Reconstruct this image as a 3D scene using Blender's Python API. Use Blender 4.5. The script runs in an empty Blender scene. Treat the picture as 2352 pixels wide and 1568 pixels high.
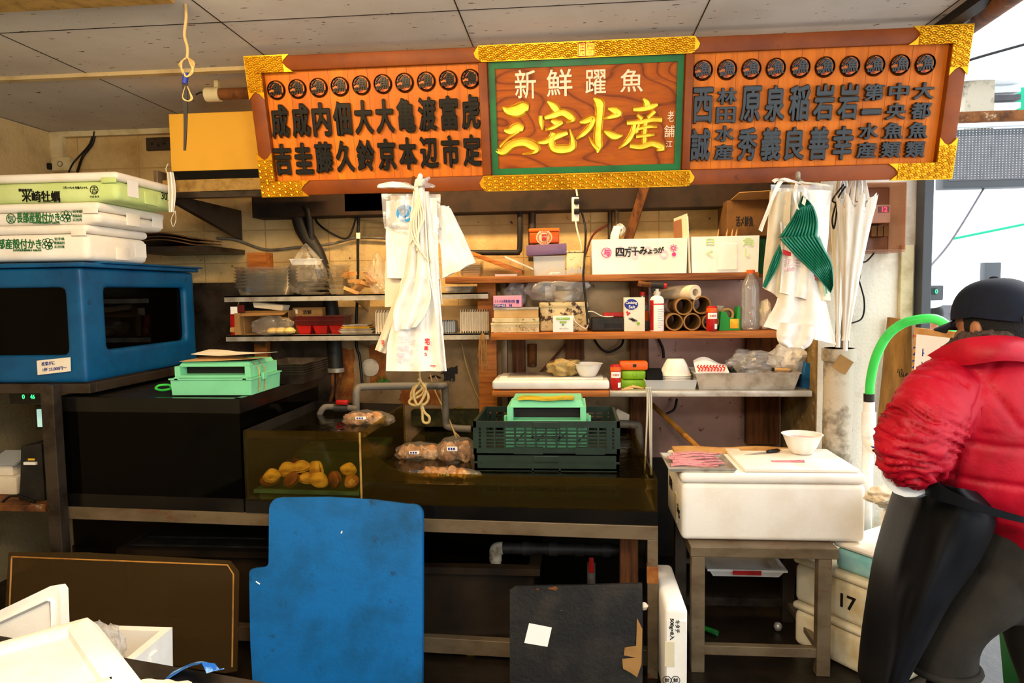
import bpy, bmesh, math, random
from mathutils import Vector, Matrix, Euler, noise
from math import sin, cos, pi, radians, sqrt, atan2

# ------------------------------------------------------------------ camera, sky, lamps, exposure
SC = bpy.context.scene
COL = SC.collection
FPX, EYE = 1600.0, 1.6
ROT = Matrix.Rotation(radians(5), 3, 'Z') @ Matrix.Rotation(pi/2 - radians(4.1), 3, 'X') @ Matrix.Rotation(-.014, 3, 'Z')
cam = bpy.data.cameras.new('camera'); cam.sensor_width = 36; cam.lens = FPX/2352*36; cam.clip_start = .05
camo = bpy.data.objects.new('camera', cam); COL.objects.link(camo)
camo.matrix_world = Matrix.Translation((0, 0, EYE)) @ ROT.to_4x4()
SC.camera = camo
SC.view_settings.view_transform = 'Standard'
SC.view_settings.look = 'None'
SC.view_settings.exposure = 0.0
SC.view_settings.gamma = 1.0
SC.view_settings.use_curve_mapping = False
W = bpy.data.worlds.new('daylight'); SC.world = W; W.use_nodes = True
W.node_tree.nodes['Background'].inputs[0].default_value = (.90, .96, 1, 1)
W.node_tree.nodes['Background'].inputs[1].default_value = 3.2
def lamp(name, typ, loc, energy, col, size=.2, to=None, sy=None, spread=None, angle=None):
    l = bpy.data.lights.new(name, typ); l.energy = energy; l.color = col
    if typ == 'AREA':
        l.size = size
        if sy: l.shape = 'RECTANGLE'; l.size_y = sy
        if spread: l.spread = radians(spread)
    elif typ == 'SUN': l.angle = radians(angle or 5)
    else: l.shadow_soft_size = size
    o = bpy.data.objects.new(name, l); COL.objects.link(o); o.location = loc
    if to: o.rotation_euler = (Vector(to)-Vector(loc)).to_track_quat('-Z', 'Y').to_euler()
    return o
WARM = (1, .66, .30)
lamp('daylight_sun', 'SUN', (4.2, 4.6, 3.6), 5.5, (1, .99, .97), to=(1.5, 2.9, .7), angle=30)
lamp('ceiling_lamp_warm', 'AREA', (-1.3, 1.35, 2.5), 34, (1, .70, .38), .9, to=(-.9, 3.4, 1.2), sy=.25)
lamp('ceiling_fill', 'POINT', (-.1, .6, 2.1), 72, (1, .84, .64), .12)  # added point fill with no real bulb, brightens the ceiling and room
lamp('shelf_lamp_warm', 'AREA', (-.75, 3.55, 2.5), 26, WARM, 1.2, to=(-.75, 4.1, 1.7), sy=.1)
lamp('shelf_lamp_side', 'AREA', (.5, 3.55, 2.5), 14, (1, .70, .36), 1.0, to=(.5, 4.1, 1.7), sy=.1)

# ------------------------------------------------------------------ helpers
def ray(px, py): return ROT @ Vector(((px-1176)/FPX, (784-py)/FPX, -1))
def at(px, py, Y): d = ray(px, py); return Vector((0, 0, EYE)) + d*(Y/d.y)
def atz(px, py, Z): d = ray(px, py); return Vector((0, 0, EYE)) + d*((Z-EYE)/d.z)
def r4(x0, x1, pt, pb, Y):                       # a rectangle seen at depth Y -> x0, x1, z0, z1
    a = at(x0, (pt+pb)/2, Y); b = at(x1, (pt+pb)/2, Y); m = (x0+x1)/2
    return a.x, b.x, at(m, pb, Y).z, at(m, pt, Y).z
def lin(h):
    h = h.lstrip('#'); c = [int(h[i:i+2], 16)/255 for i in (0, 2, 4)]
    return tuple((v/12.92 if v <= .04045 else ((v+.055)/1.055)**2.4) for v in c) + (1,)
MATS = {}
def _nt(name):
    m = bpy.data.materials.new(name); m.use_nodes = True; nt = m.node_tree; nt.nodes.clear()
    o = nt.nodes.new('ShaderNodeOutputMaterial'); MATS[name] = m
    return m, nt, o
def _noise(nt, sc, det=5, co=None, rough=.6):
    if co is None:
        tc = nt.nodes.new('ShaderNodeTexCoord'); co = tc.outputs['Object']
    n = nt.nodes.new('ShaderNodeTexNoise'); n.inputs['Scale'].default_value = sc; n.inputs['Detail'].default_value = det
    n.inputs['Roughness'].default_value = rough
    nt.links.new(co, n.inputs['Vector']); return n
def _ramp(nt, src, lo, hi, c0=(0, 0, 0, 1), c1=(1, 1, 1, 1)):
    r = nt.nodes.new('ShaderNodeValToRGB'); r.color_ramp.elements[0].position = lo; r.color_ramp.elements[1].position = hi
    r.color_ramp.elements[0].color = c0; r.color_ramp.elements[1].color = c1
    nt.links.new(src, r.inputs[0]); return r
def _mix(nt, fac, a, b):
    m = nt.nodes.new('ShaderNodeMix'); m.data_type = 'RGBA'
    nt.links.new(fac, m.inputs[0])
    for s, v in ((6, a), (7, b)):
        if isinstance(v, tuple): m.inputs[s].default_value = v
        else: nt.links.new(v, m.inputs[s])
    return m.outputs[2]
def mat(name, col, rough=.5, metal=0, col2=None, sc=6, lo=.45, hi=.65, col3=None, sc3=28, lo3=.55, hi3=.7,
        bump=0, bsc=60, coat=0, emit=None, es=1, stretch=None, sub=0, spec=.28):
    m, nt, o = _nt(name)
    p = nt.nodes.new('ShaderNodeBsdfPrincipled'); nt.links.new(p.outputs[0], o.inputs[0])
    p.inputs['Base Color'].default_value = lin(col); p.inputs['Roughness'].default_value = rough; p.inputs['Metallic'].default_value = metal
    p.inputs['Specular IOR Level'].default_value = spec
    if coat: p.inputs['Coat Weight'].default_value = coat; p.inputs['Coat Roughness'].default_value = .1
    if sub: p.inputs['Subsurface Weight'].default_value = sub; p.inputs['Subsurface Radius'].default_value = (.02, .02, .02)
    co = None
    if stretch:
        tc = nt.nodes.new('ShaderNodeTexCoord'); mp = nt.nodes.new('ShaderNodeMapping'); mp.inputs['Scale'].default_value = stretch
        nt.links.new(tc.outputs['Object'], mp.inputs[0]); co = mp.outputs[0]
    c = lin(col)
    if col2:
        n = _noise(nt, sc, 8, co); r = _ramp(nt, n.outputs[0], lo, hi); c = _mix(nt, r.outputs[0], c, lin(col2))
    if col3:
        n = _noise(nt, sc3, 6, co, .7); r = _ramp(nt, n.outputs[0], lo3, hi3); c = _mix(nt, r.outputs[0], c, lin(col3))
    if not isinstance(c, tuple): nt.links.new(c, p.inputs['Base Color'])
    if bump:
        n = _noise(nt, bsc, 4, co); b = nt.nodes.new('ShaderNodeBump'); b.inputs['Strength'].default_value = bump; b.inputs['Distance'].default_value = .01
        nt.links.new(n.outputs[0], b.inputs['Height']); nt.links.new(b.outputs[0], p.inputs['Normal'])
    if emit:
        p.inputs['Emission Color'].default_value = lin(emit); p.inputs['Emission Strength'].default_value = es
    return m
def clear(name, tint, film=None, ff=0.0, gl=.25, rough=.08, blend=.35, bump=0, bsc=30):
    """see-through sheet: transparent + a little diffuse film + glossy by facing"""
    m, nt, o = _nt(name)
    t = nt.nodes.new('ShaderNodeBsdfTransparent'); t.inputs[0].default_value = lin(tint)
    d = nt.nodes.new('ShaderNodeBsdfDiffuse'); d.inputs[0].default_value = lin(film or '#ffffff')
    g = nt.nodes.new('ShaderNodeBsdfGlossy'); g.inputs['Roughness'].default_value = rough
    a = nt.nodes.new('ShaderNodeMixShader'); a.inputs[0].default_value = ff
    nt.links.new(t.outputs[0], a.inputs[1]); nt.links.new(d.outputs[0], a.inputs[2])
    lw = nt.nodes.new('ShaderNodeLayerWeight'); lw.inputs[0].default_value = blend
    mu = nt.nodes.new('ShaderNodeMath'); mu.operation = 'MULTIPLY'; mu.inputs[1].default_value = gl
    nt.links.new(lw.outputs['Fresnel'], mu.inputs[0])
    b = nt.nodes.new('ShaderNodeMixShader'); nt.links.new(mu.outputs[0], b.inputs[0])
    nt.links.new(a.outputs[0], b.inputs[1]); nt.links.new(g.outputs[0], b.inputs[2]); nt.links.new(b.outputs[0], o.inputs[0])
    if bump:
        n = _noise(nt, bsc, 3); bn = nt.nodes.new('ShaderNodeBump'); bn.inputs['Strength'].default_value = bump; bn.inputs['Distance'].default_value = .01
        nt.links.new(n.outputs[0], bn.inputs['Height'])
        for x in (g, lw, d): nt.links.new(bn.outputs[0], x.inputs['Normal'])
    return m

TEXTS = {}
def text_data(s, off, ext, bev):
    k = (s, off, ext, bev)
    if k not in TEXTS:
        cu = bpy.data.curves.new('t', 'FONT'); cu.body = s; cu.size = 1; cu.offset = off; cu.extrude = ext; cu.bevel_depth = bev; cu.bevel_resolution = 1
        cu.resolution_u = 3
        o = bpy.data.objects.new('t', cu); COL.objects.link(o)
        bpy.context.view_layer.update()
        me = bpy.data.meshes.new_from_object(o.evaluated_get(bpy.context.evaluated_depsgraph_get()))
        V = [v.co.copy() for v in me.vertices]; Fc = [tuple(p.vertices) for p in me.polygons]
        bpy.data.objects.remove(o); bpy.data.curves.remove(cu); bpy.data.meshes.remove(me)
        x0 = min(v.x for v in V); x1 = max(v.x for v in V); y0 = min(v.y for v in V); y1 = max(v.y for v in V)
        V = [Vector(((v.x-(x0+x1)/2), (v.y-(y0+y1)/2), v.z)) for v in V]
        TEXTS[k] = (V, Fc, x1-x0, y1-y0)
    return TEXTS[k]
def frame(o, u, v):
    u = Vector(u).normalized(); v = Vector(v).normalized(); n = u.cross(v)
    return Matrix(((u.x, v.x, n.x, o[0]), (u.y, v.y, n.y, o[1]), (u.z, v.z, n.z, o[2]), (0, 0, 0, 1)))
def front(o): return frame(o, (1, 0, 0), (0, 0, 1))
def cr(pts, n=6):
    """Catmull-Rom through points (vectors of any length as tuples)"""
    P = [tuple(p) for p in pts]; P = [P[0]] + P + [P[-1]]; out = []
    for i in range(1, len(P)-2):
        for k in range(n):
            t = k/n; a, b, c, d = P[i-1], P[i], P[i+1], P[i+2]
            out.append(tuple(.5*((2*b[j]) + (-a[j]+c[j])*t + (2*a[j]-5*b[j]+4*c[j]-d[j])*t*t + (-a[j]+3*b[j]-3*c[j]+d[j])*t**3) for j in range(len(b))))
    out.append(P[-2]); return out

class B:
    def __init__(s): s.bm = bmesh.new()
    def raw(s, vs, fs, M=None):
        v = [s.bm.verts.new((M @ Vector(p)) if M else p) for p in vs]; f = []
        for q in fs:
            try: f.append(s.bm.faces.new([v[i] for i in q]))
            except ValueError: pass
        return v, f
    def box(s, x0, x1, y0, y1, z0, z1, bev=0, seg=2, M=None):
        vs = [(x, y, z) for z in (z0, z1) for y in (y0, y1) for x in (x0, x1)]
        v, f = s.raw(vs, [(0, 2, 3, 1), (4, 5, 7, 6), (0, 1, 5, 4), (2, 6, 7, 3), (0, 4, 6, 2), (1, 3, 7, 5)], M)
        if bev:
            e = list({e for q in f for e in q.edges})
            bmesh.ops.bevel(s.bm, geom=e, offset=bev, segments=seg, profile=.5, affect='EDGES', clamp_overlap=True)
        return s
    def rings(s, R, close=True, cap=True):
        n = len(R[0]); V = [[s.bm.verts.new(p) for p in r] for r in R]
        for a, b in zip(V, V[1:]):
            for i in range(n if close else n-1):
                j = (i+1) % n
                try: s.bm.faces.new((a[i], a[j], b[j], b[i]))
                except ValueError: pass
        if cap and close:
            for r in (V[0][::-1], V[-1]):
                try: s.bm.faces.new(r)
                except ValueError: pass
        return s
    def tube(s, pts, r, seg=8, cap=True, M=None):
        P = [Vector(p[:3]) for p in pts]
        if M: P = [M @ p for p in P]
        rr = r if isinstance(r, (list, tuple)) else [r]*len(P)
        t0 = (P[1]-P[0]).normalized(); up = Vector((0, 0, 1)) if abs(t0.z) < .9 else Vector((1, 0, 0))
        n = t0.cross(up).normalized(); R = []
        for i, p in enumerate(P):
            t = (P[min(i+1, len(P)-1)]-P[max(i-1, 0)])
            if t.length < 1e-9: t = t0
            t = t.normalized(); n = (n - t*n.dot(t))
            n = n.normalized() if n.length > 1e-6 else t.orthogonal().normalized()
            b = t.cross(n); R.append([p + (n*cos(2*pi*k/seg)+b*sin(2*pi*k/seg))*rr[i] for k in range(seg)])
        return s.rings(R, True, cap)
    def lathe(s, prof, c=(0, 0, 0), seg=24, M=None, cap=True):
        R = []
        for r, h in prof:
            ring = [Vector((c[0]+r*cos(2*pi*k/seg), c[1]+r*sin(2*pi*k/seg), c[2]+h)) for k in range(seg)]
            R.append([M @ p for p in ring] if M else ring)
        return s.rings(R, True, cap)
    def prism(s, poly, d, M):                      # polygon in M's xy plane, extruded from z=0 to z=d
        n = len(poly)
        vs = [(x, y, 0) for x, y in poly] + [(x, y, d) for x, y in poly]
        s.raw(vs, [tuple(range(n))[::-1], tuple(range(n, 2*n))] + [(i, (i+1) % n, n+(i+1) % n, n+i) for i in range(n)], M)
        return s
    def quad(s, q, z0, z1):                        # footprint of four floor points
        vs = [(p[0], p[1], z0) for p in q] + [(p[0], p[1], z1) for p in q]
        s.raw(vs, [(3, 2, 1, 0), (4, 5, 6, 7)] + [(i, (i+1) % 4, 4+(i+1) % 4, 4+i) for i in range(4)]); return s
    def grid(s, f, nu, nv, thick=0):
        V = [[s.bm.verts.new(f(i/nu, j/nv)) for i in range(nu+1)] for j in range(nv+1)]; fs = []
        for j in range(nv):
            for i in range(nu): fs.append(s.bm.faces.new((V[j][i], V[j][i+1], V[j+1][i+1], V[j+1][i])))
        if thick:
            s.bm.normal_update()
            bmesh.ops.solidify(s.bm, geom=fs, thickness=thick)
        return s
    def bin(s, x0, x1, y0, y1, z0, z1, t=.01, tap=0, floor=None, M=None, rim=0):   # open box with tapered walls
        fl = floor or t
        def rect(a, z): return [Vector(p) for p in ((x0+a, y0+a, z), (x1-a, y0+a, z), (x1-a, y1-a, z), (x0+a, y1-a, z))]
        R = [rect(tap, z0), rect(0, z1)] if not rim else [rect(tap, z0), rect(0, z1-rim), rect(-rim, z1-rim), rect(-rim, z1)]
        R += [rect(t, z1), rect(t+tap, z0+fl)]
        if M: R = [[M @ p for p in r] for r in R]
        return s.rings(R, True, True)
    def text(s, t, M, w=None, h=None, off=0, ext=.02, bev=0, d=None, bold=0):
        V, Fc, tw, th = text_data(t, off, ext, bev)
        sx = w/(tw+2*bold) if w else h/(th+2*bold); sy = h/(th+2*bold) if h else sx
        zs = (d/(ext+bev)) if d else sy
        for i, (a, c) in enumerate(((0, 0), (1, .3), (-1, -.3), (.3, -1), (-.3, 1)) if bold else ((0, 0),)):
            s.raw([((v.x+a*bold)*sx, (v.y+c*bold)*sy, v.z*zs*(1-.012*i)) for v in V], Fc, M)
        return s
    def brush(s, pts, f, z, h, n=5):               # calligraphy stroke: f maps a point to the board plane, width follows the third number
        P = cr(pts, n); R = []
        for i, p in enumerate(P):
            q = P[min(i+1, len(P)-1)]; o = P[max(i-1, 0)]; dx, dy = q[0]-o[0], q[1]-o[1]; l = sqrt(dx*dx+dy*dy) or 1
            w = max(p[2], 3)/2; nx, ny = -dy/l*w, dx/l*w; r = []
            for k, e in ((-1, 0), (-.72, h), (0, h*.8), (.72, h), (1, 0)):
                a = f(p[0]+nx*k, p[1]+ny*k); r.append((a[0], a[1], z+e))
            R.append(r)
        return s.rings(R, False, False)
    def solid(s, t):
        s.bm.normal_update(); bmesh.ops.solidify(s.bm, geom=list(s.bm.faces), thickness=t); return s
    def bend(s, f):
        for v in s.bm.verts: v.co = f(v.co)
        return s
    def sub(s, n=1):
        bmesh.ops.subdivide_edges(s.bm, edges=list(s.bm.edges), cuts=n, use_grid_fill=True); return s
    def out(s, name, m, par=None, smooth=None, label=None, cat=None, group=None, kind=None, local=False):
        bm = s.bm; bmesh.ops.recalc_face_normals(bm, faces=list(bm.faces))
        me = bpy.data.meshes.new(name)
        o = bpy.data.objects.new(name, me); COL.objects.link(o)
        if par is not None:
            o.parent = par
            if not local: bm.transform(par.matrix_basis.inverted())
        elif not local:
            x = [v.co.x for v in bm.verts]; y = [v.co.y for v in bm.verts]; z = min(v.co.z for v in bm.verts)
            c = Vector(((min(x)+max(x))/2, (min(y)+max(y))/2, z)); o.location = c
            bm.transform(Matrix.Translation(-c))
        bm.to_mesh(me); bm.free(); me.materials.append(MATS[m] if isinstance(m, str) else m)
        if smooth:
            me.shade_smooth(); me.set_sharp_from_angle(angle=radians(smooth if smooth > 1 else 40))
        tag(o, label, cat, group, kind); return o
def tag(o, label=None, cat=None, group=None, kind=None):
    for k, v in (('label', label), ('category', cat), ('group', group), ('kind', kind)):
        if v: o[k] = v
    return o
def thing(name, label, cat, loc, group=None, rz=0, M=None):
    o = bpy.data.objects.new(name, None); COL.objects.link(o); o.empty_display_size = .05
    if M: o.matrix_basis = M
    else: o.matrix_basis = Matrix.Translation(loc) @ Matrix.Rotation(rz, 4, 'Z')
    return tag(o, label, cat, group)
def dup(o, M, label=None):
    c = o.copy(); COL.objects.link(c); c.matrix_basis = M
    if label: c['label'] = label
    for ch in o.children:
        d = ch.copy(); COL.objects.link(d); d.parent = c
        for g in ch.children:
            e = g.copy(); COL.objects.link(e); e.parent = d
    return c
RND = random.Random(7)
def nz(x, y, z, s=1): return noise.noise(Vector((x*s, y*s, z*s)))
def evalmods(o):
    me = bpy.data.meshes.new_from_object(o.evaluated_get(bpy.context.evaluated_depsgraph_get()))
    o.modifiers.clear(); o.data = me; return o
# ------------------------------------------------------------------ materials
mat('plaster_warm', '#c4ac7c', .9, col2='#8f744a', sc=3, lo=.5, hi=.8, col3='#4a3a28', sc3=40, lo3=.66, hi3=.72, bump=.5, bsc=40)
mat('plaster_white', '#e2dccb', .9, col2='#a8926c', sc=4, lo=.55, hi=.8, bump=.5, bsc=60)
mat('plaster_dirty', '#a08350', .9, col2='#4a3a24', sc=5, lo=.42, hi=.66, col3='#c9bda0', sc3=14, lo3=.6, hi3=.7, bump=.6, bsc=40)
mat('pipe_paint', '#bdb3a0', .8, col2='#6b614f', sc=6, lo=.5, hi=.62, col3='#3c362c', sc3=20, lo3=.63, hi3=.7, bump=.5, bsc=25)
mat('floor_wet', '#20180f', .35, col2='#0c0906', sc=5, col3='#6a6050', sc3=60, lo3=.72, hi3=.75, bump=.2, bsc=30)
mat('street', '#c9cdd0', .8)
mat('white_out', '#eef2f4', .7, col2='#cfd8dc', sc=2)
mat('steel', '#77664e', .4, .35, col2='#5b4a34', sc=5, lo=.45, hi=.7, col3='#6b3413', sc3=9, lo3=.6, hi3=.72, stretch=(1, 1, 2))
mat('steel_clean', '#c2bcb0', .3, .45, col2='#958a78', sc=8)
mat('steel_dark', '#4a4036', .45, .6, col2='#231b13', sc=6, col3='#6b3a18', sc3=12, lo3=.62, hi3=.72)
mat('zinc', '#a48a66', .38, .35, col2='#6e5a42', sc=3, lo=.42, hi=.68, col3='#4a2813', sc3=14, lo3=.63, hi3=.7)
mat('zinc_pink', '#b08e84', .34, .35, col2='#8a7064', sc=3, lo=.45, hi=.7, col3='#4f2a16', sc3=16, lo3=.63, hi3=.69)
mat('wood_board', '#a0622c', .6, col2='#6c3a15', sc=5, lo=.4, hi=.65, stretch=(.6, 6, 10), bump=.15, bsc=20)
mat('wood_post', '#6b3f1c', .7, col2='#3c2110', sc=5, stretch=(8, 8, .6), bump=.15, bsc=20)
mat('wood_dark', '#2c1c10', .8, col2='#1a110a', sc=8)
mat('wood_orange', '#b26a28', .55, col2='#8a4a16', sc=6, stretch=(.6, 6, 10))
mat('wood_pale', '#c99a5c', .6, col2='#a8743a', sc=8)
mat('rust', '#7a4a22', .8, .2, col2='#3a2212', sc=9, col3='#b09a7a', sc3=14, lo3=.6, hi3=.7)
mat('blue_tank', '#05507f', .42, col2='#063c66', sc=4, lo=.45, hi=.7, col3='#0c2434', sc3=18, lo3=.60, hi3=.72, bump=.06, bsc=50)
mat('blue_board', '#045f9f', .5, col2='#05466e', sc=4, lo=.42, hi=.68, col3='#12374c', sc3=14, lo3=.6, hi3=.72, bump=.1, bsc=70)
mat('foam', '#f5f1e8', .75, col2='#ebe3d4', sc=4, bump=.08, bsc=160, sub=.1)
mat('foam_green', '#cfe09a', .7, col2='#bdd284', sc=4, bump=.06, bsc=160)
mat('foam_dirty', '#dccfae', .75, col2='#b99c62', sc=5, lo=.5, hi=.75, bump=.08, bsc=120)
mat('foam_cyan', '#a9d4d0', .7, col2='#7cbcc0', sc=5, bump=.15, bsc=160)
mat('foam_stain', '#efe6d8', .6, col2='#d8b98c', sc=4, lo=.55, hi=.75)
mat('black_gloss', '#0b0a09', .18, col2='#14110d', sc=6)
mat('black_matte', '#12100e', .6, col2='#1e1a15', sc=10)
mat('black_rubber', '#1a1816', .55, col2='#2a2622', sc=12)
mat('dark_tank', '#17110b', .4, col2='#2b2014', sc=5, lo=.4, hi=.7, col3='#5a4a34', sc3=50, lo3=.72, hi3=.76)
mat('black_board', '#141311', .55, col2='#2a251e', sc=6, lo=.45, hi=.65, col3='#5a5044', sc3=60, lo3=.7, hi3=.76, bump=.25, bsc=60)
mat('mint', '#78cc9c', .42, col2='#6fbf8f', sc=6, lo=.5, hi=.75, col3='#5f7a54', sc3=20, lo3=.68, hi3=.75)
mat('crate_green', '#1d2e24', .5, col2='#16241c', sc=10, col3='#4a5646', sc3=50, lo3=.7, hi3=.75)
mat('basket_green', '#3c5a44', .6, col2='#2c4535', sc=8)
mat('paper', '#e6dcc8', .85, col2='#d6c8ac', sc=4)
mat('paper_white', '#f0ede6', .85)
mat('paper_tan', '#d3ad74', .8, col2='#c0965a', sc=5)
mat('bag_white', '#f0ece2', .55, col2='#ddd4c2', sc=5)
mat('bag_cream', '#e4d6ba', .6, col2='#d6c4a0', sc=5)
mat('card', '#9c7442', .85, col2='#7c5a30', sc=5)
mat('card_dark', '#6d4a24', .85, col2='#4a3018', sc=5)
mat('black_ink', '#0d0d0d', .6)
mat('green_ink', '#1f6b34', .6)
mat('pale_green_ink', '#bfe08a', .7)
mat('red_ink', '#c92a34', .6)
mat('pink_ink', '#d43a86', .6)
mat('pale_pink', '#f4c6d2', .6)
mat('blue_ink', '#1e2f86', .6)
mat('sky_ink', '#2190d2', .6)
mat('red_plastic', '#b41a14', .35, col2='#8e120e', sc=8)
mat('dark_red', '#5a1a16', .3, col2='#471210', sc=8)
mat('orange_plastic', '#e0601a', .4)
mat('lime', '#86b81e', .4, col2='#74a416', sc=8)
mat('green_plastic', '#1f8c34', .4)
mat('yellow_dirty', '#c3ae22', .55, col2='#95841a', sc=10)
mat('yellow_cap', '#e6b92a', .4)
mat('white_plastic', '#eceae4', .35, col2='#dcd6ca', sc=6)
mat('grey_plastic', '#a9adaf', .35)
mat('grey_pvc', '#6a655c', .5, col2='#4a443a', sc=8)
mat('ivory', '#cdbf96', .5, col2='#a8986c', sc=8)
mat('tin_cream', '#d8c79a', .4, .1, col2='#b79d66', sc=8, col3='#5a3314', sc3=22, lo3=.6, hi3=.66)
mat('tin_rusty', '#c9b587', .42, .1, col2='#a88c55', sc=6, col3='#3d2210', sc3=18, lo3=.52, hi3=.58)
mat('tin_orange', '#d2591c', .35, .2, col2='#b84a14', sc=10)
mat('purple', '#6f5578', .4, col2='#5f4768', sc=8)
mat('pink_box', '#e49ab0', .6)
mat('cable_black', '#0c0b0a', .45)
mat('cable_tan', '#a08a5c', .6)
mat('cable_white', '#d8d0bc', .5)
mat('rope', '#b49a62', .8, col2='#8c7446', sc=40)
mat('rust_stain', '#7c4015', .8, col2='#a06a2c', sc=12)
mat('moss', '#2c2c14', .9, col2='#4a4420', sc=20, bump=.5, bsc=60)
mat('gold', '#e3a31c', .3, .75, col2='#c88a14', sc=14, col3='#3a2408', sc3=24, lo3=.68, hi3=.74)
mat('gold_flat', '#f0c23a', .32, .55, col2='#dca21e', sc=10)
mat('gold_edge', '#c08414', .35, .6)
mat('sign_frame', '#86400a', .5, col2='#632a08', sc=4, lo=.4, hi=.7, col3='#46200c', sc3=9, lo3=.66, hi3=.75)
mat('lacquer', '#080707', .2, spec=.45)
mat('lacquer_base', '#c86a1c', .4)
mat('sign_red', '#a81a1a', .45)
mat('sign_green', '#0a6a2c', .4, col2='#08582a', sc=8)
mat('sign_white', '#f0d7b2', .5)
mat('red_jacket', '#b00622', .5, col2='#98041a', sc=9, bump=.12, bsc=70)
mat('red_jacket_dark', '#7c0a1c', .6, bump=.1, bsc=90)
mat('fleece', '#5c4a40', .95, col2='#3a2e28', sc=90, bump=.9, bsc=160)
mat('navy', '#0a1020', .85, col2='#070b16', sc=30, bump=.1, bsc=300)
mat('skin', '#a8714e', .55, col2='#965f40', sc=10, sub=.1)
mat('hair', '#120e0c', .6, bump=.6, bsc=200)
mat('apron', '#060608', .42, spec=.16, col2='#0c0c11', sc=5, bump=.12, bsc=9)
mat('trouser', '#2c271f', .9, col2='#211d17', sc=8, bump=.1, bsc=120)
mat('boot', '#0e0e10', .35)
mat('glove', '#cfd6dc', .5)
mat('fish', '#c98a90', .35, col2='#a65a68', sc=18, lo=.45, hi=.65, col3='#e6c4c0', sc3=30, lo3=.55, hi3=.7, stretch=(1, 4, 4))
mat('pink_liquid', '#d79a94', .2)
mat('clam', '#f0cc78', .45, col2='#9a6a34', sc=14, col3='#e0c07a', sc3=30, lo3=.5, hi3=.7, stretch=(1, 1, 3))
mat('clam_brown', '#9a6248', .5, col2='#6d4030', sc=14)
mat('abalone', '#b07a48', .45, col2='#6a4628', sc=30, col3='#dcb888', sc3=18, lo3=.5, hi3=.65, bump=.4, bsc=30)
mat('crab', '#8c3c22', .5, col2='#b0603a', sc=20)
mat('leaf_green', '#1f7a5c', .5, col2='#14624a', sc=5, stretch=(14, 14, 1))
mat('leaf_pale', '#b7dccb', .6)
mat('hose_green', '#46d65a', .35, col2='#30b848', sc=6)
mat('umbrella', '#e4dfd2', .4, col2='#cfc7b4', sc=6, stretch=(10, 10, 1), sub=.1)
mat('box_yellow', '#eab03a', .5, col2='#dba02c', sc=3, lo=.5, hi=.8)
mat('tan_steel', '#b08c4c', .5, .3, col2='#8a6a34', sc=20)
mat('brown_panel', '#a06a4a', .35, col2='#8a563a', sc=4)
mat('led', '#ff2a3a', .5, emit='#ff2a3a', es=3)
mat('led_green', '#3aff8a', .5, emit='#3aff8a', es=2)
mat('screen', '#b8e0d8', .5, emit='#b8e8dc', es=.6)
mat('panel_grey', '#5f5e62', .7, col2='#565459', sc=20)
mat('frame_grey', '#474a4e', .5)
mat('green_sheet', '#0c9a72', .6)
mat('bamboo', '#b07c34', .5, col2='#8a5a22', sc=10)
mat('rag', '#a8905c', .9, col2='#7c6638', sc=12, bump=.4, bsc=60)
mat('blue_book', '#1c6aa8', .3, col2='#134f86', sc=6)
mat('blue_film', '#2a66b4', .25, col2='#8fb8e0', sc=30, lo=.5, hi=.6)
mat('wood_sign_brown', '#94672c', .6, col2='#5a3c18', sc=4, lo=.4, hi=.7, stretch=(4, 4, .8))
mat('plant', '#2f7a2a', .6)
mat('verdigris', '#8a7a2c', .8, col2='#3f3a14', sc=20)
clear('tank_glass', '#ece2b8', '#5e4e26', .075, .22, .04)
clear('tank_glass_dark', '#4a4436', '#0d0b08', .25, .20, .04)
clear('brown_sheet', '#c8b088', '#5a4628', .30, .22, .12)
clear('water', '#b0a878', '#2a2410', .14, .9, .02, .45, bump=.25, bsc=14)
clear('film', '#ffffff', '#ffffff', .16, .55, .12, .45, bump=.3, bsc=40)
clear('film_thin', '#ffffff', '#fff6e4', .07, .45, .10, .4, bump=.4, bsc=40)
clear('tray_clear', '#fffdf8', '#fff2da', .045, .55, .08, .5)
clear('pet', '#f4f4f0', '#ffffff', .14, .6, .05, .5)
clear('frost', '#eef0ee', '#e8eaea', .4, .3, .2)
clear('brown_clear', '#ecd0b8', '#d8a888', .30, .35, .08)
def ceiling_mat():
    m, nt, o = _nt('ceiling_tile'); L = nt.links.new
    p = nt.nodes.new('ShaderNodeBsdfPrincipled'); p.inputs['Roughness'].default_value = .9; L(p.outputs[0], o.inputs[0])
    tc = nt.nodes.new('ShaderNodeTexCoord'); mp = nt.nodes.new('ShaderNodeMapping'); L(tc.outputs['Object'], mp.inputs[0])
    mp.inputs['Scale'].default_value = (18, 55, 1)
    n = nt.nodes.new('ShaderNodeTexNoise'); n.inputs['Scale'].default_value = 1.0; n.inputs['Detail'].default_value = 4; L(mp.outputs[0], n.inputs['Vector'])
    r = _ramp(nt, n.outputs[0], .665, .69)
    n2 = _noise(nt, 1.5, 6); r2 = _ramp(nt, n2.outputs[0], .4, .8, lin('#d2ccc2'), lin('#b4ab9c'))
    c = _mix(nt, r.outputs[0], r2.outputs[0], lin('#3b2f22'))
    L(c, p.inputs['Base Color'])
ceiling_mat()
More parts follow.
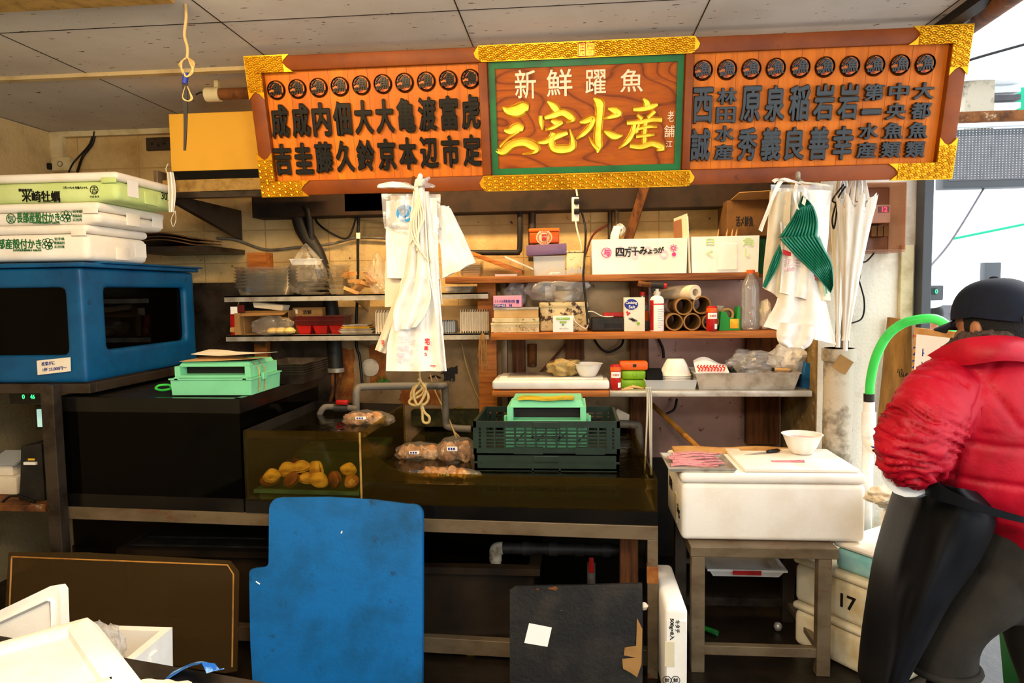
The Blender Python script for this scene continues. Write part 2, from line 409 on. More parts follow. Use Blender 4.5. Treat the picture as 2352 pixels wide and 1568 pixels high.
def plank_mat():
    m, nt, o = _nt('sign_planks'); L = nt.links.new
    p = nt.nodes.new('ShaderNodeBsdfPrincipled'); p.inputs['Roughness'].default_value = .5; p.inputs['Specular IOR Level'].default_value = .25; L(p.outputs[0], o.inputs[0])
    tc = nt.nodes.new('ShaderNodeTexCoord'); sx = nt.nodes.new('ShaderNodeSeparateXYZ'); L(tc.outputs['Object'], sx.inputs[0])
    d = nt.nodes.new('ShaderNodeMath'); d.operation = 'DIVIDE'; d.inputs[1].default_value = .0845; L(sx.outputs[0], d.inputs[0])
    f = nt.nodes.new('ShaderNodeMath'); f.operation = 'FRACT'; L(d.outputs[0], f.inputs[0])
    fl = nt.nodes.new('ShaderNodeMath'); fl.operation = 'FLOOR'; L(d.outputs[0], fl.inputs[0])
    wn = nt.nodes.new('ShaderNodeTexWhiteNoise'); wn.noise_dimensions = '1D'; L(fl.outputs[0], wn.inputs['W'])
    a = _mix(nt, wn.outputs['Value'], lin('#dd780c'), lin('#c4640a'))
    mp = nt.nodes.new('ShaderNodeMapping'); mp.inputs['Scale'].default_value = (30, 2, 1); L(tc.outputs['Object'], mp.inputs[0])
    n = _noise(nt, 1, 5, mp.outputs[0]); r = _ramp(nt, n.outputs[0], .45, .8)
    b = _mix(nt, r.outputs[0], a, lin('#a5520e'))
    g = _ramp(nt, f.outputs[0], .012, .02, (1, 1, 1, 1), (0, 0, 0, 1))
    L(_mix(nt, g.outputs[0], b, lin('#5c2a08')), p.inputs['Base Color'])
plank_mat()
def grain_mat():
    m, nt, o = _nt('sign_grain'); L = nt.links.new
    p = nt.nodes.new('ShaderNodeBsdfPrincipled'); p.inputs['Roughness'].default_value = .45; p.inputs['Specular IOR Level'].default_value = .15; L(p.outputs[0], o.inputs[0])
    tc = nt.nodes.new('ShaderNodeTexCoord')
    mp = nt.nodes.new('ShaderNodeMapping'); mp.inputs['Scale'].default_value = (1.6, 4.2, 1); L(tc.outputs['Object'], mp.inputs[0])
    n = _noise(nt, 1.3, 1, mp.outputs[0], .4)
    k = nt.nodes.new('ShaderNodeMath'); k.operation = 'MULTIPLY'; k.inputs[1].default_value = 11; L(n.outputs[0], k.inputs[0])
    f = nt.nodes.new('ShaderNodeMath'); f.operation = 'FRACT'; L(k.outputs[0], f.inputs[0])
    r = nt.nodes.new('ShaderNodeValToRGB'); e = r.color_ramp.elements
    e[0].position = 0; e[0].color = lin('#642a04'); e[1].position = 1; e[1].color = lin('#954203')
    for pos, c in ((.06, '#743204'), (.2, '#a34c03'), (.75, '#b25806')):
        x = e.new(pos); x.color = lin(c)
    L(f.outputs[0], r.inputs[0])
    mp2 = nt.nodes.new('ShaderNodeMapping'); mp2.inputs['Scale'].default_value = (12, 90, 1); L(tc.outputs['Object'], mp2.inputs[0])
    n2 = _noise(nt, 1, 4, mp2.outputs[0]); r2 = _ramp(nt, n2.outputs[0], .45, .8)
    L(_mix(nt, r2.outputs[0], r.outputs[0], lin('#8a420c')), p.inputs['Base Color'])
grain_mat()
def block_mat():
    m, nt, o = _nt('block_wall'); L = nt.links.new
    p = nt.nodes.new('ShaderNodeBsdfPrincipled'); p.inputs['Roughness'].default_value = .9; L(p.outputs[0], o.inputs[0])
    tc = nt.nodes.new('ShaderNodeTexCoord'); mp = nt.nodes.new('ShaderNodeMapping'); L(tc.outputs['Object'], mp.inputs[0])
    mp.inputs['Rotation'].default_value = (radians(90), 0, 0)
    br = nt.nodes.new('ShaderNodeTexBrick'); L(mp.outputs[0], br.inputs['Vector'])
    br.offset = 0; br.inputs['Scale'].default_value = 1; br.inputs['Brick Width'].default_value = .4; br.inputs['Row Height'].default_value = .2
    br.inputs['Mortar Size'].default_value = .004; br.inputs['Mortar Smooth'].default_value = .4
    n = _noise(nt, 3, 8); r = _ramp(nt, n.outputs[0], .4, .75, lin('#cdb27c'), lin('#9c7c48'))
    n3 = _noise(nt, 24, 6); r3 = _ramp(nt, n3.outputs[0], .66, .7)
    c = _mix(nt, r3.outputs[0], r.outputs[0], lin('#3a2a18'))
    L(_mix(nt, br.outputs['Fac'], c, lin('#ad8d58')), p.inputs['Base Color'])
    b = nt.nodes.new('ShaderNodeBump'); b.inputs['Strength'].default_value = .5; b.inputs['Distance'].default_value = .01
    n2 = _noise(nt, 45, 4); mm = nt.nodes.new('ShaderNodeMath'); mm.operation = 'SUBTRACT'; L(n2.outputs[0], mm.inputs[0]); L(br.outputs['Fac'], mm.inputs[1])
    L(mm.outputs[0], b.inputs['Height']); L(b.outputs[0], p.inputs['Normal'])
block_mat()

# ------------------------------------------------------------------ the room
def struct(b, name, m): return b.out(name, m, kind='structure')
struct(B().box(-3.4, 3.4, -1.6, 4.4, -.1, 0), 'floor', 'floor_wet')
struct(B().box(1.9, 8, -1.6, 12, -.14, -.02), 'trim_street', 'street')
struct(B().box(-3.4, 1.22, 4.2, 4.36, 0, 2.63), 'wall_back', 'block_wall')
struct(B().box(-3.4, -3.24, -1.6, 4.2, 0, 2.63), 'wall_left', 'plaster_warm')
struct(B().box(-6, 1.0, -3.4, -3.2, 0, 3.0), 'wall_blocker', 'plaster_dirty')  # unseen wall added behind the camera to cut frontal sky light
struct(B().box(1.225, 1.69, 3.6, 4.36, 0, 2.9), 'wall_right', 'plaster_white')
struct(B().box(1.2195, 1.2245, 3.605, 4.2, 0, 2.62), 'trim_1', 'plaster_dirty')
struct(B().box(-3.4, 1.44, -.6, 4.36, 2.635, 2.75), 'ceiling', 'ceiling_tile')
jb = B()
for x in (-2.23, -1.32, -.41, .50, 1.41): jb.box(x-.002, x+.002, -1.6, 4.2, 2.6335, 2.637)
for y in (.79, 1.69, 2.62): jb.box(-3.24, 1.44, y-.002, y+.002, 2.6335, 2.637)
struct(jb, 'trim_2', 'black_matte')
struct(B().box(-3.24, 1.2, 3.12, 3.16, 2.618, 2.636), 'trim_3', 'plaster_warm')
struct(B().box(-3.24, -1.35, 2.2, 2.36, 2.60, 2.634, .004), 'trim_4', 'tan_steel')
struct(B().box(-3.24, 1.2, 4.165, 4.2, 2.6, 2.634, .003), 'trim_5', 'ivory')
cb = B().box(1.44, 1.50, -1.6, 4.3, 2.60, 2.76)
struct(cb, 'trim_6', 'black_matte')
struct(B().box(1.56, 1.60, -1.6, 4.3, 2.66, 2.78), 'trim_7', 'frame_grey')
struct(B().box(1.675, 1.72, 3.52, 3.599, 0, 2.64, .004), 'trim_8', 'frame_grey')
struct(B().box(1.60, 1.66, 3.57, 3.599, 0, 1.80, .003), 'trim_9', 'ivory')
# zinc cladding and an added shade panel on the lower back wall
z0 = at(1300, 640, 4.18).z
struct(B().box(-1.45, -.50, 4.17, 4.199, .3, 1.52), 'trim_10', 'zinc')
struct(B().box(-.495, .42, 4.172, 4.199, .3, 1.66), 'trim_11', 'zinc')
struct(B().box(.425, 1.215, 4.17, 4.199, .3, 1.66), 'trim_12', 'zinc_pink')
struct(B().box(-3.235, 1.215, 4.155, 4.168, 0, .60), 'trim_shade', 'dark_tank')  # dark panel standing in for the shade under the tanks
struct(B().box(-3.4, 8, -6, -1.601, -.1, -.001), 'trim_bounce', 'street')  # unseen ground added behind the camera, pale to bounce light upwards
struct(B().box(-2.35, -1.46, 4.16, 4.199, .3, 1.68), 'trim_13', 'steel_dark')
# dark beam under the sign against the wall, and wall conduit
struct(B().box(-1.9, 1.2, 4.05, 4.2, 2.06, 2.20, .005), 'trim_14', 'wood_dark')
# ------------------------------------------------------------------ the carved sign
SW, SH = 2.90, .574
so = Vector((-1.362, 3.04, 2.04)); sv = Vector((0, 2.915-3.04, .56)).normalized()
SM = frame(so, (1, 0, 0), sv)
SN = Vector((SM[0][2], SM[1][2], SM[2][2]))
def sg(px, py):
    d = ray(px, py); c = Vector((0, 0, EYE)); t = (so-c).dot(SN)/d.dot(SN); q = c+d*t-so
    return q.x, q.dot(sv)
sign = thing('shop_sign', 'long carved wooden shop sign with gold fittings and black raised characters under the ceiling', 'sign', None, M=SM)
def sout(b, name, m, smooth=None, label=None, par=None): return b.out(name, m, par or sign, smooth, label, local=True)
UL0, UL1, UC0, UC1, UR0, UR1 = .062, sg(1104, 270)[0], sg(1126, 270)[0], sg(1568, 250)[0], sg(1588, 250)[0], 2.838
VB, VT = .062, .515
sout(B().box(.01, SW-.01, .01, SH-.01, -.05, -.032), 'backing_board', 'sign_frame')
sout(B().box(UL0-.01, UL1+.01, VB-.01, VT+.01, -.032, -.012), 'plank_panel', 'sign_planks')
sout(B().box(UR0-.01, UR1+.01, VB-.01, VT+.01, -.032, -.012), 'plank_panel', 'sign_planks')
sout(B().box(UC0-.01, UC1+.01, VB-.01, VT+.01, -.032, -.014), 'grain_panel', 'sign_grain', label='dark grained centre board')
for v0, v1 in ((0, VB), (VT, SH)): sout(B().box(0, SW, v0, v1, -.05, .02, .005), 'frame_rail', 'sign_frame', 40)
for u0, u1 in ((0, UL0), (UR1, SW)): sout(B().box(u0, u1, VB, VT, -.05, .0195, .004), 'frame_stile', 'sign_frame', 40)
for u0, u1 in ((UL1, UC0-.004), (UC1+.004, UR0)): sout(B().box(u0, u1, VB, VT, -.05, .016, .004), 'frame_post', 'sign_frame', 40)
gb = B(); g = .026
for a in ((UC0, UC1, VB, VB+g), (UC0, UC1, VT-g, VT), (UC0, UC0+g, VB+g, VT-g), (UC1-g, UC1, VB+g, VT-g)): gb.box(a[0], a[1], a[2], a[3], -.014, -.004)
sout(gb, 'green_border', 'sign_green')
def waves(b, u0, u1, v0, v1, z, R=.026):
    """overlapping fan-scale relief clipped to a rectangle"""
    w = B(); rows = int((v1-v0)/(R*.5))+2; st = 10
    for r in range(rows+1):
        v = v1 - r*R*.5; zz = z + r*.0004
        n = int((u1-u0)/(2*R))+3
        for k in range(-1, n):
            u = u0 + k*2*R + (R if r % 2 else 0)
            for q, (ra, rb, h) in enumerate(((R, R*.80, .0022), (R*.68, R*.5, .0022), (R*.38, 0, .0022))):
                P = []
                for i in range(st+1):
                    a = pi*i/st; P.append((u+ra*cos(a), v+ra*sin(a), zz))
                Q = [(u+(ra+rb)/2*cos(pi*i/st), v+(ra+rb)/2*sin(pi*i/st), zz+h) for i in range(st+1)]
                T = [(u+rb*cos(pi*i/st), v+rb*sin(pi*i/st), zz+.0003) for i in range(st+1)]
                w.raw(P+Q+T, [(i, i+1, st+2+i, st+1+i) for i in range(st)] + [(st+1+i, st+2+i, 2*st+3+i, 2*st+2+i) for i in range(st)])
                if q < 2:
                    rc = R*.68 if q == 0 else R*.38
                    T2 = [(u+rc*cos(pi*i/st), v+rc*sin(pi*i/st), zz) for i in range(st+1)]
                    w.raw(T+T2, [(i, i+1, st+2+i, st+1+i) for i in range(st)])
    for co, no in (((u0, 0, 0), (-1, 0, 0)), ((u1, 0, 0), (1, 0, 0)), ((0, v0, 0), (0, -1, 0)), ((0, v1, 0), (0, 1, 0))):
        bmesh.ops.bisect_plane(w.bm, geom=list(w.bm.verts)+list(w.bm.edges)+list(w.bm.faces), plane_co=co, plane_no=no, clear_outer=True)
    me = bpy.data.meshes.new('w'); w.bm.to_mesh(me); w.bm.free(); b.bm.from_mesh(me); bpy.data.meshes.remove(me)
def gold_corner(u, v, su, sv_, lu=.19, lv=.165):
    t = VB+.002
    b = B(); I = Matrix.Identity(4)
    def pt(a, c): return (u+su*a, v+sv_*c)
    poly = [pt(-.004, -.004), pt(lu+.02, -.004), pt(lu-.006, .018), pt(lu-.008, .03), pt(lu+.004, .045), pt(lu+.03, t), pt(t, t),
            pt(t, lv+.02), pt(.045, lv-.002), pt(.03, lv-.01), pt(.018, lv-.004), pt(-.004, lv+.02)]
    b.prism(poly, .006, Matrix.Translation((0, 0, .0195)))
    a0, a1 = sorted((u, u+su*(lu-.008))); c0, c1 = sorted((v, v+sv_*t)); waves(b, a0, a1, c0, c1, .0262)
    a0, a1 = sorted((u, u+su*t)); c0, c1 = sorted((v+sv_*t, v+sv_*(lv-.01))); waves(b, a0, a1, c0, c1, .0262)
    sout(b, 'gold_corner', 'gold', 30)
gold_corner(0, 0, 1, 1); gold_corner(0, SH, 1, -1, .17, .15); gold_corner(SW, 0, -1, 1, .22, .14); gold_corner(SW, SH, -1, -1, .2, .16)
for (v0, v1) in ((-.004, VB), (VT, SH+.004)):
    u0, u1 = UC0-.055, UC1+.055; b = B(); h = v1-v0
    b.prism([(u0+.03, v0), (u1-.03, v0), (u1-.006, v0+h*.3), (u1, v0+h*.55), (u1-.02, v1), (u0+.02, v1), (u0, v0+h*.55), (u0+.006, v0+h*.3)], .007, Matrix.Translation((0, 0, .0195)))
    waves(b, u0+.02, u1-.02, v0+.003, v1-.003, .0268)
    sout(b, 'gold_strip', 'gold', 30)
# red seal on the upper gold strip
u, v = sg(1346, 106); b = B()
sout(B().box(u-.034, u+.034, VT+.004, SH-.004, .026, .031), 'seal_plate', 'gold_flat')
b = B(); q = .0015
for a in ((-.033, .033, -.026, -.023), (-.033, .033, .023, .026), (-.033, -.030, -.026, .026), (.030, .033, -.026, .026), (-.004, -.001, -.026, .026), (-.001, .033, -.002, 0)):
    b.box(u+a[0], u+a[1], (VT+SH)/2+a[2], (VT+SH)/2+a[3], .031, .0325)
b.text('目', Matrix.Translation((u+.015, (VT+SH)/2+.012, .0315)), .02, .018, d=.001); b.text('三', Matrix.Translation((u+.015, (VT+SH)/2-.012, .0315)), .02, .014, d=.001)
b.text('用', Matrix.Translation((u-.017, (VT+SH)/2, .0315)), .02, .04, d=.001)
sout(b, 'red_seal', 'sign_red')
# medallions and raised characters
def lerp(a, b, t): return (a[0]+(b[0]-a[0])*t, a[1]+(b[1]-a[1])*t)
proto = None
def medallion(u, v, r=.0405):
    global proto
    M = Matrix.Translation((u, v, -.012))
    if proto is None:
        b = B().lathe([(r*.97, 0), (r*.97, .006)], seg=32)
        proto = sout(b, 'fish_medallion', 'lacquer_base', 30); proto.matrix_basis = M
        d = B()
        for i in range(32):
            a0, a1 = 2*pi*i/32, 2*pi*(i+1)/32
            w0 = .13+.12*abs(sin(a0/2-.9)); w1 = .13+.12*abs(sin(a1/2-.9))
            d.raw([(r*cos(a0), r*sin(a0), .004), (r*cos(a1), r*sin(a1), .004), (r*(1-w1/2)*cos(a1), r*(1-w1/2)*sin(a1), .013), (r*(1-w0/2)*cos(a0), r*(1-w0/2)*sin(a0), .013),
                   (r*(1-w1)*cos(a1), r*(1-w1)*sin(a1), .006), (r*(1-w0)*cos(a0), r*(1-w0)*sin(a0), .006)], [(0, 1, 2, 3), (3, 2, 4, 5)])
        sout(d, 'rim_ring', 'lacquer', 50, par=proto)
        d = B().text('魚', Matrix.Translation((r*.2, r*.12, .008)), r*1.1, r*1.3, 0, .02, .014, d=.005, bold=.03)
        d.text('の', Matrix.Translation((-r*.42, -r*.4, .008)), r*.66, r*.5, 0, .02, .014, d=.005, bold=.04)
        for (x, y, a, l) in ((-.5, .45, .8, .5), (-.62, .12, .6, .36), (-.3, .68, .5, .42), (-.3, .22, .9, .3)):
            d.tube([(r*(x-.5*l*cos(a)), r*(y-.5*l*sin(a)), .009), (r*(x+.5*l*cos(a)), r*(y+.5*l*sin(a)), .009)], r*.09, 6)
        sout(d, 'fish_crest', 'lacquer', 50, par=proto)
        d = B()
        for (x, y) in ((-.05, -.62), (-.1, .05), (-.45, .25)):
            d.prism([(r*(x-.13), r*(y-.1)), (r*(x+.15), r*(y-.06)), (r*x, r*(y+.16))], .0015, Matrix.Translation((0, 0, .006)))
        sout(d, 'red_inlay', 'sign_red', par=proto)
    else:
        c = proto.copy(); COL.objects.link(c); c.parent = sign; c.matrix_basis = M
        for ch in proto.children: d = ch.copy(); COL.objects.link(d); d.parent = c
def raised(ch, u, v, w, h):
    b = B().text(ch, Matrix.Translation((u, v, -.002)), w, h, 0, .03, .016, d=.010, bold=.028)
    sout(b, 'raised_character', 'lacquer', 50)
def zp(z, k): return (560+z[0]/3.92, 50+z[1]/3.92) if k == 0 else (1560+z[0]/2.97, 40+z[1]/2.97)
A0, A1 = sg(*zp((285, 615), 0)), sg(*zp((2036, 514), 0)); T0, T1 = sg(*zp((325, 900), 0)), sg(*zp((2042, 812), 0)); L0, L1 = sg(*zp((352, 1240), 0)), sg(*zp((2055, 1158), 0))
for i, (a, c) in enumerate(zip('成成内佃大大亀渡富虎', '吉圭藤久鈴京本辺市定')):
    t = i/9
    u, v = lerp(A0, A1, t); medallion(u, v)
    raised(a, *lerp(T0, T1, t), .080, .142); raised(c, *lerp(L0, L1, t), .080, .135)
A0, A1 = sg(*zp((165, 360), 1)), sg(*zp((1685, 318), 1)); T0, T1 = sg(*zp((160, 600), 1)), sg(*zp((1660, 560), 1)); L0, L1 = sg(*zp((142, 870), 1)), sg(*zp((1610, 850), 1))
cols = ['西誠', '林田水産', '原秀', '泉義', '稲良', '岩善', '岩幸', '第一水産', '中央魚類', '大都魚類']
for i, c in enumerate(cols):
    t = i/9; u, v = lerp(A0, A1, t); medallion(u, v)
    if len(c) == 2:
        raised(c[0], *lerp(T0, T1, t), .082, .143); raised(c[1], *lerp(L0, L1, t), .082, .136)
    else:
        ua, va = lerp(T0, T1, t); ub, vb = lerp(L0, L1, t); top = va+.07; bot = vb-.066
        for k, x in enumerate(c):
            f = (k+.5)/4; raised(x, ua+(ub-ua)*f, top+(bot-top)*f, .080, .066 if x != '一' else .026)
def cz(x, y): return sg(1090+x/3.919, 50+y/3.919)
for ch, x0, y0, x1, y1 in (('新', 365, 425, 550, 695), ('鮮', 650, 420, 880, 675), ('躍', 998, 425, 1185, 655), ('魚', 1312, 420, 1520, 635)):
    a, c = cz(x0, y1), cz(x1, y0)
    b = B().text(ch, Matrix.Translation(((a[0]+c[0])/2, (a[1]+c[1])/2, -.0125)) @ Matrix.Shear('XY', 4, (.0, 0)), c[0]-a[0], c[1]-a[1], 0, .02, 0, d=.0035, bold=.008)
    sout(b, 'white_character', 'sign_white')
STROKES = [
 [[(252,765,14),(300,800,80),(380,800,120),(440,772,110),(485,775,60)], [(265,975,24),(320,985,70),(390,955,95),(438,965,50)], [(395,985,30),(300,1050,16),(225,1125,22)],
  [(195,1155,40),(255,1168,75),(340,1105,75),(440,1085,80),(520,1115,90),(558,1150,60),(520,1180,26),(430,1190,8)]],
 [[(655,715,20),(715,765,75),(765,830,55)], [(597,845,36),(598,910,42),(612,975,10)], [(630,865,40),(705,845,60),(790,818,70),(860,855,75),(885,885,40),(825,905,12)],
  [(690,890,30),(745,912,66),(790,905,34),(700,955,40),(635,970,16)], [(565,1085,24),(640,1080,52),(745,1030,60),(838,1000,40)],
  [(712,1000,44),(690,1075,60),(715,1140,74),(800,1148,85),(875,1130,70),(885,1070,46),(856,965,6)]],
 [[(1072,685,16),(1120,730,90),(1128,800,74),(1115,950,66),(1110,1060,70),(1118,1120,62),(1105,1178,16)], [(1118,1150,50),(1070,1105,34),(1030,1035,6)],
  [(945,905,24),(1000,895,58),(1065,870,60),(1045,940,52),(980,1010,48),(915,1055,8)], [(1200,780,20),(1265,800,74),(1300,830,56),(1220,858,40),(1155,872,6)],
  [(1165,980,14),(1205,1005,58),(1265,1032,70),(1338,1020,10)]],
 [[(1520,688,22),(1555,735,62),(1545,790,40)], [(1430,790,40),(1515,785,52),(1600,762,58),(1652,742,24)], [(1465,835,26),(1510,875,46)], [(1625,805,36),(1560,865,36)],
  [(1372,912,40),(1480,905,50),(1600,882,48),(1690,885,50)], [(1440,925,38),(1425,1000,46),(1370,1085,42),(1296,1142,6)], [(1540,905,40),(1530,1000,40),(1532,1105,42)],
  [(1480,925,20),(1458,985,36),(1445,1005,10)], [(1475,965,34),(1560,945,36),(1645,945,26)], [(1455,1035,34),(1550,1022,38),(1622,1015,24)],
  [(1398,1118,44),(1500,1125,56),(1600,1098,60),(1690,1135,62),(1640,1158,14)]]]
for S in STROKES:
    b = B(); c = B()
    for i, st in enumerate(S):
        b.brush(st, cz, -.0115+i*.0004, .007); c.brush([(x, y, w+13) for x, y, w in st], cz, -.0128+i*.0002, .0018)
    r = sout(b, 'gold_character', 'gold_flat', 30); sout(c, 'character_outline', 'gold_edge', par=r)
for ch, x0, y0, x1, y1 in (('老', 1740, 800, 1800, 900), ('舗', 1708, 930, 1805, 1040), ('江', 1725, 1070, 1785, 1130)):
    a, c = cz(x0, y1), cz(x1, y0)
    sout(B().text(ch, Matrix.Translation(((a[0]+c[0])/2, (a[1]+c[1])/2, -.0125)), c[0]-a[0], c[1]-a[1], 0, .02, 0, d=.002), 'signature_character', 'sign_white')
# ------------------------------------------------------------------ tanks, stands and boxes along the wall
def seg_frame(p, q, z=0):                        # u runs from p to q, v is up, n faces the viewer
    return frame((p[0], p[1], z), (q[0]-p[0], q[1]-p[1], 0), (0, 0, 1))
def seglen(p, q): return sqrt((p[0]-q[0])**2+(p[1]-q[1])**2)
def inset(q, d):
    c = (sum(p[0] for p in q)/4, sum(p[1] for p in q)/4)
    return [(p[0]+(d if p[0] < c[0] else -d), p[1]+(d if p[1] < c[1] else -d)) for p in q]
def ringq(b, q, z0, z1, w):                      # frame-like ring on a footprint
    for i in range(4):
        p, r = q[i], q[(i+1) % 4]; M = seg_frame(p, r); L = seglen(p, r)
        b.box(-.001, L+.001, z0, z1, -w, 0, M=M)
    return b
BT = [(-2.36, 2.955), (-1.452, 2.90), (-1.432, 3.80), (-2.36, 3.84)]
t = thing('fish_tank', 'large dark fish tank with black rims, under the blue crab tank', 'fish tank', (-1.9, 3.3, .645))
ringq(B(), BT, .645, .705, .03).out('base_rim', 'black_gloss', t)
ringq(B(), BT, 1.085, 1.15, .03).out('top_rim', 'black_gloss', t)
B().quad(inset(BT, .004), .646, .66).out('tank_floor', 'black_matte', t)
B().quad(inset(BT, .004), 1.135, 1.145).out('tank_cover', 'black_matte', t)
for i in range(4):
    p, r = BT[i], BT[(i+1) % 4]
    B().box(.004, seglen(p, r)-.004, .70, 1.09, -.012, -.003, M=seg_frame(p, r)).out('glass_pane', 'tank_glass_dark' if i < 2 else 'black_matte', t)
b = B()
for k in range(3):
    P = [(-1.75+.1*k, 3.2+.1*k, .74), (-1.70+.1*k, 3.2+.1*k, .75), (-1.6+.1*k, 3.18+.1*k, .745), (-1.52+.1*k, 3.17+.1*k, .74)]
    s_ = B().tube(cr(P, 4), [.006, .012, .018, .024, .028, .03, .03, .028, .026, .02, .014, .008, .004], 8)
    s_.out('flatfish' if k == 1 else 'fish', 'crab', None, 60, ['reddish fish near the floor at the right of the dark tank', 'dim brown fish deeper in the dark tank, middle of three', 'dim fish at the back of the dark tank beside the clam tank'][k], 'fish')
# blue crab tank
t = thing('crab_tank', 'big blue moulded crab tank with dark windows, top left', 'fish tank', (-2.7, 3.4, 1.215))
X0, X1, Y0, Y1, Z0, Z1 = -3.20, -2.19, 2.95, 3.89, 1.215, 1.735
b = B(); wz0, wz1 = at(150, 815, 2.95).z, at(150, 660, 2.95).z
fx1 = at(150, 740, 2.95).x
sy0 = 2.95+.11; sy1 = 3.79
R = .03
# front wall and side wall as frames round the windows
for (a0, a1, c0, c1) in ((X0, X1, Z0, wz0), (X0, X1, wz1, Z1), (fx1, X1, wz0, wz1)): b.box(a0, a1, Y0, Y0+.05, c0, c1)
for (a0, a1, c0, c1) in ((Y0+.05, Y1, Z0, wz0+.01), (Y0+.05, Y1, wz1, Z1), (Y0+.05, sy0+.05, wz0+.01, wz1), (sy1, Y1, wz0+.01, wz1)): b.box(X1-.05, X1, a0, a1, c0, c1)
b.box(X0, X1-.05, Y1-.04, Y1, Z0, Z1); b.box(X0, X0+.04, Y0+.05, Y1-.04, Z0, Z1); b.box(X0+.04, X1-.05, Y0+.05, Y1-.04, Z0, 1.283)
bmesh.ops.remove_doubles(b.bm, verts=b.bm.verts, dist=.0005)
o = b.out('tank_shell', 'blue_tank', t)
bm_ = o.modifiers.new('r', 'REMESH'); bm_.mode = 'VOXEL'; bm_.voxel_size = .012
sm_ = o.modifiers.new('s', 'SMOOTH'); sm_.iterations = 8; sm_.factor = .5
evalmods(o); o.data.shade_smooth(); o.data.materials.clear(); o.data.materials.append(MATS['blue_tank'])
B().box(X0+.05, fx1+.01, Y0+.03, Y0+.036, wz0-.01, wz1+.01).out('window_pane', 'tank_glass_dark', t)
B().box(X1-.036, X1-.03, sy0+.03, sy1+.02, wz0-.01, wz1+.01).out('window_pane', 'tank_glass_dark', t)
B().box(X0+.04, X1+.02, Y0-.01, Y1+.02, 1.737, 1.757, .006).box(X0+.1, X1+.035, Y0+.12, Y1+.04, 1.757, 1.766, .003).out('lid', 'blue_tank', t, 40)
for k in range(9):
    cx = (-2.42-.17*(k % 3) if k < 6 else -2.36); cy = (3.13+.17*(k//3) if k < 6 else 3.30+.17*(k-6)); c = thing('crab', ['reddish crab against the front window of the blue tank, nearest the corner', 'reddish crab second along the front window of the blue tank', 'reddish crab third along the front window of the blue tank', 'crab behind the front row in the blue tank', 'crab low behind the front row in the blue tank', 'crab deepest in the front heap of the blue tank', 'crab at the near end of the side window of the blue tank', 'second crab along the side window of the blue tank', 'third crab along the side window of the blue tank'][k], 'crab', (cx, cy, 1.285), 'crabs in the blue tank', rz=k*1.3)
    B().lathe([(.001, 0), (.03, .004), (.042, .015), (.036, .028), (.018, .036), (.001, .038)], seg=14).bend(lambda v: Vector((v.x*1.2, v.y, v.z))).out('shell', 'crab', c, 60, local=True)
    for s in (-1, 1):
        for q in range(4):
            a = .5+q*.45; d = (cos(a-pi/2+.0)*s, sin(a-pi/2))
            B().tube(cr([(s*.03, -.02+.013*q, .015), (s*.07, -.05+.03*q, .04+.01*(q % 2)), (s*.10, -.06+.035*q, .006)], 3), .006, 5).out('leg', 'crab', c, 60, local=True)
# steel stand: one welded frame
t = thing('tank_stand', 'rusty stainless angle stand carrying the long row of tanks', 'stand', (-1, 3.3, 0))
FA, FB_ = (-2.385, 2.955), (.338, 2.80)
M = seg_frame(FA, FB_); L = seglen(FA, FB_)
B().box(0, L, .585, .643, -.03, 0, .002, M=M).out('front_rail', 'steel', t)
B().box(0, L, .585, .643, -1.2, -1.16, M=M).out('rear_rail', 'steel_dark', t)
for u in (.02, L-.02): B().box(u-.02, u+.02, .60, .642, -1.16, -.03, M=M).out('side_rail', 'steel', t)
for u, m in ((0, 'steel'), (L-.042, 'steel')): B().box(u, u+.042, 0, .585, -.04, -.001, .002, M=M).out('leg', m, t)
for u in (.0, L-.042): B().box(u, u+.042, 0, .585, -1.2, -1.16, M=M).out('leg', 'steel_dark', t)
B().box(0, L, .02, .09, -.10, -.06, .003, M=M).out('lower_rail', 'steel', t)
B().box(L-.044, L+.002, .405, .475, -.043, .0015, M=M).out('tape_patch', 'rust_stain', t, label='brown taped patch')
# stand of the crab tank
t = thing('crab_tank_stand', 'brown steel frame with one square post holding up the blue crab tank', 'stand', (-2.5, 3.3, 0))
B().box(-3.2, -2.17, 2.94, 2.985, 1.168, 1.212, .003).out('front_rail', 'steel_dark', t)
B().box(-2.215, -2.17, 2.985, 3.92, 1.168, 1.212, .003).out('side_rail', 'steel_dark', t)
p = at(112, 900, 2.90).x
B().box(p-.03, p+.03, 2.885, 2.939, 0, 1.212, .003).out('post', 'steel_dark', t)
B().box(-3.2, -2.2, 3.84, 3.90, 1.168, 1.212).out('rear_rail', 'steel_dark', t)
# clam tank and the low tank, one long body with a shaped front pane
PA, PB = (-1.442, 2.897), (.338, 2.808)
M = seg_frame(PA, PB); L = seglen(PA, PB); n_ = Vector((M[0][2], M[1][2], M[2][2]))
def fu(px, py):                                  # pixel on the front pane -> u, height
    d = ray(px, py); c = Vector((0, 0, EYE)); o = Vector((PA[0], PA[1], 0)); t_ = (o-c).dot(n_)/d.dot(n_); q = c+d*t_-o
    return q.x*M[0][0]+q.y*M[1][0], q.z
t = thing('shellfish_tank', 'stepped glass shellfish tank with curved cut front and brown water', 'fish tank', (-.5, 3.4, .645))
um, hm = fu(826, 992); ul, hl = fu(925, 1086)
prof = [(0, .70), (L, .70), (L, hl-.004), (ul+.04, hl)]
for k in range(1, 9):
    a = pi/2*k/8; prof.append((ul+.04-(ul+.04-um-.03)*sin(a), hl+(hm-hl)*(1-cos(a))))
prof += [(um, hm), (0, hm)]
B().prism(prof, .010, Matrix.Translation((0, 0, 0)) @ M @ Matrix.Translation((0, 0, -.012))).out('front_pane', 'tank_glass', t)
B().box(0, L, .645, .70, -.03, .002, M=M).out('base_rim', 'black_gloss', t)
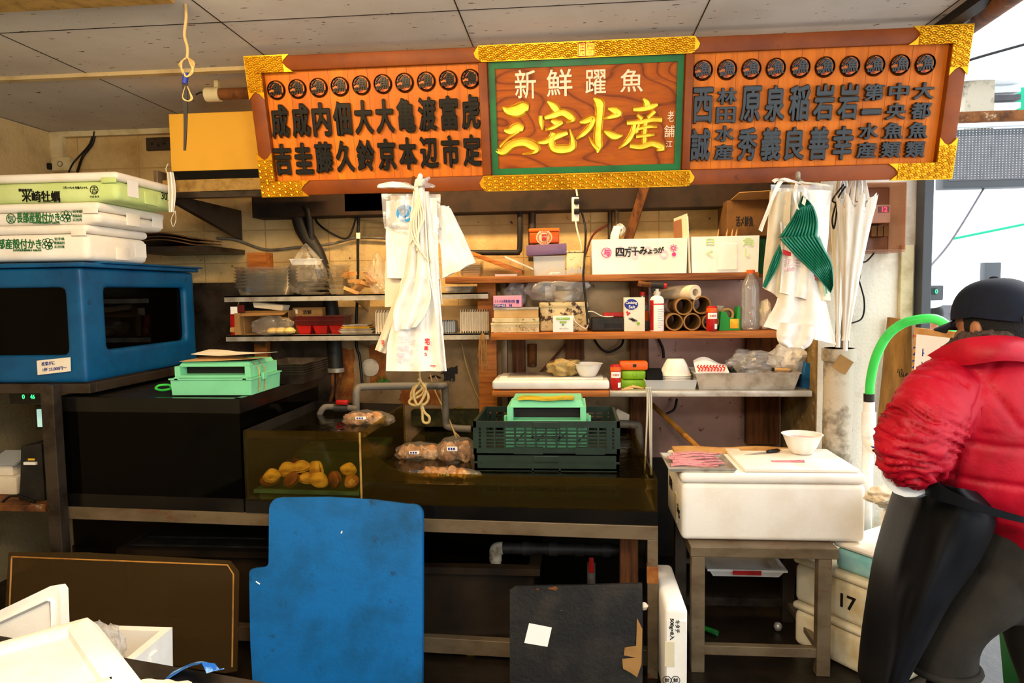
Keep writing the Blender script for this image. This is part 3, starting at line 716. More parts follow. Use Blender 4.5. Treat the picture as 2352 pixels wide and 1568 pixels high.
bl, bc, br_ = (-1.425, 3.70), (-.905, 3.62), (.318, 4.13)
def wall(p, r, z0, z1, m, name='side_pane', th=.01): B().box(0, seglen(p, r), z0, z1, -th, 0, M=seg_frame(p, r)).out(name, m, t)
mid = (M @ Vector((um, 0, 0)))
wall((bl[0], bl[1]), (PA[0]+.004, PA[1]+.01), .70, hm, 'black_matte'); wall((bc[0], bc[1]), (mid.x, mid.y+.012), .70, hm, 'tank_glass')
wall(bc, bl, .70, hm, 'dark_tank', 'rear_panel'); wall((PB[0]-.002, PB[1]+.012), br_, .70, hl, 'tank_glass')
wall(br_, (-.90, 4.13), .70, hl, 'dark_tank', 'rear_panel'); 
B().quad([PA, PB, br_, (-1.42, 4.12)], .646, .66).out('tank_floor', 'dark_tank', t)
wl = hm-.045
B().grid(lambda a, c: (lambda p0, p1: (p0[0]+(p1[0]-p0[0])*a, p0[1]+(p1[1]-p0[1])*a, wl))((PA[0]+(bl[0]-PA[0])*c+.012, PA[1]+.014+(bl[1]-PA[1]-.03)*c), (mid.x+(bc[0]-mid.x)*c-.012, mid.y+.014+(bc[1]-mid.y-.03)*c)), 8, 8).out('water_surface', 'water', t)
w2 = hl-.05
B().grid(lambda a, c: (lambda p0, p1: (p0[0]+(p1[0]-p0[0])*a, p0[1]+(p1[1]-p0[1])*a, w2))((mid.x+.012, mid.y+.014+(4.11-mid.y)*c), (PB[0]+(br_[0]-PB[0])*c-.012, PB[1]+.014+(4.11-PB[1]-.014)*c)), 8, 8).out('water_surface', 'water', t)
B().box(.01, um-.01, hm-.032, hm-.004, -.013, -.0005, M=M).box(um+.12, L-.01, hl-.034, hl-.004, -.013, -.0005, M=M).out('glass_lip', 'tank_glass', t)
B().box(um-.004, um+.004, .70, hm-.002, -.002, .001, M=M).out('pane_seam', 'tan_steel', t)
# green basket of clams in front, dark bin behind
cx0, cx1 = fu(588, 1110)[0], fu(815, 1110)[0]
zb = .662; zt = fu(700, 1125)[1]-.005
tb = B().bin(cx0, cx1, .02, .23, 0, zt-zb, .008, .012, rim=.015)
g = thing('basket', 'dark green basin holding the clams, at the bottom of the clam tank', 'basin', None, M=Matrix.Translation((PA[0], PA[1], zb)) @ Matrix.Rotation(atan2(PB[1]-PA[1], PB[0]-PA[0]), 4, 'Z'))
tb.out('basin', 'basket_green', g, local=True)
B().bin(.17, .52, .34, .66, .12, .30, .008, .012, rim=.02).out('fish_bin', 'basket_green', None, label='dark green bin standing deeper in the clam tank behind the clams', cat='bin').location = Vector((PA[0]+.30, PA[1]+.47, .665))
B().lathe([(.001, 0), (.001, 0)], seg=3)
CL = [(612, 1098, 'clam', 'leftmost yellow clam in the green basin'), (640, 1088, 'clam', 'yellow clam second from the left in the green basin'), (658, 1108, 'clam_brown', 'brown clam between two yellow ones in the green basin'), (687, 1110, 'clam', 'upright yellow clam at the middle of the green basin'),
      (722, 1108, 'clam', 'gaping pale clam right of the middle of the green basin'), (752, 1112, 'clam_brown', 'round brown clam facing the glass in the green basin'), (797, 1112, 'clam', 'spiral striped shell at the right end of the green basin'), (600, 1112, 'clam_brown', 'brown shell half hidden at the left end of the green basin'),
      (705, 1090, 'clam', 'yellow clam on top at the middle of the heap'), (775, 1095, 'clam', 'pale clam behind the striped shell'), (668, 1085, 'clam', 'yellow clam at the back of the heap, left of the middle')]
for k, (x, y, m, lab) in enumerate(CL):
    u, h = fu(x, y); back = .05+.03*(k % 2)+(.05 if k > 7 else 0)
    q = M @ Vector((u, h, -back))
    c = thing('clam', lab, 'clam', q, 'clams in the green basin')
    Rm = Matrix.Translation(q) @ Matrix.Rotation(.9*sin(k*2.1+1), 4, 'Z') @ Matrix.Rotation(radians(58)+.55*sin(k*1.7), 4, 'X') @ Matrix.Rotation(.5*sin(k*1.3), 4, 'Z')
    sz = .030+.004*(k % 3)
    for s in (1, -1):
        B().lathe([(sz, 0), (sz*.97, s*.004), (sz*.88, s*.0075), (sz*.86, s*.0092), (sz*.7, s*.0125), (sz*.68, s*.014), (sz*.45, s*.0165), (sz*.2, s*.018), (.0005, s*.0183)], seg=20).bend(lambda v: Rm @ (lambda q: Vector((q.x, q.y, q.z+s*.16*max(0, sz*.8-q.y)*(.5 if k % 4 else 1.4))))(Vector((v.x*1.32*(1-.38*max(0, v.y/sz)), v.y*.98+abs(v.z)*.5, v.z+s*.001)))).out('shell_half', m if k != 6 else 'abalone', c, 60)
# bagged abalone
ABAL = []
def bagged(px, py, Y, w, h, d, lab, z):
    p = at(px, py, Y); c = thing('bagged_shellfish', lab, 'bag of shellfish', (p.x, Y, z), 'bagged shellfish in the tank')
    for k in range(4):
        ox, oy = p.x+(k-1.5)*w*.2, Y+.02*((-1)**k)
        B().lathe([(w*.02, 0), (w*.16, .006), (w*.2, h*.22), (w*.16, h*.42), (w*.08, h*.55), (.001, h*.58)], (ox, oy, z+.01+.01*(k % 2)), 14).bend(lambda v: v+Vector((nz(v.x, v.y, v.z, 40), nz(v.z, v.x, v.y, 40), nz(v.y, v.z, v.x, 40)))*.016).out('abalone', 'abalone', c, 60)
    bb = B(); bmesh.ops.create_icosphere(bb.bm, subdivisions=4, radius=1)
    def f(v):
        r = 1+.16*nz(v.x, v.y, v.z, 3)+.10*abs(nz(v.x, v.y, v.z+9, 7))+(.35*max(0, v.x-.6)*3 if True else 0)
        return Vector((p.x+v.x*w*.5*r, Y+v.y*d*.5*r, z+h*.42+v.z*h*.42*r))
    bb.bend(f).out('bag', 'film_thin', c, 25)
    B().box(p.x-.02, p.x+.03, Y-d*.5-.004, Y-d*.5-.002, z+h*.55, z+h*.68).out('label', 'paper_white', c)
    b_ = B()
    for i in range(3): b_.box(p.x-.014+.012*i, p.x-.006+.012*i, Y-d*.5-.006, Y-d*.5-.0045, z+h*.58, z+h*.65)
    b_.out('print', 'blue_ink', c)
bagged(838, 970, 3.30, .21, .10, .16, 'bag of abalone floating at the top of the clam tank by the grey pipe', wl-.02)
bagged(960, 1040, 3.35, .22, .11, .2, 'bag of abalone at the left of the low tank with blue label', w2-.02)
bagged(1045, 1040, 3.3, .17, .16, .2, 'upright twisted bag of shellfish beside the green crates', w2-.02)
bagged(1022, 1078, 3.0, .23, .07, .12, 'flat bag of shellfish lying along the front glass left of the crates', w2-.02)
# folding crates in the low tank
def crate(x0, x1, y0, y1, z0, z1, lab, rows, cols, hole=True):
    t = thing('folding_crate', lab, 'crate', ((x0+x1)/2, (y0+y1)/2, z0))
    B().box(x0, x1, y0, y1, z0, z0+.008).out('crate_floor', 'crate_green', t)
    for side in range(4):
        p, q = [((x0, y0), (x1, y0)), ((x1, y0), (x1, y1)), ((x1, y1), (x0, y1)), ((x0, y1), (x0, y0))][side]
        M = seg_frame(p, q, z0); L = seglen(p, q); H = z1-z0; b = B(); n = cols if side % 2 == 0 else max(4, int(cols*.7))
        b.box(0, L, H-.028, H, -.014, 0, M=M); b.box(0, L, 0, .03, -.014, 0, M=M)
        for u in (0, .035, L-.06, L-.025): b.box(u, u+.025, .03, H-.028, -.014, .001, M=M)
        for i in range(1, n): u = .05+(L-.1)*i/n; b.box(u-.004, u+.004, .03, H-.028, -.012, -.001, M=M)
        for r in range(1, rows+1):
            v = .03+(H-.058)*r/(rows+1); thick = .009 if r == (rows+1)//2 else .005
            b.box(0, L, v-thick/2, v+thick/2, -.011, -.002, M=M)
        if H > .1:
            for i in range(1, n-1, 2):
                u = .05+(L-.1)*i/n; u2 = .05+(L-.1)*(i+1)/n
                b.tube([M @ Vector((u, .06, -.006)), M @ Vector((u2, H-.05, -.006))], .0035, 4)
        b.out('crate_side', 'crate_green', t)
        if side == 0:
            hb = B()
            hb.box(L*.5-.06, L*.5+.06, H-.032, H-.001, -.016, .002, .004, M=M)
            hb.box(L*.5-.065, L*.5+.065, H-.075, H-.068, -.015, .002, M=M); hb.box(L*.5-.065, L*.5-.058, H-.075, H-.028, -.015, .002, M=M); hb.box(L*.5+.058, L*.5+.065, H-.075, H-.028, -.015, .002, M=M)
            if H > .1:
                for q in (.28, .7): B().box(L*q, L*(q+.2), .004, .036, -.016, .002, M=M).out('base_plate', 'crate_green', t)
            hb.out('handle', 'crate_green', t)
cz1 = at(1250, 968, 3.1).z; c0, c1 = at(1087, 1000, 3.1).x, at(1424, 1000, 3.1).x
zb = .79
crate(c0, c1, 3.1, 3.52, .662, .79, 'lowest dark green crate, sunk behind the tank glass', 3, 9)
crate(c0+.003, c1-.003, 3.102, 3.518, .792, at(1250, 1046, 3.1).z, 'flat folded dark green crate under the tall one', 1, 10)
zc = at(1250, 1046, 3.1).z+.002
crate(c0, c1, 3.1, 3.52, zc, cz1, 'topmost dark green folding crate of the stack, in the low tank', 5, 12)
# mint-green ticket cases
def mint_case(x0, x1, y0, y1, z0, z1, lab, flap=True):
    t = thing('mint_case', lab, 'case', ((x0+x1)/2, (y0+y1)/2, z0)); H = z1-z0; W_ = x1-x0; s = .04*W_/.4
    B().bin(x0, x1, y0, y1, z0, z0+H*.52, .008, .004, rim=.006).out('tray', 'mint', t)
    def L2(a, z): return [Vector(p) for p in ((x0+a*.6, y0+a, z), (x1-a*.6, y0+a, z), (x1-a*.6, y1-a*.5, z), (x0+a*.6, y1-a*.5, z))]
    B().rings([L2(s*.9, z0+H*.86), L2(s*1.4, z0+H), ]).rings([L2(s*.5, z0+H*.521), L2(s*.5, z0+H*.60)]).box(x0+s*.3, x0+s*1.0, y0+s*.5, y1-s*.25, z0+H*.6, z0+H*.88).box(x1-s*1.0, x1-s*.3, y0+s*.5, y1-s*.25, z0+H*.6, z0+H*.88).box(x0+s*.5, x1-s*.5, y0+s*.5+.06, y0+s*.5+.066, z0+H*.6, z0+H*.88).out('cover', 'mint', t)
    B().box(x0+s, x1-s, y0+s*.5+.055, y0+s*.5+.059, z0+H*.62, z0+H*.85).out('slot', 'black_matte', t, label='dark slot of the cover')
    for q in ((x1-.001, x1+.012, y0+.1, y0+.14, z0+H*.4, z0+H*.62), (x0-.012, x0+.001, y0+.1, y0+.14, z0+H*.4, z0+H*.62), (x0+.02, x0+.04, y0-.006, y0+.004, z0+H*.46, z0+H*.56), (x1-.04, x1-.02, y0-.006, y0+.004, z0+H*.46, z0+H*.56)): B().box(*q, .002).out('latch', 'mint', t)
    return t
mx0, mx1 = at(392, 890, 2.99).x, at(578, 890, 2.99).x
t = mint_case(mx0, mx1, 2.99, 3.30, 1.152, at(500, 833, 2.99).z, 'mint green plastic case on the black tank rim under the blue tank')
b = B()
for y in (3.06, 3.12):
    b.tube([(mx1+.004, y, 1.16), (mx1+.004, y+.005, 1.26), (mx1-.03, y+.01, at(500, 833, 2.99).z+.002)], .0025, 5)
b.out('rubber_band', 'rope', t, 60)
zp_ = at(500, 833, 2.99).z+.001
b = B().grid(lambda a, c: Vector((mx0+.03+.36*a, 3.02+.16*c, zp_+.004+.012*sin(a*5)*c+.012*a*a)), 10, 4, .0015); b.out('envelope', 'paper_tan', None, 60, 'tan paper envelope lying on the mint case by the blue tank', 'paper')
b = B().grid(lambda a, c: Vector((mx0+.07+.34*a, 3.05+.16*c, zp_+.026+.010*sin(a*4+1)*c+.02*abs(a-.4))), 10, 4, .0015); b.out('envelope', 'paper', None, 60, 'cream paper sheet uppermost on the mint case by the blue tank', 'paper')
mx0, mx1 = at(1160, 950, 3.2).x, at(1352, 950, 3.2).x
t = mint_case(mx0, mx1, 3.16, 3.46, zc+.012, at(1250, 920, 3.2).z, 'mint green plastic case inside the topmost dark green crate')
B().grid(lambda a, c: Vector((mx0+.06+.26*a, 3.19+.12*c, at(1250, 920, 3.2).z+.006+.003*sin(a*9))), 8, 3, .003).out('yellow_sheet', 'yellow_dirty', None, 60, 'dirty yellow plastic sheet on the mint case in the crate', 'sheet')
# blue board, brown sheet and black board leaning on the stand
def lean(name, poly, Ytop, Ybot, th, m, label, cat, bev=True):
    """poly in pixels; the board leans between two depths"""
    ys = [p[1] for p in poly]; a, c = min(ys), max(ys); V = []
    p0, p1 = at(sum(p[0] for p in poly)/len(poly), a, Ytop), at(sum(p[0] for p in poly)/len(poly), c, Ybot)
    up = Vector((0, p0.y-p1.y, p0.z-p1.z)).normalized(); M = frame((0, p1.y, p1.z), (1, 0, 0), up); n = Vector((M[0][2], M[1][2], M[2][2])); o = Vector((0, p1.y, p1.z)); E0 = Vector((0, 0, EYE)); Q = []
    for x, y in poly:
        d = ray(x, y); t_ = (o-E0).dot(n)/d.dot(n); q = E0+d*t_-o; Q.append((q.x, q.dot(up)))
    low = min(q[1] for q in Q); 
    b = B().prism(Q, th, M)
    return b, M, Q
def arc(cx, cy, r, a0, a1, n=4): return [(cx+r*cos(radians(a0+(a1-a0)*i/n)), cy+r*sin(radians(a0+(a1-a0)*i/n))) for i in range(n+1)]
P = arc(652, 1168, 27, 180, 270) + [(760, 1140), (860, 1146), (940, 1156)] + arc(950, 1180, 24, 270, 360) + [(974, 1380), (973, 1566), (973, 1600), (930, 1604), (606, 1580)] + [(588, 1560), (583, 1480), (581, 1390)] + arc(592, 1314, 12, 180, 270) + [(612, 1300)] + arc(612, 1288, 12, 90, 0)
b, Mb, Qb = lean('board', P, 2.78, 2.60, .03, 'blue_board', '', '')
t = thing('cutting_board', 'large scratched blue plastic board with notched lower left, leaning on the tank stand', 'board', (at(780, 1400, 2.7).x, 2.62, 0))
b.out('board', 'blue_board', t)
b = B()
for (x, y, l, a) in ((600, 1335, .02, 2.6), (790, 1220, .010, 1.2)):
    d = ray(x, y); n = Vector((Mb[0][2], Mb[1][2], Mb[2][2])); o = Vector((Mb[0][3], Mb[1][3], Mb[2][3])); q = Vector((0, 0, EYE)); q = q+d*((o-q).dot(n)/d.dot(n))+n*.0305
    u = Vector((1, 0, 0))*cos(a)+Vector((Mb[0][1], Mb[1][1], Mb[2][1]))*sin(a); b.tube([q-u*l/2, q+u*l/2], .0012 if l > .03 else .003, 4)
b.out('scratches', 'paper_white', t)
P = [(22, 1268)] + [(200, 1268), (420, 1280), (530, 1287), (551, 1312), (549, 1420), (546, 1540), (520, 1545), (10, 1470)]
b, M_, Q_ = lean('sheet', P, 2.80, 2.68, .006, '', '', '')
t = thing('acrylic_sheet', 'brown see-through acrylic sheet with clipped corner, leaning at lower left', 'sheet', (at(280, 1400, 2.7).x, 2.74, 0))
b.out('sheet', 'brown_sheet', t)
b = B(); n = Vector((M_[0][2], M_[1][2], M_[2][2]))
def on(M_, x, y, e=.0):
    n = Vector((M_[0][2], M_[1][2], M_[2][2])); o = Vector((M_[0][3], M_[1][3], M_[2][3])); q = Vector((0, 0, EYE)); d = ray(x, y); return q+d*((o-q).dot(n)/d.dot(n))+n*e
b.tube([on(M_, 30, 1278, .008), on(M_, 525, 1297, .008), on(M_, 538, 1318, .008), on(M_, 535, 1530, .008)], .004, 4)
b.tube([on(M_, 30, 1278, .008), on(M_, 24, 1420, .008)], .004, 4)
b.out('edge_strip', 'bamboo', t)
P = [(1172, 1352)] + [(1185, 1343), (1330, 1341), (1474, 1337), (1476, 1480), (1474, 1585), (1172, 1590)]
b, Mk, Q_ = lean('bb', P, 2.74, 2.66, .02, '', '', '')
t = thing('black_board', 'scuffed black board with a blank paper square, leaning under the low tank', 'board', (at(1320, 1450, 2.7).x, 2.68, 0))
b.out('board', 'black_board', t)
B().raw([on(Mk, *p, .0215) for p in ((1216, 1427), (1268, 1437), (1258, 1481), (1205, 1472))], [(0, 1, 2, 3)])
b = B(); b.raw([on(Mk, *p, .0215) for p in ((1216, 1427), (1268, 1437), (1258, 1481), (1205, 1472))], [(0, 1, 2, 3)]); b.solid(.001); b.out('paper_square', 'paper_white', t)
b = B(); b.raw([on(Mk, *p, .023) for p in ((1462, 1415), (1474, 1440), (1472, 1520), (1462, 1550), (1448, 1540), (1430, 1530), (1428, 1508), (1460, 1505), (1432, 1500), (1434, 1482), (1460, 1478))], [tuple(range(11))]); b.solid(.002); b.out('torn_cardboard', 'card', t)
for x, y, w in ((1288, 1398, .008), (1235, 1350, .016), (1270, 1348, .04)):
    q = on(Mk, x, y, .0215); B().lathe([(w/2, 0), (w/2, .0015), (w*.2, .002)], seg=7, M=front(q)).bend(lambda v: Vector((v.x, v.y, q.z+(v.z-q.z)*.4*(1+.5*sin(v.x*900))))).out('paint_chip', 'rust', t)
# tanks and pipes in the dark under the stand
def trough(x0, x1, y0, y1, z1, lab): 
    t = thing('sump_tank', lab, 'tank', ((x0+x1)/2, (y0+y1)/2, 0)); B().bin(x0, x1, y0, y1, 0.0, z1, .02, 0, rim=.03).out('basin', 'dark_tank', t); B().box(x0+.02, x1-.02, y0+.02, y1-.02, z1-.06, z1-.055).out('water_surface', 'water', t)
p, q = at(215, 1240, 3.2), at(620, 1240, 3.2)
trough(-2.15, -1.12, 3.10, 3.75, .40, 'dark covered sump tank under the left tank, behind the acrylic sheet')
B().box(-2.14, -1.14, 3.11, 3.74, .402, .412).box(-2.1, -1.5, 3.2, 3.24, .412, .42).out('sump_cover', 'black_board', None, label='wet black cover sheet lying on the left sump tank', cat='cover')
trough(at(975, 1400, 2.95).x-.15, at(1226, 1400, 2.95).x, 2.95, 3.55, at(1100, 1298, 2.95).z, 'open grey-brown sump tank behind the blue board with a drain pipe')
b = B(); a = at(1140, 1258, 3.1); c = at(1440, 1250, 3.1)
t = thing('drain_pipe', 'black drain pipe running under the low tank into a white elbow', 'pipe', (a.x, 3.1, a.z))
B().tube([(a.x, 3.1, a.z), (c.x, 3.1, a.z)], .026, 14).out('pipe', 'black_rubber', t, 50)
B().tube(cr([(a.x+.03, 3.1, a.z), (a.x, 3.1, a.z-.005), (a.x-.004, 3.1, a.z-.03), (a.x-.004, 3.1, a.z-.06)], 4), .029, 14).tube([(a.x-.004, 3.1, a.z-.05), (a.x-.004, 3.1, at(1140, 1305, 3.1).z)], .025, 14).out('elbow', 'pipe_paint', t, 50)
for k in range(4): B().tube([(a.x+.12+.12*k, 3.1, a.z), (a.x+.16+.12*k, 3.1, a.z)], .032, 14).out('joint', 'black_rubber', t, 50)
v = at(1358, 1300, 3.2); t = thing('red_valve', 'small red valve handle in the dark under the low tank', 'valve', (v.x, 3.2, v.z-.06))
B().box(v.x-.012, v.x+.012, 3.19, 3.2, v.z-.03, v.z+.045, .006).out('handle', 'red_plastic', t, 40); B().tube([(v.x, 3.22, 0), (v.x, 3.22, v.z+.01)], .02, 12).out('body', 'grey_pvc', t, 50)
x0, x1, _, _ = r4(1424, 1466, 1245, 1345, 3.0); B().box(x0, x1, 3.0, 3.06, 0, .58, .003).out('wooden_post', 'wood_post', None, label='brown square post under the right end of the low tank', cat='post')
# tall white foam box on end at the stand's right leg
x0, x1 = .343, at(1580, 1420, 2.62).x; zt = at(1540, 1396, 2.62).z
t = thing('foam_box', 'white foam box stood on end between tank stand and table, marked in black', 'foam box', ((x0+x1)/2, 2.8, 0))
B().box(x0, x1, 2.62, 3.06, 0, zt, .02, 3).box(x0+.006, x1-.006, 2.617, 2.621, .02, zt-.05).out('body', 'foam', t, 40)
q = at(1527, 1500, 2.62); B().box(x0-.002, x0+.035, 2.614, 2.617, q.z-.05, q.z+.05, .003).out('handle_recess', 'foam_dirty', t)
p = at(1543, 1445, 2.615)
Mr = frame((p.x, 2.6155, p.z), (0, 0, -1), (1, 0, 0))
B().text('500g×8入', Mr, .085, .020, d=.001, bold=.02).text('キタチ', Mr @ Matrix.Translation((-.012, .022, 0)), .05, .018, d=.001, bold=.02).out('printed_text', 'black_ink', t)
for k, x in enumerate((1532, 1552)):
    b = B(); c_ = at(x, 1562, 2.615); b.lathe([(.017, 0), (.017, .001), (.0145, .001), (.0145, 0)], seg=20, M=frame((c_.x, 2.6165, c_.z), (1, 0, 0), (0, 0, 1)), cap=False); b.text('鮮', frame((c_.x, 2.6155, c_.z), (1, 0, 0), (0, 0, 1)), .018, .018, d=.001)
    b.out('printed_mark', 'black_ink', t)
# work table with the big foam box
t = thing('work_table', 'grey steel work table with lower shelf, carrying the white cutting box', 'table', (.78, 3.1, 0))
tx0, tx1 = .478, 1.07
B().box(tx0, tx1, 2.86, 3.38, .495, .54, .004).out('top_rail', 'steel', t)
for x in (tx0+.005, tx1-.055-.025):
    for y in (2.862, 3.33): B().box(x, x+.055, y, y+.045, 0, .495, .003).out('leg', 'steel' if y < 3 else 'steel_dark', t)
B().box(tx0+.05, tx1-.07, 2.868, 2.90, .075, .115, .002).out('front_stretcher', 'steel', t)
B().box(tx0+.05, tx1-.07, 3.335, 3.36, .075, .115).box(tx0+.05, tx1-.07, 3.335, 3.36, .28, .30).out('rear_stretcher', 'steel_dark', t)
for x in (tx0+.02, tx1-.06): B().box(x, x+.025, 2.91, 3.33, .075, .10).out('side_stretcher', 'steel', t)
def foam_body(t, x0, x1, y0, y1, z0, z1, m='foam', lid=.035, over=.008, mlid=None, seam=True):
    r = .025; zl = z1-lid
    B().box(x0, x1, y0, y1, z0, zl, .022, 4).out('body', m, t, 50)
    if lid: B().box(x0-over, x1+over, y0-over, y1+over, zl+.001, z1, .018, 4).out('lid', mlid or m, t, 50)
fx0, fx1, fy0, fy1 = .452, 1.20, 2.93, 3.37
t = thing('foam_box', 'large white foam box used as a cutting bench on the steel table', 'foam box', ((fx0+fx1)/2, (fy0+fy1)/2, .541))
foam_body(t, fx0, fx1, fy0, fy1, .541, .83, 'foam', .045, .004)
B().box(fx0-.004, fx0+.01, 3.05, 3.12, .57, .70, .004).out('handle_recess', 'foam_dirty', t)
Ml = frame((fx0-.001, 3.22, .68), (0, -1, 0), (0, 0, 1))
for s_, q_, w_ in (('鮮魚', (-.03, .02, 0), .1), ('6kg', (.2, -.04, 0), .08)): B().text(s_, Ml @ Matrix.Translation(q_), w_, .05, d=.001).out('printed_text', 'black_ink', t)
b = B(); b.box(at(1690, 1050, 3.1).x, at(1960, 1050, 3.05).x-.01, 2.945, 3.33, .8315, .846, .006, 2)
b.out('cutting_board', 'foam_stain', None, 40, 'cream cutting board on the big white foam box', 'board')
b = B().grid(lambda a, c: Vector((.47+.56*a, 3.28+.08*c, .832+.015+.004*sin(a*11))), 10, 2, .012); b.out('wood_strip', 'wood_pale', None, 50, 'pale worn wooden strip along the back of the white foam box', 'strip')
# fillet tray, knife, fillets, bowl
x0, x1 = at(1532, 1070, 3.0).x, at(1688, 1080, 2.96).x
t = thing('fillet_tray', 'small grey steel tray on the left end of the white foam box', 'tray', ((x0+x1)/2, 3.06, .8315))
B().bin(x0, x1, 2.935, 3.22, .8315, .848, .003, .006, rim=.003).out('pan', 'steel_clean', t)
for k in range(6):
    y = 3.03+.028*k; xo = x0+.02+.012*(k % 3); ln = .20+.02*(k % 2)
    b = B().grid(lambda a, c: Vector((xo+ln*a, y+.035*(c-.5)*(1-.5*a*a)+.012*sin(a*4+k), .838+.004*k+.008*sin(pi*c)*(1-.6*a)+.003*sin(a*7+k))), 14, 4, .004)
    b.out('fish_fillet', 'fish', None, 60, 'pink fish fillet ' + ['nearest the front edge of the grey tray', 'second from the front edge of the grey tray', 'in the middle of the pile on the grey tray, lower', 'in the middle of the pile on the grey tray, upper', 'second from the back of the grey tray', 'at the back of the grey tray'][k], 'fish fillet', 'fillets on the grey tray')
p, q = at(1772, 1063, 3.08), at(1845, 1058, 3.08)
B().grid(lambda a, c: Vector((p.x+(q.x-p.x)*a, 3.06+.03*c*(1-.3*a), .848+.008*sin(pi*c)*(.3+a*.7))), 12, 4, .003).out('fish_fillet', 'fish', None, 60, 'single thin pink fillet on the cream cutting board', 'fish fillet')
p, q, r_ = at(1732, 1046, 3.22), at(1760, 1040, 3.23), at(1792, 1031, 3.24)
t = thing('knife', 'black-handled kitchen knife behind the cutting board', 'knife', (q.x, 3.23, .847))
B().tube([(q.x, 3.225, .853), (q.x+.01, 3.228, .855), (r_.x-.01, 3.25, .855), (r_.x, 3.252, .853)], [.006, .008, .009, .005], 8).out('handle', 'black_gloss', t, 50)
B().raw([(p.x-.05, 3.19, .848), (q.x, 3.215, .848), (q.x, 3.23, .849), (p.x, 3.215, .849)], [(0, 1, 2, 3)])
b = B(); b.raw([(p.x-.05, 3.19, .8495), (q.x, 3.213, .85), (q.x, 3.235, .852), (p.x, 3.215, .851)], [(0, 1, 2, 3)]); b.solid(.002); b.out('blade', 'steel_clean', t)
def bowl(b, c, r, h, lob=0, t=.004, seg=40):
    pr = [(r*.5, 0), (r*.56, h*.05), (r*.72, h*.35), (r*.87, h*.7), (r*.97, h*.95), (r*1.03, h), (r*1.03, h-.003), (r*.95, h*.94)]
    pr = [(r*.5, 0), (r*.58, h*.08), (r*.74, h*.38), (r*.88, h*.72), (r*.97, h*.95), (r*1.04, h), (r*.96, h), (r*.86, h*.72), (r*.72, h*.4), (r*.55, h*.12), (.001, h*.1)]
    R = []
    for q, (ra, ha) in enumerate(pr):
        R.append([Vector((c[0]+ra*(1+(lob*cos(10*2*pi*k/seg)*(1 if 0 < q < 9 and q not in (4, 5, 6) else 0)))*cos(2*pi*k/seg), c[1]+ra*(1+lob*cos(20*pi*k/seg)*(1 if 0 < q < 9 and q not in (4, 5, 6) else 0))*sin(2*pi*k/seg), c[2]+ha)) for k in range(seg)])
    return b.rings(R)
p = at(1843, 1020, 3.23)
t = thing('bowl', 'white fluted bowl of pink liquid on the big foam box', 'bowl', (p.x, 3.23, .835))
bowl(B(), (p.x, 3.235, .8475), .087, .088, .02).out('bowl', 'white_plastic', t, 60)
B().lathe([(.001, .066), (.072, .066)], (p.x, 3.235, .8475), 30, cap=False).out('liquid', 'pink_liquid', t)
# under the table
x0, x1 = at(1612, 1350, 3.3).x, at(1775, 1350, 3.3).x; z = at(1690, 1370, 3.2).z
t = thing('tray_lid', 'white plastic lid with a red strip on the table lower rail', 'lid', ((x0+x1)/2, 3.2, .30))
B().bin(x0, x1, 3.12, 3.40, .302, .345, .008, .02, rim=.01).out('lid', 'white_plastic', t)
B().box(x0+.1, x0+.225, 3.107, 3.1095, .322, .342).out('red_strip', 'red_plastic', t)
p = at(1620, 1412, 3.1); t = thing('marker_pen', 'green marker pen on the floor under the steel table', 'pen', (p.x, 3.2, .001))
B().tube([(p.x-.02, 3.26, .014), (p.x+.05, 3.2, .014)], .012, 10).out('barrel', 'green_plastic', t, 50); B().tube([(p.x+.05, 3.2, .014), (p.x+.07, 3.18, .014)], .013, 10).out('cap', 'green_ink', t, 50)
p = at(1780, 1425, 3.3); B().lathe([(.001, 0), (.014, .004), (.02, .02), (.014, .036), (.001, .04)], (p.x, 3.25, 0), 14).out('castor_ball', 'steel_clean', None, 60, 'small shiny steel ball on the floor under the table', 'ball')
# corner with the till under the crab tank
t = thing('side_shelf', 'rusty steel shelf under the blue tank carrying the till', 'shelf', (-2.8, 3.1, .74))
z = at(50, 1160, 2.95).z
B().box(-3.22, -2.43, 2.95, 3.5, z-.03, z, .003).out('board', 'rust', t)
B().box(-3.2, -2.44, 2.97, 3.0, 0, z-.4).out('front_panel', 'dark_tank', t)
B().box(-3.2, -3.15, 2.96, 3.0, z-.4, z-.03).out('leg', 'steel_dark', t)
x0, x1, a, c = r4(38, 98, 1020, 1122, 3.02)
t = thing('receipt_printer', 'black receipt printer with paper slip, on the rusty shelf', 'printer', ((x0+x1)/2, 3.1, z))
M = frame((0, 3.02, z+.001), (1, 0, 0), (0, 0, 1))
B().prism([(x0, 0), (x1, 0), (x1, c-z), (x0+.03, c-z-.01), (x0+.015, .1)], .18, M @ Matrix.Translation((0, 0, -.18))).out('casing', 'black_rubber', t)
q = at(72, 1062, 3.02); B().box(q.x-.03, q.x+.03, 3.008, 3.02, q.z-.008, q.z+.004).out('paper_slip', 'paper_white', t); B().box(q.x-.012, q.x+.02, 3.015, 3.0195, q.z+.012, q.z+.02).out('badge', 'yellow_cap', t)
x0, x1, a, c = r4(20, 93, 898, 912, 3.0)
t = thing('display_scale', 'dark scale display with green digits hanging under the blue tank', 'display', ((x0+x1)/2, 3.05, 1.1))
B().box(x0, x1, 3.0, 3.06, 1.11, 1.166, .003).out('casing', 'black_gloss', t)
B().text('0', front((at(53, 902, 2.999).x, 2.9995, 1.145)), .012, .02, d=.001).text('46', front((at(74, 902, 2.999).x, 2.9995, 1.145)), .022, .02, d=.001).out('digits', 'led_green', t)
x0, x1, a, c = r4(85, 100, 940, 980, 3.1)
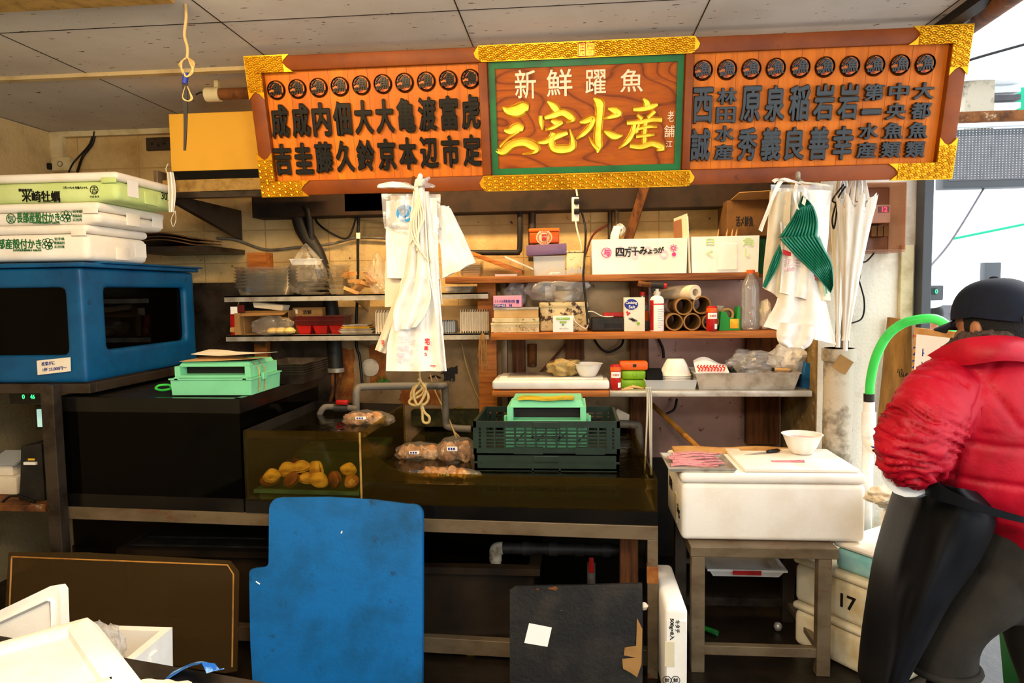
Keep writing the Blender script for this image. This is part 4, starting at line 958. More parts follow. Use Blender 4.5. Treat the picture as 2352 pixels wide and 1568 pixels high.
t = thing('till_screen', 'small lit till screen behind the steel post', 'screen', (x0, 3.1, z)); B().box(x0, x0+.1, 3.1, 3.11, a, c).out('glass', 'screen', t); B().box(x0-.02, x0+.12, 3.112, 3.135, a-.015, c+.015).box(x0+.03, x0+.06, 3.12, 3.14, z+.001, a).out('casing', 'black_gloss', t)
x0, x1, a, c = r4(-30, 36, 1055, 1135, 3.1)
t = thing('till', 'white and grey till casing on the rusty shelf at the left edge', 'till', ((x0+x1)/2, 3.2, z)); B().box(x0, x1, 3.1, 3.35, z+.001, z+.09, .01).box(x0, x1-.03, 3.12, 3.35, z+.09, z+.15, .008).out('casing', 'paper', t, 40); B().grid(lambda u_, v_: Vector((x0+(x1-x0)*u_, 3.1+.12*v_, z+.155+.04*v_)), 3, 3, .01).out('keypad', 'grey_plastic', t)
B().tube(cr([(at(5, 1140, 2.98).x, 2.98, z+.006), (at(20, 1125, 2.98).x, 2.99, z+.03), (at(45, 1120, 2.98).x, 2.985, z+.03), (at(80, 1130, 2.98).x, 2.98, z+.008)], 6), .006, 6).out('cable', 'cable_black', None, 60, 'black cable looping on the rusty shelf before the till', 'cable')
# price note on the crab tank
t = thing('price_note', 'handwritten cream price note taped to the front of the blue tank', 'note', (at(125, 842, 2.93).x, 2.93, 1.25))
q = [at(*p_, 2.943) for p_ in ((85, 828), (162, 820), (163, 852), (87, 861))]
b = B(); b.raw(q, [(0, 1, 2, 3)]); b.solid(.002); b.out('paper', 'paper', t)
Mn = frame(((q[0]+q[2])/2)+Vector((0, -.003, 0)), q[1]-q[0], q[0]-q[3])
B().text('松葉がに', Mn @ Matrix.Translation((-.025, .014, 0)), .065, .018, d=.001).text('1杯 25,000円〜', Mn @ Matrix.Translation((.005, -.013, 0)), .115, .018, d=.001).out('handwriting', 'blue_ink', t)
# oyster boxes on the crab tank
def oyster(x1, y0, y1, z0, z1, m, lab, wid=.75):
    t = thing('foam_box', lab, 'foam box', (x1-wid/2, (y0+y1)/2, z0)); zl = z1-.04
    B().box(x1-wid, x1, y0, y1, z0, zl, .03, 4).out('body', m, t, 50)
    B().box(x1-wid-.004, x1+.004, y0-.004, y1+.004, zl+.001, z1, .022, 4).out('lid', 'foam', t, 50)
    B().box(x1-.07, x1+.002, y0-.007, y0-.003, zl-.012, zl+.012, .003).out('catch', m, t, 40)
    B().box(x1-.004, x1+.0035, y0+.20, y0+.30, z0+.01, z0+.07, .003).out('handle_recess', m, t, 40)
    return t
def ptext(b, s, x0, y0, x1, y1, Y, bold=0, d=.001):
    a = at(x0, (y0+y1)/2, Y); c = at(x1, (y0+y1)/2, Y); m = at((x0+x1)/2, (y0+y1)/2, Y); h = (at(x0, y0, Y)-at(x0, y1, Y)).length
    return b.text(s, frame(m, c-a, (0, 0, 1)), (c-a).length, h, d=d, bold=bold)
def stick(t, x, y0, y1, z0, z1, n=5):             # small label on a side face
    t = B().box(x, x+.0012, y0, y1, z0, z1).out('label', 'paper_white', t); bb_ = x; b = B()
    for k in range(n): z_ = z1-(z1-z0)*(k+.6)/(n+.4); b.box(x+.0012, x+.002, y0+.006, y0+(y1-y0)*(.5+.4*((k*37) % 10)/10), z_-.0015, z_+.0015)
    b.out('label_print', 'blue_ink', t, local=False)
def circ(b, px, py, r, Y, w=.15):
    c = at(px, py, Y); return b.lathe([(r, -.0005), (r, .0005), (r*(1-w), .0005), (r*(1-w), -.0005)], seg=32, M=front(c), cap=False)
zA = 1.768; yF = 2.985
def zf(px, py): return at(px, py, yF).z
h1 = zf(200, 514); h2 = zf(225, 462); h3 = zf(270, 392)
t = oyster(at(200, 560, yF).x, yF, 3.44, zA, h1, 'foam', 'white foam oyster box at the bottom of the stack, on the blue lid')
stick(t, at(200, 560, yF).x+.001, 3.33, 3.42, zA+.03, zA+.10)
b = B(); ptext(b, '長部産殻付かき', -22, 548, 95, 572, yF-.002, .02); ptext(b, '岩手県', 125, 545, 148, 552, yF-.002); ptext(b, '陸前高田', 125, 554, 148, 561, yF-.002); ptext(b, '広田湾', 125, 563, 148, 570, yF-.002); ptext(b, '広田湾漁業協同組合 気仙支所', 30, 572, 95, 577, yF-.002)
c_ = at(110, 560, yF-.002)
for k in range(9): a_ = k*.75; b.lathe([(.011, 0), (.011, .001), (.008, .001), (.008, 0)], seg=12, M=front((c_.x+.024*cos(a_)*(.4+.6*(k % 2)), c_.y, c_.z+.016*sin(a_))), cap=False)
b.out('printed_text', 'green_ink', t)
t = oyster(at(225, 500, yF).x, yF+.004, 3.50, h1+.001, h2, 'foam', 'white foam oyster box in the middle of the stack, under the green one')
stick(t, at(225, 500, yF).x+.001, 3.39, 3.48, h1+.02, h1+.09)
b = B(); ptext(b, '長部産殻付かき', 38, 487, 137, 512, yF+.002, .02); ptext(b, '岩手県', 167, 482, 188, 489, yF+.002); ptext(b, '陸前高田', 167, 492, 188, 499, yF+.002); ptext(b, '広田湾', 167, 501, 188, 508, yF+.002); ptext(b, '広田湾漁業協同組合 気仙支所', 76, 509, 137, 514, yF+.002); ptext(b, '気', 17, 494, 33, 512, yF+.002); circ(b, 25, 502, .023, yF+.002)
c_ = at(152, 497, yF+.002)
for k in range(9): a_ = k*.75; b.lathe([(.011, 0), (.011, .001), (.008, .001), (.008, 0)], seg=12, M=front((c_.x+.024*cos(a_)*(.4+.6*(k % 2)), c_.y, c_.z+.016*sin(a_))), cap=False)
b.out('printed_text', 'green_ink', t)
t = oyster(at(268, 430, yF).x, yF+.002, 3.46, h2+.001, h3, 'foam_green', 'pale green foam oyster box with white lid, topmost of the stack')
stick(t, at(268, 430, yF).x+.001, 3.06, 3.14, h2+.03, h2+.11)
b = B(); ptext(b, '陸前高田産', 43, 433, 74, 440, yF, .02); ptext(b, '米崎牡蠣', 50, 438, 138, 464, yF, .02); ptext(b, '三代つづいた 牡蠣バカです。', 144, 428, 202, 434, yF); ptext(b, '吉', 210, 428, 223, 444, yF); circ(b, 216, 436, .020, yF); ptext(b, 'マルキチ', 206, 449, 228, 454, yF)
B().text('30入', frame((at(268, 430, yF).x+.001, 3.375, h2+.07), (0, 1, 0), (0, 0, 1)), .10, .045, d=.001).out('handwriting', 'black_ink', t)
b.out('printed_text', 'black_ink', t)
# flattened cardboard behind the oyster boxes
x0, x1, a, c = r4(345, 490, 545, 575, 4.0)
for k in range(3):
    B().grid(lambda u_, v_: Vector((x0+(x1-x0)*u_, 3.75+.35*v_, a+.018*k+.03*sin(pi*u_)*(1-v_*.6)+.02)), 10, 4, .006).out('cardboard_sheet', 'card_dark', None, 60, 'flattened brown cardboard sheet behind the oyster boxes, ' + ['lowest of three', 'middle of three', 'top of three'][k], 'cardboard', 'flattened cardboard behind the boxes')
B().box(x0, x1+.1, 3.75, 4.19, a-.02, a+.008).out('wall_shelf', 'steel_dark', None, label='dark shelf plate on the wall under the flattened cardboard', cat='shelf')
# foreground left: counter, foam box, lids, blue film
CZ = .75
t = thing('counter', 'dark steel counter edge in the left foreground', 'counter', (-1.2, 1.0, 0))
q = [(-2.0, 1.64), (-1.448, 1.585), (-.60, 1.405), (-.60, .6), (-2.0, .6)]
b = B(); V = [(p[0], p[1], .71) for p in q]+[(p[0], p[1], CZ) for p in q]; b.raw(V, [(4, 3, 2, 1, 0), (5, 6, 7, 8, 9)]+[(i, (i+1) % 5, 5+(i+1) % 5, 5+i) for i in range(5)]); b.out('worktop', 'steel_dark', t)
B().box(-1.9, -.7, .7, 1.33, 0, .71).out('cabinet', 'black_matte', t)
x0, x1, _, _ = r4(150, 396, 1420, 1500, 2.2); zt = at(395, 1440, 2.15).z
t = thing('foam_box', 'open white foam box with clear film inside, behind the foreground counter', 'foam box', ((x0+x1)/2, 2.3, 0))
x1 = at(396, 1440, 2.3).x; zt = at(396, 1440, 2.3).z; B().bin(x1-.55, x1, 1.96, 2.3, 0.001, zt, .03, .01).out('body', 'foam', t, 40); B().box(x1-.002, x1+.006, 2.16, 2.2, zt-.07, zt-.03, .002).out('catch', 'foam', t)
bb = B(); bmesh.ops.create_icosphere(bb.bm, subdivisions=4, radius=1); p = at(222, 1440, 2.15)
bb.bend(lambda v: Vector((p.x+v.x*.085*(1+.4*nz(v.x, v.y, v.z, 3)), 2.15+v.y*.08, zt-.01+v.z*.085*(1+.5*nz(v.x+5, v.y, v.z, 4))))).out('plastic_bag', 'film', None, 20, 'crumpled clear bag in the open foam box, lower left', 'bag')
# upright lid
P = [(-40, 1425), (60, 1378), (135, 1342), (150, 1340), (157, 1350), (160, 1440), (150, 1452), (20, 1530), (-40, 1545)]
b, Ml_, Q_ = lean('lid', P, 1.95, 1.88, .035, '', '', ''); t = thing('foam_slab', 'white foam lid standing upright beyond the counter, far left', 'lid', (at(80, 1400, 1.9).x, 1.9, .4)); b.out('panel', 'foam', t, 40)
b = B(); b.tube([on(Ml_, -40, 1450, .036), on(Ml_, 130, 1372, .036), on(Ml_, 140, 1376, .036), on(Ml_, 142, 1440, .036), on(Ml_, -20, 1535, .036)], .008, 6); b.out('rim', 'foam', t, 60)
# big near lid lying tilted on the counter
t = thing('foam_slab', 'big cream foam lid tilted on the foreground counter, bottom left', 'lid', (-1.1, 1.2, CZ))
C4 = [at(-60, 1535, 1.45), at(200, 1462, 1.50), at(305, 1610, 1.22), at(-60, 1720, 1.1)]
nrm = (C4[1]-C4[0]).cross(C4[3]-C4[0]).normalized(); nrm = nrm if nrm.z > 0 else -nrm
def blerp(a, c): return C4[0]*(1-a)*(1-c)+C4[1]*a*(1-c)+C4[2]*a*c+C4[3]*(1-a)*c
b = B().grid(lambda a, c: blerp(a, c)+nrm*(.014*(1 if min(a, 1-a, c, 1-c) < .07 else 0)-.01*(1 if min(a, 1-a, c, 1-c) < .015 else 0)), 40, 40, .03); b.out('panel', 'foam', t, 60)
p = at(470, 1568, 1.4)
B().grid(lambda a, c: Vector((at(380+130*a, 1560, 1.42).x, 1.40+.05*c+.02*sin(a*5), CZ+.002+(.075*a*(1-c*.5)*(1 if a < .85 else .6)))), 12, 6, .002).out('plastic_wrapper', 'blue_film', None, 40, 'blue and white plastic wrapper poking up on the counter, bottom edge', 'wrapper')
B().grid(lambda a, c: Vector((at(285+150*a, 1560, 1.40).x, 1.33+.08*c, CZ+.002+.018*abs(nz(a*4, c*3, 1)))), 16, 6, .006).out('towel', 'paper', None, 60, 'pale towel lying between foam lid and blue wrapper', 'towel')
# ------------------------------------------------------------------ shelves on the back wall
ZU, ZL, ZT, ZM, ZB = 1.597, 1.370, 1.684, 1.377, 1.080      # shelf tops: steel upper, steel lower, top board, middle board, bottom board
x0, x1 = at(515, 685, 3.85).x, at(1121, 670, 3.85).x
def steel_shelf(z, lab, y0, m='steel_clean'):
    t = thing('steel_shelf', lab, 'shelf', ((x0+x1)/2, 4.0, z-.03))
    B().box(x0, x1, y0, 4.06, z-.008, z).box(x0, x1, y0, y0+.004, z-.034, z).out('plate', m, t)
    for x in (x0+.12, x0+.75, x1-.05): B().prism([(0, 0), (.32, 0), (.32, -.02), (.02, -.10), (0, -.10)], .004, frame((x, 4.199, z-.009), (0, -1, 0), (0, 0, 1))).out('bracket', 'steel', t)
steel_shelf(ZU, 'upper rust-streaked steel shelf on the left, holding clear food trays', 3.85); steel_shelf(ZL, 'lower rust-streaked steel shelf on the left, holding red trays', 3.85)
def wood_shelf(xa, xb, y0, z, th, m, lab, y1=4.165): B().box(xa, xb, y0, y1, z-th, z, .004).out('wooden_shelf', m, None, 40, lab, 'shelf')
wood_shelf(at(1022, 640, 3.8).x, .985, 3.80, ZT, .036, 'wood_board', 'top wooden shelf board carrying the two foam boxes')
wood_shelf(at(1127, 770, 3.72).x, 1.06, 3.72, ZM, .036, 'wood_orange', 'middle wooden shelf board carrying cans, tins and cardboard tubes')
wood_shelf(at(1130, 905, 3.6).x, at(1400, 905, 3.6).x, 3.60, ZB, .03, 'wood_orange', 'bottom shelf board, orange-painted half under the white chopping tray')
wood_shelf(at(1400, 905, 3.6).x+.001, 1.20, 3.60, ZB, .03, 'steel_clean', 'bottom shelf, metal-edged half under the steel pan')
posts = [(1098, 1140, 650, 910, 3.95, 'wood_orange', 'orange wooden upright where steel and wooden shelves meet'), (1152, 1165, 640, 1010, 4.0, 'steel', 'slotted steel upright beside the orange wooden one'), (1448, 1490, 640, 1060, 4.08, 'wood_post', 'dark brown upright behind the salt carton'), (1176, 1205, 640, 880, 4.11, 'wood_post', 'dark brown upright near the left end of the wooden shelves'), (1715, 1790, 770, 1020, 4.1, 'wood_post', 'wide dark board against the wall under the right shelf end'), (585, 615, 780, 900, 4.1, 'wood_orange', 'orange wooden stub under the left end of the steel shelf')]
for a, c, pt, pb, Y, m, lab in posts:
    u0, u1, v0, v1 = r4(a, c, pt, pb, Y); v0 = min(v0, .9)
    B().box(u0, u1, Y, Y+.05, v0, v1, .003).out('shelf_post', m, None, 40, lab, 'post')
u0, u1, v0, v1 = r4(1298, 1342, 780, 825, 4.12); B().box(u0, u1, 4.12, 4.165, v0, v1).out('wood_block', 'wood_post', None, label='small brown wooden block screwed to the wall under the middle shelf', cat='block')

# --- things on the upper steel shelf
def tray_stack(px0, px1, pt, Y, z, n, m, lab, group, name='food_tray', depth=.14, step=None, flat=True, h1=.02):
    a, c = at(px0, pt, Y).x, at(px1, pt, Y).x; H = at((px0+px1)/2, pt, Y).z-z; step = step or (H-h1)/max(1, n-1); p = None
    for k in range(n):
        M = Matrix.Translation(((a+c)/2+.003*sin(k*2.3), Y+depth/2, z+.001+step*k))
        if p is None:
            w = (c-a)/2; p = B().bin(-w, w, -depth/2, depth/2, 0, h1, .002, .012, rim=.003).out(name, m, None, None, lab, 'food tray', group, local=True); p.matrix_basis = M
        else: dup(p, M)
    return p
def standing_stack(px0, px1, pt, Y, z, n, m, lab, group, depth=.13):
    a, c = at(px0, pt, Y).x, at(px1, pt, Y).x; H = at((px0+px1)/2, pt, Y).z-z; st = (c-a)/n; p = None
    for k in range(n):
        M = Matrix.Translation((a+st*(k+.5), Y, z+.001))
        if p is None:
            b = B(); h = H; d = depth; pr = [(0, .0), (d, 0), (d, h*.9), (d*.85, h), (d*.15, h), (0, h*.9)]
            b.prism(pr, st*.28, frame((-st*.4, 0, 0), (0, 1, 0), (0, 0, 1))); b.prism([(d*.1, h*.05), (d*.9, h*.05), (d*.9, h*.9), (d*.1, h*.9)], st*.5, frame((-st*.12, 0, 0), (0, 1, 0), (0, 0, 1)))
            p = b.out('food_tray', m, None, None, lab, 'food tray', group, local=True); p.matrix_basis = M
        else: dup(p, M)
# ribbed clear tubs
a, c = at(532, 650, 3.88).x, at(668, 650, 3.88).x; H = at(600, 612, 3.88).z-ZU; n = 7; p = None
for k in range(n):
    w = (c-a)/2; d = .085; st = (H-.055)/(n-1); M = Matrix.Translation(((a+c)/2, 3.955, ZU+.001+st*k))
    if p is None:
        R = []
        def rr(hw, hd, z, rib=0):
            o = []; N = 64
            for i in range(N):
                th = 2*pi*i/N; cx, sy = cos(th), sin(th); e = .35
                x = hw*math.copysign(abs(cx)**e, cx); y = hd*math.copysign(abs(sy)**e, sy); r = 1-(rib if i % 4 < 2 else 0); o.append(Vector((x*r, y*r, z)))
            return o
        b = B().rings([rr(w*.8, d*.8, 0), rr(w*.86, d*.86, .015, .03), rr(w*.93, d*.93, .045, .03), rr(w*.97, d*.96, .05), rr(w, d, .052), rr(w, d, .054), rr(w*.96, d*.94, .0525), rr(w*.8, d*.8, .004)], True, True)
        p = b.out('food_tub', 'tray_clear', None, 50, 'ribbed clear tub in the nested stack, left end of the upper steel shelf', 'food tub', 'nested clear tubs', local=True); p.matrix_basis = M
    else: dup(p, M)
u0, u1, v0, v1 = r4(568, 612, 580, 645, 4.10); B().box(u0, u1, 4.10, 4.199, ZU+.08, v1).out('carton', 'wood_orange', None, label='small brown carton against the wall behind the clear tubs', cat='carton')
tray_stack(752, 789, 607, 3.90, ZU, 7, 'tray_clear', 'clear square lid in the upright stack beside the film-wrapped containers', 'clear square lids', 'clear_dish', .12, h1=.03)
tray_stack(700, 745, 640, 3.92, ZU, 4, 'tray_clear', 'clear small tray stacked inside the film bag on the upper steel shelf', 'clear small trays', 'food_tray', .12, h1=.014)
def crumple(name, px, py, Y, w, d, h, z, m, lab, cat, seed=0, amp=.3, peak=0, ang=18, sub_=4):
    q = at(px, py, Y); b = B(); bmesh.ops.create_icosphere(b.bm, subdivisions=sub_, radius=1)
    def f(v):
        r = 1+amp*nz(v.x+seed, v.y, v.z, 2.2)+amp*.5*abs(nz(v.x, v.y+seed, v.z, 6)); zz = v.z
        if peak and v.z > 0: s_ = 1-peak*v.z; return Vector((q.x+v.x*w*.5*r*s_, Y+v.y*d*.5*r*s_, z+.5*h+max(-.5, zz*.5)*h*(1 if r < 1 else 1)))
        return Vector((q.x+v.x*w*.5*r, Y+v.y*d*.5*r, z+max(.001, .5*h*(1+zz*r))))
    return b.bend(f).out(name, m, None, ang, lab, cat)
crumple('plastic_bag', 705, 640, 3.98, .24, .16, .30, ZU, 'film_thin', 'big crumpled clear bag gathered to a peak over trays on the upper steel shelf', 'bag', 1, .25, .75)
u0, u1, v0, v1 = r4(668, 728, 588, 596, 3.96); B().bin(u0, u1, 3.94, 4.04, v0-.03, v0+.004, .002, .01, rim=.003).out('white_tray', 'paper_white', None, label='white flat tray edge inside the peaked clear bag', cat='tray')
crumple('plastic_bag', 868, 625, 3.92, .12, .14, .24, ZU, 'film_thin', 'tall clear bag of trays leaning by the hanging white bags', 'bag', 5, .25, .5)
for k, (x, y, rz_, ry) in enumerate(((805, 655, .3, .5), (822, 645, -.5, -.7), (835, 650, .9, .3), (818, 662, 0, 0), (845, 640, -.3, .9), (800, 662, 1.4, -.3))):
    q = at(x, y, 3.93); hz_ = ZU+.012+.018*k
    M = Matrix.Translation((q.x, 3.93+.02*(k % 2), hz_)) @ Matrix.Rotation(rz_, 4, 'Z') @ Matrix.Rotation(ry*.8, 4, 'Y')
    B().bin(-.045, .045, -.03, .03, 0, .02, .003, 0, M=M).out('wood_tray', 'wood_pale', None, None, ['lowest left thin wooden tray of the jumbled heap', 'thin wooden tray leaning left in the jumbled heap', 'thin wooden tray turned sideways in the jumbled heap', 'flat thin wooden tray low in the jumbled heap', 'topmost steep thin wooden tray of the jumbled heap', 'thin wooden tray at the left of the jumbled heap, turned end on'][k], 'wooden tray', 'jumbled wooden trays')
for k in range(5): q = at(790+6*k, 625, 4.0); B().box(q.x, q.x+.012, 4.0, 4.1, ZU+.001, ZU+.11-.01*k).out('clear_dish', 'tray_clear', None, None, 'clear lid standing on edge behind the jumbled wooden trays', 'lid', 'clear lids on edge')
u0, u1, v0, v1 = r4(1018, 1086, 652, 670, 3.88); t = B().bin(u0, u1, 3.88, 4.02, ZU+.001, ZU+.036, .003, .02, rim=.003).out('foil_tray', 'steel_clean', None, label='shallow foil tray at the right end of the upper steel shelf', cat='tray')
# --- lower steel shelf
u0, u1, v0, v1 = r4(529, 551, 718, 766, 3.88); t = thing('snack_pouch', 'red printed pouch standing at the left end of the lower steel shelf', 'pouch', ((u0+u1)/2, 3.9, ZL))
B().grid(lambda a, c: Vector((u0+(u1-u0)*a, 3.88+.02*(1-c)*sin(pi*a)*-1, ZL+.001+(v1-ZL)*c)), 6, 8, .012).out('pouch', 'red_plastic', t, 50)
B().prism([(u0+.004, .02), (u1-.006, .015), (u1-.004, .05), (u0+.006, .045)], .002, front((0, 3.865, ZL))).out('print', 'wood_pale', t)
u0, u1, v0, v1 = r4(532, 564, 704, 721, 3.87); t = thing('luggage_tag', 'small white and maroon price card hung above the red pouch', 'card', ((u0+u1)/2, 3.855, v0)); B().box(u0, (u0+u1)/2, 3.856, 3.858, v0, v1).out('card', 'paper_white', t); B().box((u0+u1)/2, u1, 3.855, 3.857, v0+.01, v1+.008).out('flap', 'dark_red', t); B().tube([((u0+u1)/2, 3.857, v1), ((u0+u1)/2+.01, 3.86, ZU-.034)], .0015, 5).out('cord', 'cable_tan', t)
u0, u1, v0, v1 = r4(556, 668, 712, 768, 3.9)
t = thing('cardboard_box', 'open brown cardboard box lying on its side on the lower steel shelf', 'box', ((u0+u1)/2, 3.95, ZL))
M = Matrix.Translation((u0+.01, 3.9, ZL+.002))
b = B(); w = u1-u0-.02; h = v1-ZL-.01
for bx in ((0, w, 0, .16, 0, .004), (0, w, 0, .16, h, h+.004), (0, .004, .0, .16, 0, h), (w-.004, w, 0, .16, 0, h), (0, w, .156, .16, 0, h)): b.box(*bx, M=M)
b.box(-.03, .0, -.05, .0, 0, h*.95, M=M); b.out('carton', 'card', t); B().raw([(0, 0, 0)], [])
b = B(); b.raw([M @ Vector(p) for p in ((0, 0, h), (w, 0, h), (w-.01, -.06, h-.02), (.01, -.06, h-.025))], [(0, 1, 2, 3)]); b.solid(.003); b.out('flap', 'card', t)
u0, u1, v0, v1 = r4(578, 648, 693, 722, 3.9); M = Matrix.Translation(((u0+u1)/2, 3.96, ZL+h+.016)) @ Matrix.Rotation(.12, 4, 'Y'); B().bin(-(u1-u0)/2, (u1-u0)/2, -.05, .05, 0, .03, .003, .006, M=M).out('cream_tray', 'bag_cream', None, label='cream plastic tray resting on top of the open cardboard box', cat='tray')
q = at(640, 745, 3.84)
for k in range(3): B().lathe([(.001, 0), (.03, .006), (.036, .02), (.022, .036), (.001, .04)], (q.x-.05+.05*k, 3.87, ZL+.004), 14).out('dried_shellfish', 'clam', None, 60, 'brown dried piece in the clear bag on the lower steel shelf, ' + ['left', 'middle', 'right'][k]+' of three', 'food', 'pieces in the crumpled clear bag')
crumple('plastic_bag', 625, 750, 3.87, .24, .07, .12, ZL-.012, 'film_thin', 'crumpled clear bag spilling over the edge of the lower steel shelf', 'bag', 8, .3)
u0, u1, v0, v1 = r4(673, 741, 706, 766, 4.0); t = thing('carton', 'brown carton with black lettering behind the red trays', 'carton', ((u0+u1)/2, 4.06, ZL)); B().box(u0, u1, 4.0, 4.055, ZL+.001, v1).out('box', 'card', t)
ptx = B(); ptext(ptx, '活鮮', 695, 711, 716, 722, 3.9995, .03); ptx.out('printed_text', 'black_ink', t); B().box(u0+.01, u0+.03, 3.998, 3.9998, v1-.035, v1-.01).out('label', 'paper', t)
a, c = at(677, 745, 3.89).x, at(790, 745, 3.89).x
for k, (m, hh, lab) in enumerate((('red_plastic', .05, 'bright red compartment tray at the bottom of the red stack'), ('dark_red', .03, 'dark red tray in the middle of the red stack'), ('dark_red', .03, 'dark red tray at the top of the red stack'))):
    b = B(); zz = ZL+.001+(.0 if k == 0 else .052+.022*(k-1))
    if k == 0:
        w = (c-a)/3
        for i in range(3): b.bin(a+w*i+.004, a+w*(i+1)-.004, 3.90, 4.02, zz, zz+.05, .003, .014)
    else: b.bin(a, c, 3.885, 4.03, zz, zz+hh, .003, .004, rim=.004)
    b.out('meal_tray', m, None, None, lab, 'food tray', 'red meal trays')
for k in range(4):
    q0, q1 = at(778+3*k, 750, 3.89).x, at(856-4*k, 750, 3.89).x; B().bin(q0, q1, 3.89, 4.0, ZL+.001+.011*k, ZL+.02+.011*k, .002, .01, rim=.003).out('foil_tray', 'gold_flat' if k == 2 else 'steel_clean', None, None, ['lowest silver foil tray beside the red trays', 'second silver foil tray beside the red trays', 'gold foil tray beside the red trays', 'topmost small silver foil tray beside the red trays'][k], 'tray')
standing_stack(861, 892, 713, 3.9, ZL, 5, 'bag_cream', 'cream tray standing on edge just left of the hanging white bags', 'cream trays on edge at left')
standing_stack(1012, 1044, 736, 3.9, ZL, 6, 'grey_plastic', 'small clear cup on edge just right of the hanging white bags', 'small cups on edge')
standing_stack(1056, 1122, 711, 3.9, ZL, 12, 'bag_cream', 'cream tray standing on edge at the right end of the lower steel shelf', 'cream trays on edge at right')
# --- top board
M_ = None
u0, u1, v0, v1 = r4(1056, 1104, 597, 634, 3.86)
for k in range(6): B().bin(u0+.001*k, u1+.001*k, 3.86, 3.98, ZT+.001+.012*k, ZT+.03+.012*k, .002, .008).out('food_tray', 'tray_clear', None, None, 'clear tray of the nested pile by the leaning plank', 'food tray', 'clear trays on the top board')
p, q = at(1085, 580, 3.9), at(1202, 618, 3.9)
b = B(); M = frame((p.x, 3.86, p.z-.02), (q.x-p.x, 0, q.z-p.z-.012), (0, 0, 1)); L = (q-p).length; b.box(0, L, .0, .026, -.12, 0, .003, M=M); b.out('plank', 'wood_orange', None, 40, 'rough wooden plank sloping down to the right on the top board', 'plank')
p, q = at(1160, 590, 3.86), at(1224, 622, 3.86)
b = B(); M = frame((p.x, 3.84, p.z), (q.x-p.x, 0, q.z-p.z+.01), (0, 0, 1)); b.box(0, (q-p).length, -.004, .006, -.1, 0, M=M); b.out('steel_sheet', 'steel_clean', None, 40, 'thin metal lid leaning beside the purple-lidded box', 'lid')
u0, u1, v0, v1 = r4(1136, 1188, 617, 628, 3.83); B().bin(u0, u1, 3.83, 3.9, ZT+.001, ZT+.012, .004, .004).out('white_dish', 'white_plastic', None, label='small white lid under the sloping plank', cat='lid')
u0, u1, v0, v1 = r4(1225, 1299, 592, 620, 3.86); t = thing('storage_box', 'clear storage box with tilted purple lid under the orange tin', 'box', ((u0+u1)/2, 3.93, ZT))
B().bin(u0, u1, 3.86, 4.0, ZT+.001, v1+.01, .004, .004).out('body', 'frost', t); B().box(u0+.02, u1-.03, 3.88, 3.98, ZT+.008, ZT+.035).out('contents', 'paper_tan', t)
p0, p1 = at(1209, 588, 3.84), at(1301, 580, 3.84); M = frame((p0.x, 3.845, v1+.012), (p1.x-p0.x, 0, (p1.z-p0.z)*.5), (0, 0, 1)); B().box(0, p1.x-p0.x, 0, .058, -.17, 0, .004, M=M).out('lid', 'purple', t, 40)
zt = v1+.082
u0, u1, a, c = r4(1216, 1284, 524, 570, 3.88); t = thing('tea_tin', 'square orange tin with ornate panel on the purple lid', 'tin', ((u0+u1)/2, 3.93, zt))
zt2 = max(zt, a); B().box(u0, u1, 3.875, 3.985, zt, c-.02, .008).out('body', 'tin_orange', t, 40); B().box(u0-.003, u1+.003, 3.872, 3.988, c-.02, c, .006).out('lid', 'orange_plastic', t, 40)
cxm = (u0+u1)/2; czm = (zt+c-.02)/2
B().lathe([(.001, 0), (.045, 0), (.045, .001), (.001, .001)], seg=32, M=front((cxm, 3.874, czm))).bend(lambda v: Vector((v.x, v.y, czm+(v.z-czm)*.9))).out('ornament', 'tin_cream', t)
b = B()
for k in range(16):
    a_ = 2*pi*k/16; b.lathe([(.005, 0), (.005, .001), (.0025, .001), (.0025, 0)], seg=8, M=front((cxm+.034*cos(a_), 3.8725, czm+.031*sin(a_))), cap=False)
b.out('rosettes', 'red_ink', t); B().box(cxm-.013, cxm+.013, 3.87, 3.8728, czm-.018, czm+.018).out('red_panel', 'red_plastic', t); b = B(); b.text('Le Thé', front((cxm, 3.8697, czm+.004)), .02, .007, d=.0005).out('lettering', 'paper_white', t)
u0, u1, a, c = r4(1301, 1344, 575, 620, 3.85); t = thing('biscuit_tin', 'small worn cream tin with blue street scene beside the purple lid', 'tin', ((u0+u1)/2, 3.9, ZT)); B().box(u0, u1, 3.85, 3.94, ZT+.001, c-.012, .004).out('body', 'tin_cream', t); B().box(u0-.002, u1+.002, 3.848, 3.942, c-.012, c, .003).out('lid', 'tin_rusty', t)
b = B()
for k in range(6): b.box(u0+.008+.014*k, u0+.018+.014*k, 3.8485, 3.8495, ZT+.012, ZT+.03+.008*((k*5) % 3))
b.out('picture', 'grey_plastic', t)
def shelf_foam(px0, px1, pt, Y, dep, z, lab):
    u0, u1, a, c = r4(px0, px1, pt, pt+60, Y); t = thing('foam_box', lab, 'foam box', ((u0+u1)/2, Y+dep/2, z)); B().bin(u0, u1, Y, Y+dep, z+.001, c, .022, .004).out('body', 'foam', t, 40); return t, u0, u1, c
t, u0, u1, c = shelf_foam(1359, 1579, 548, 3.80, .30, ZT, 'white foam box with black brush lettering and pink marks on the top board')
b = B(); Yt = 3.799
for s_, q in (('四', (1414, 569, 1434, 589)), ('万', (1434, 571, 1450, 590)), ('十', (1450, 568, 1468, 587)), ('み', (1468, 566, 1487, 585)), ('ょ', (1487, 572, 1499, 583)), ('う', (1500, 570, 1511, 582)), ('が', (1511, 566, 1525, 581))): ptext(b, s_, *q, Yt, .03)
ptext(b, '高知県産', 1443, 566, 1464, 570, Yt); b.out('brush_lettering', 'black_ink', t)
b = B(); ptext(b, '与', 1386, 572, 1401, 588, Yt, .04); circ(b, 1393, 580, .027, Yt); q = at(1547, 569, Yt)
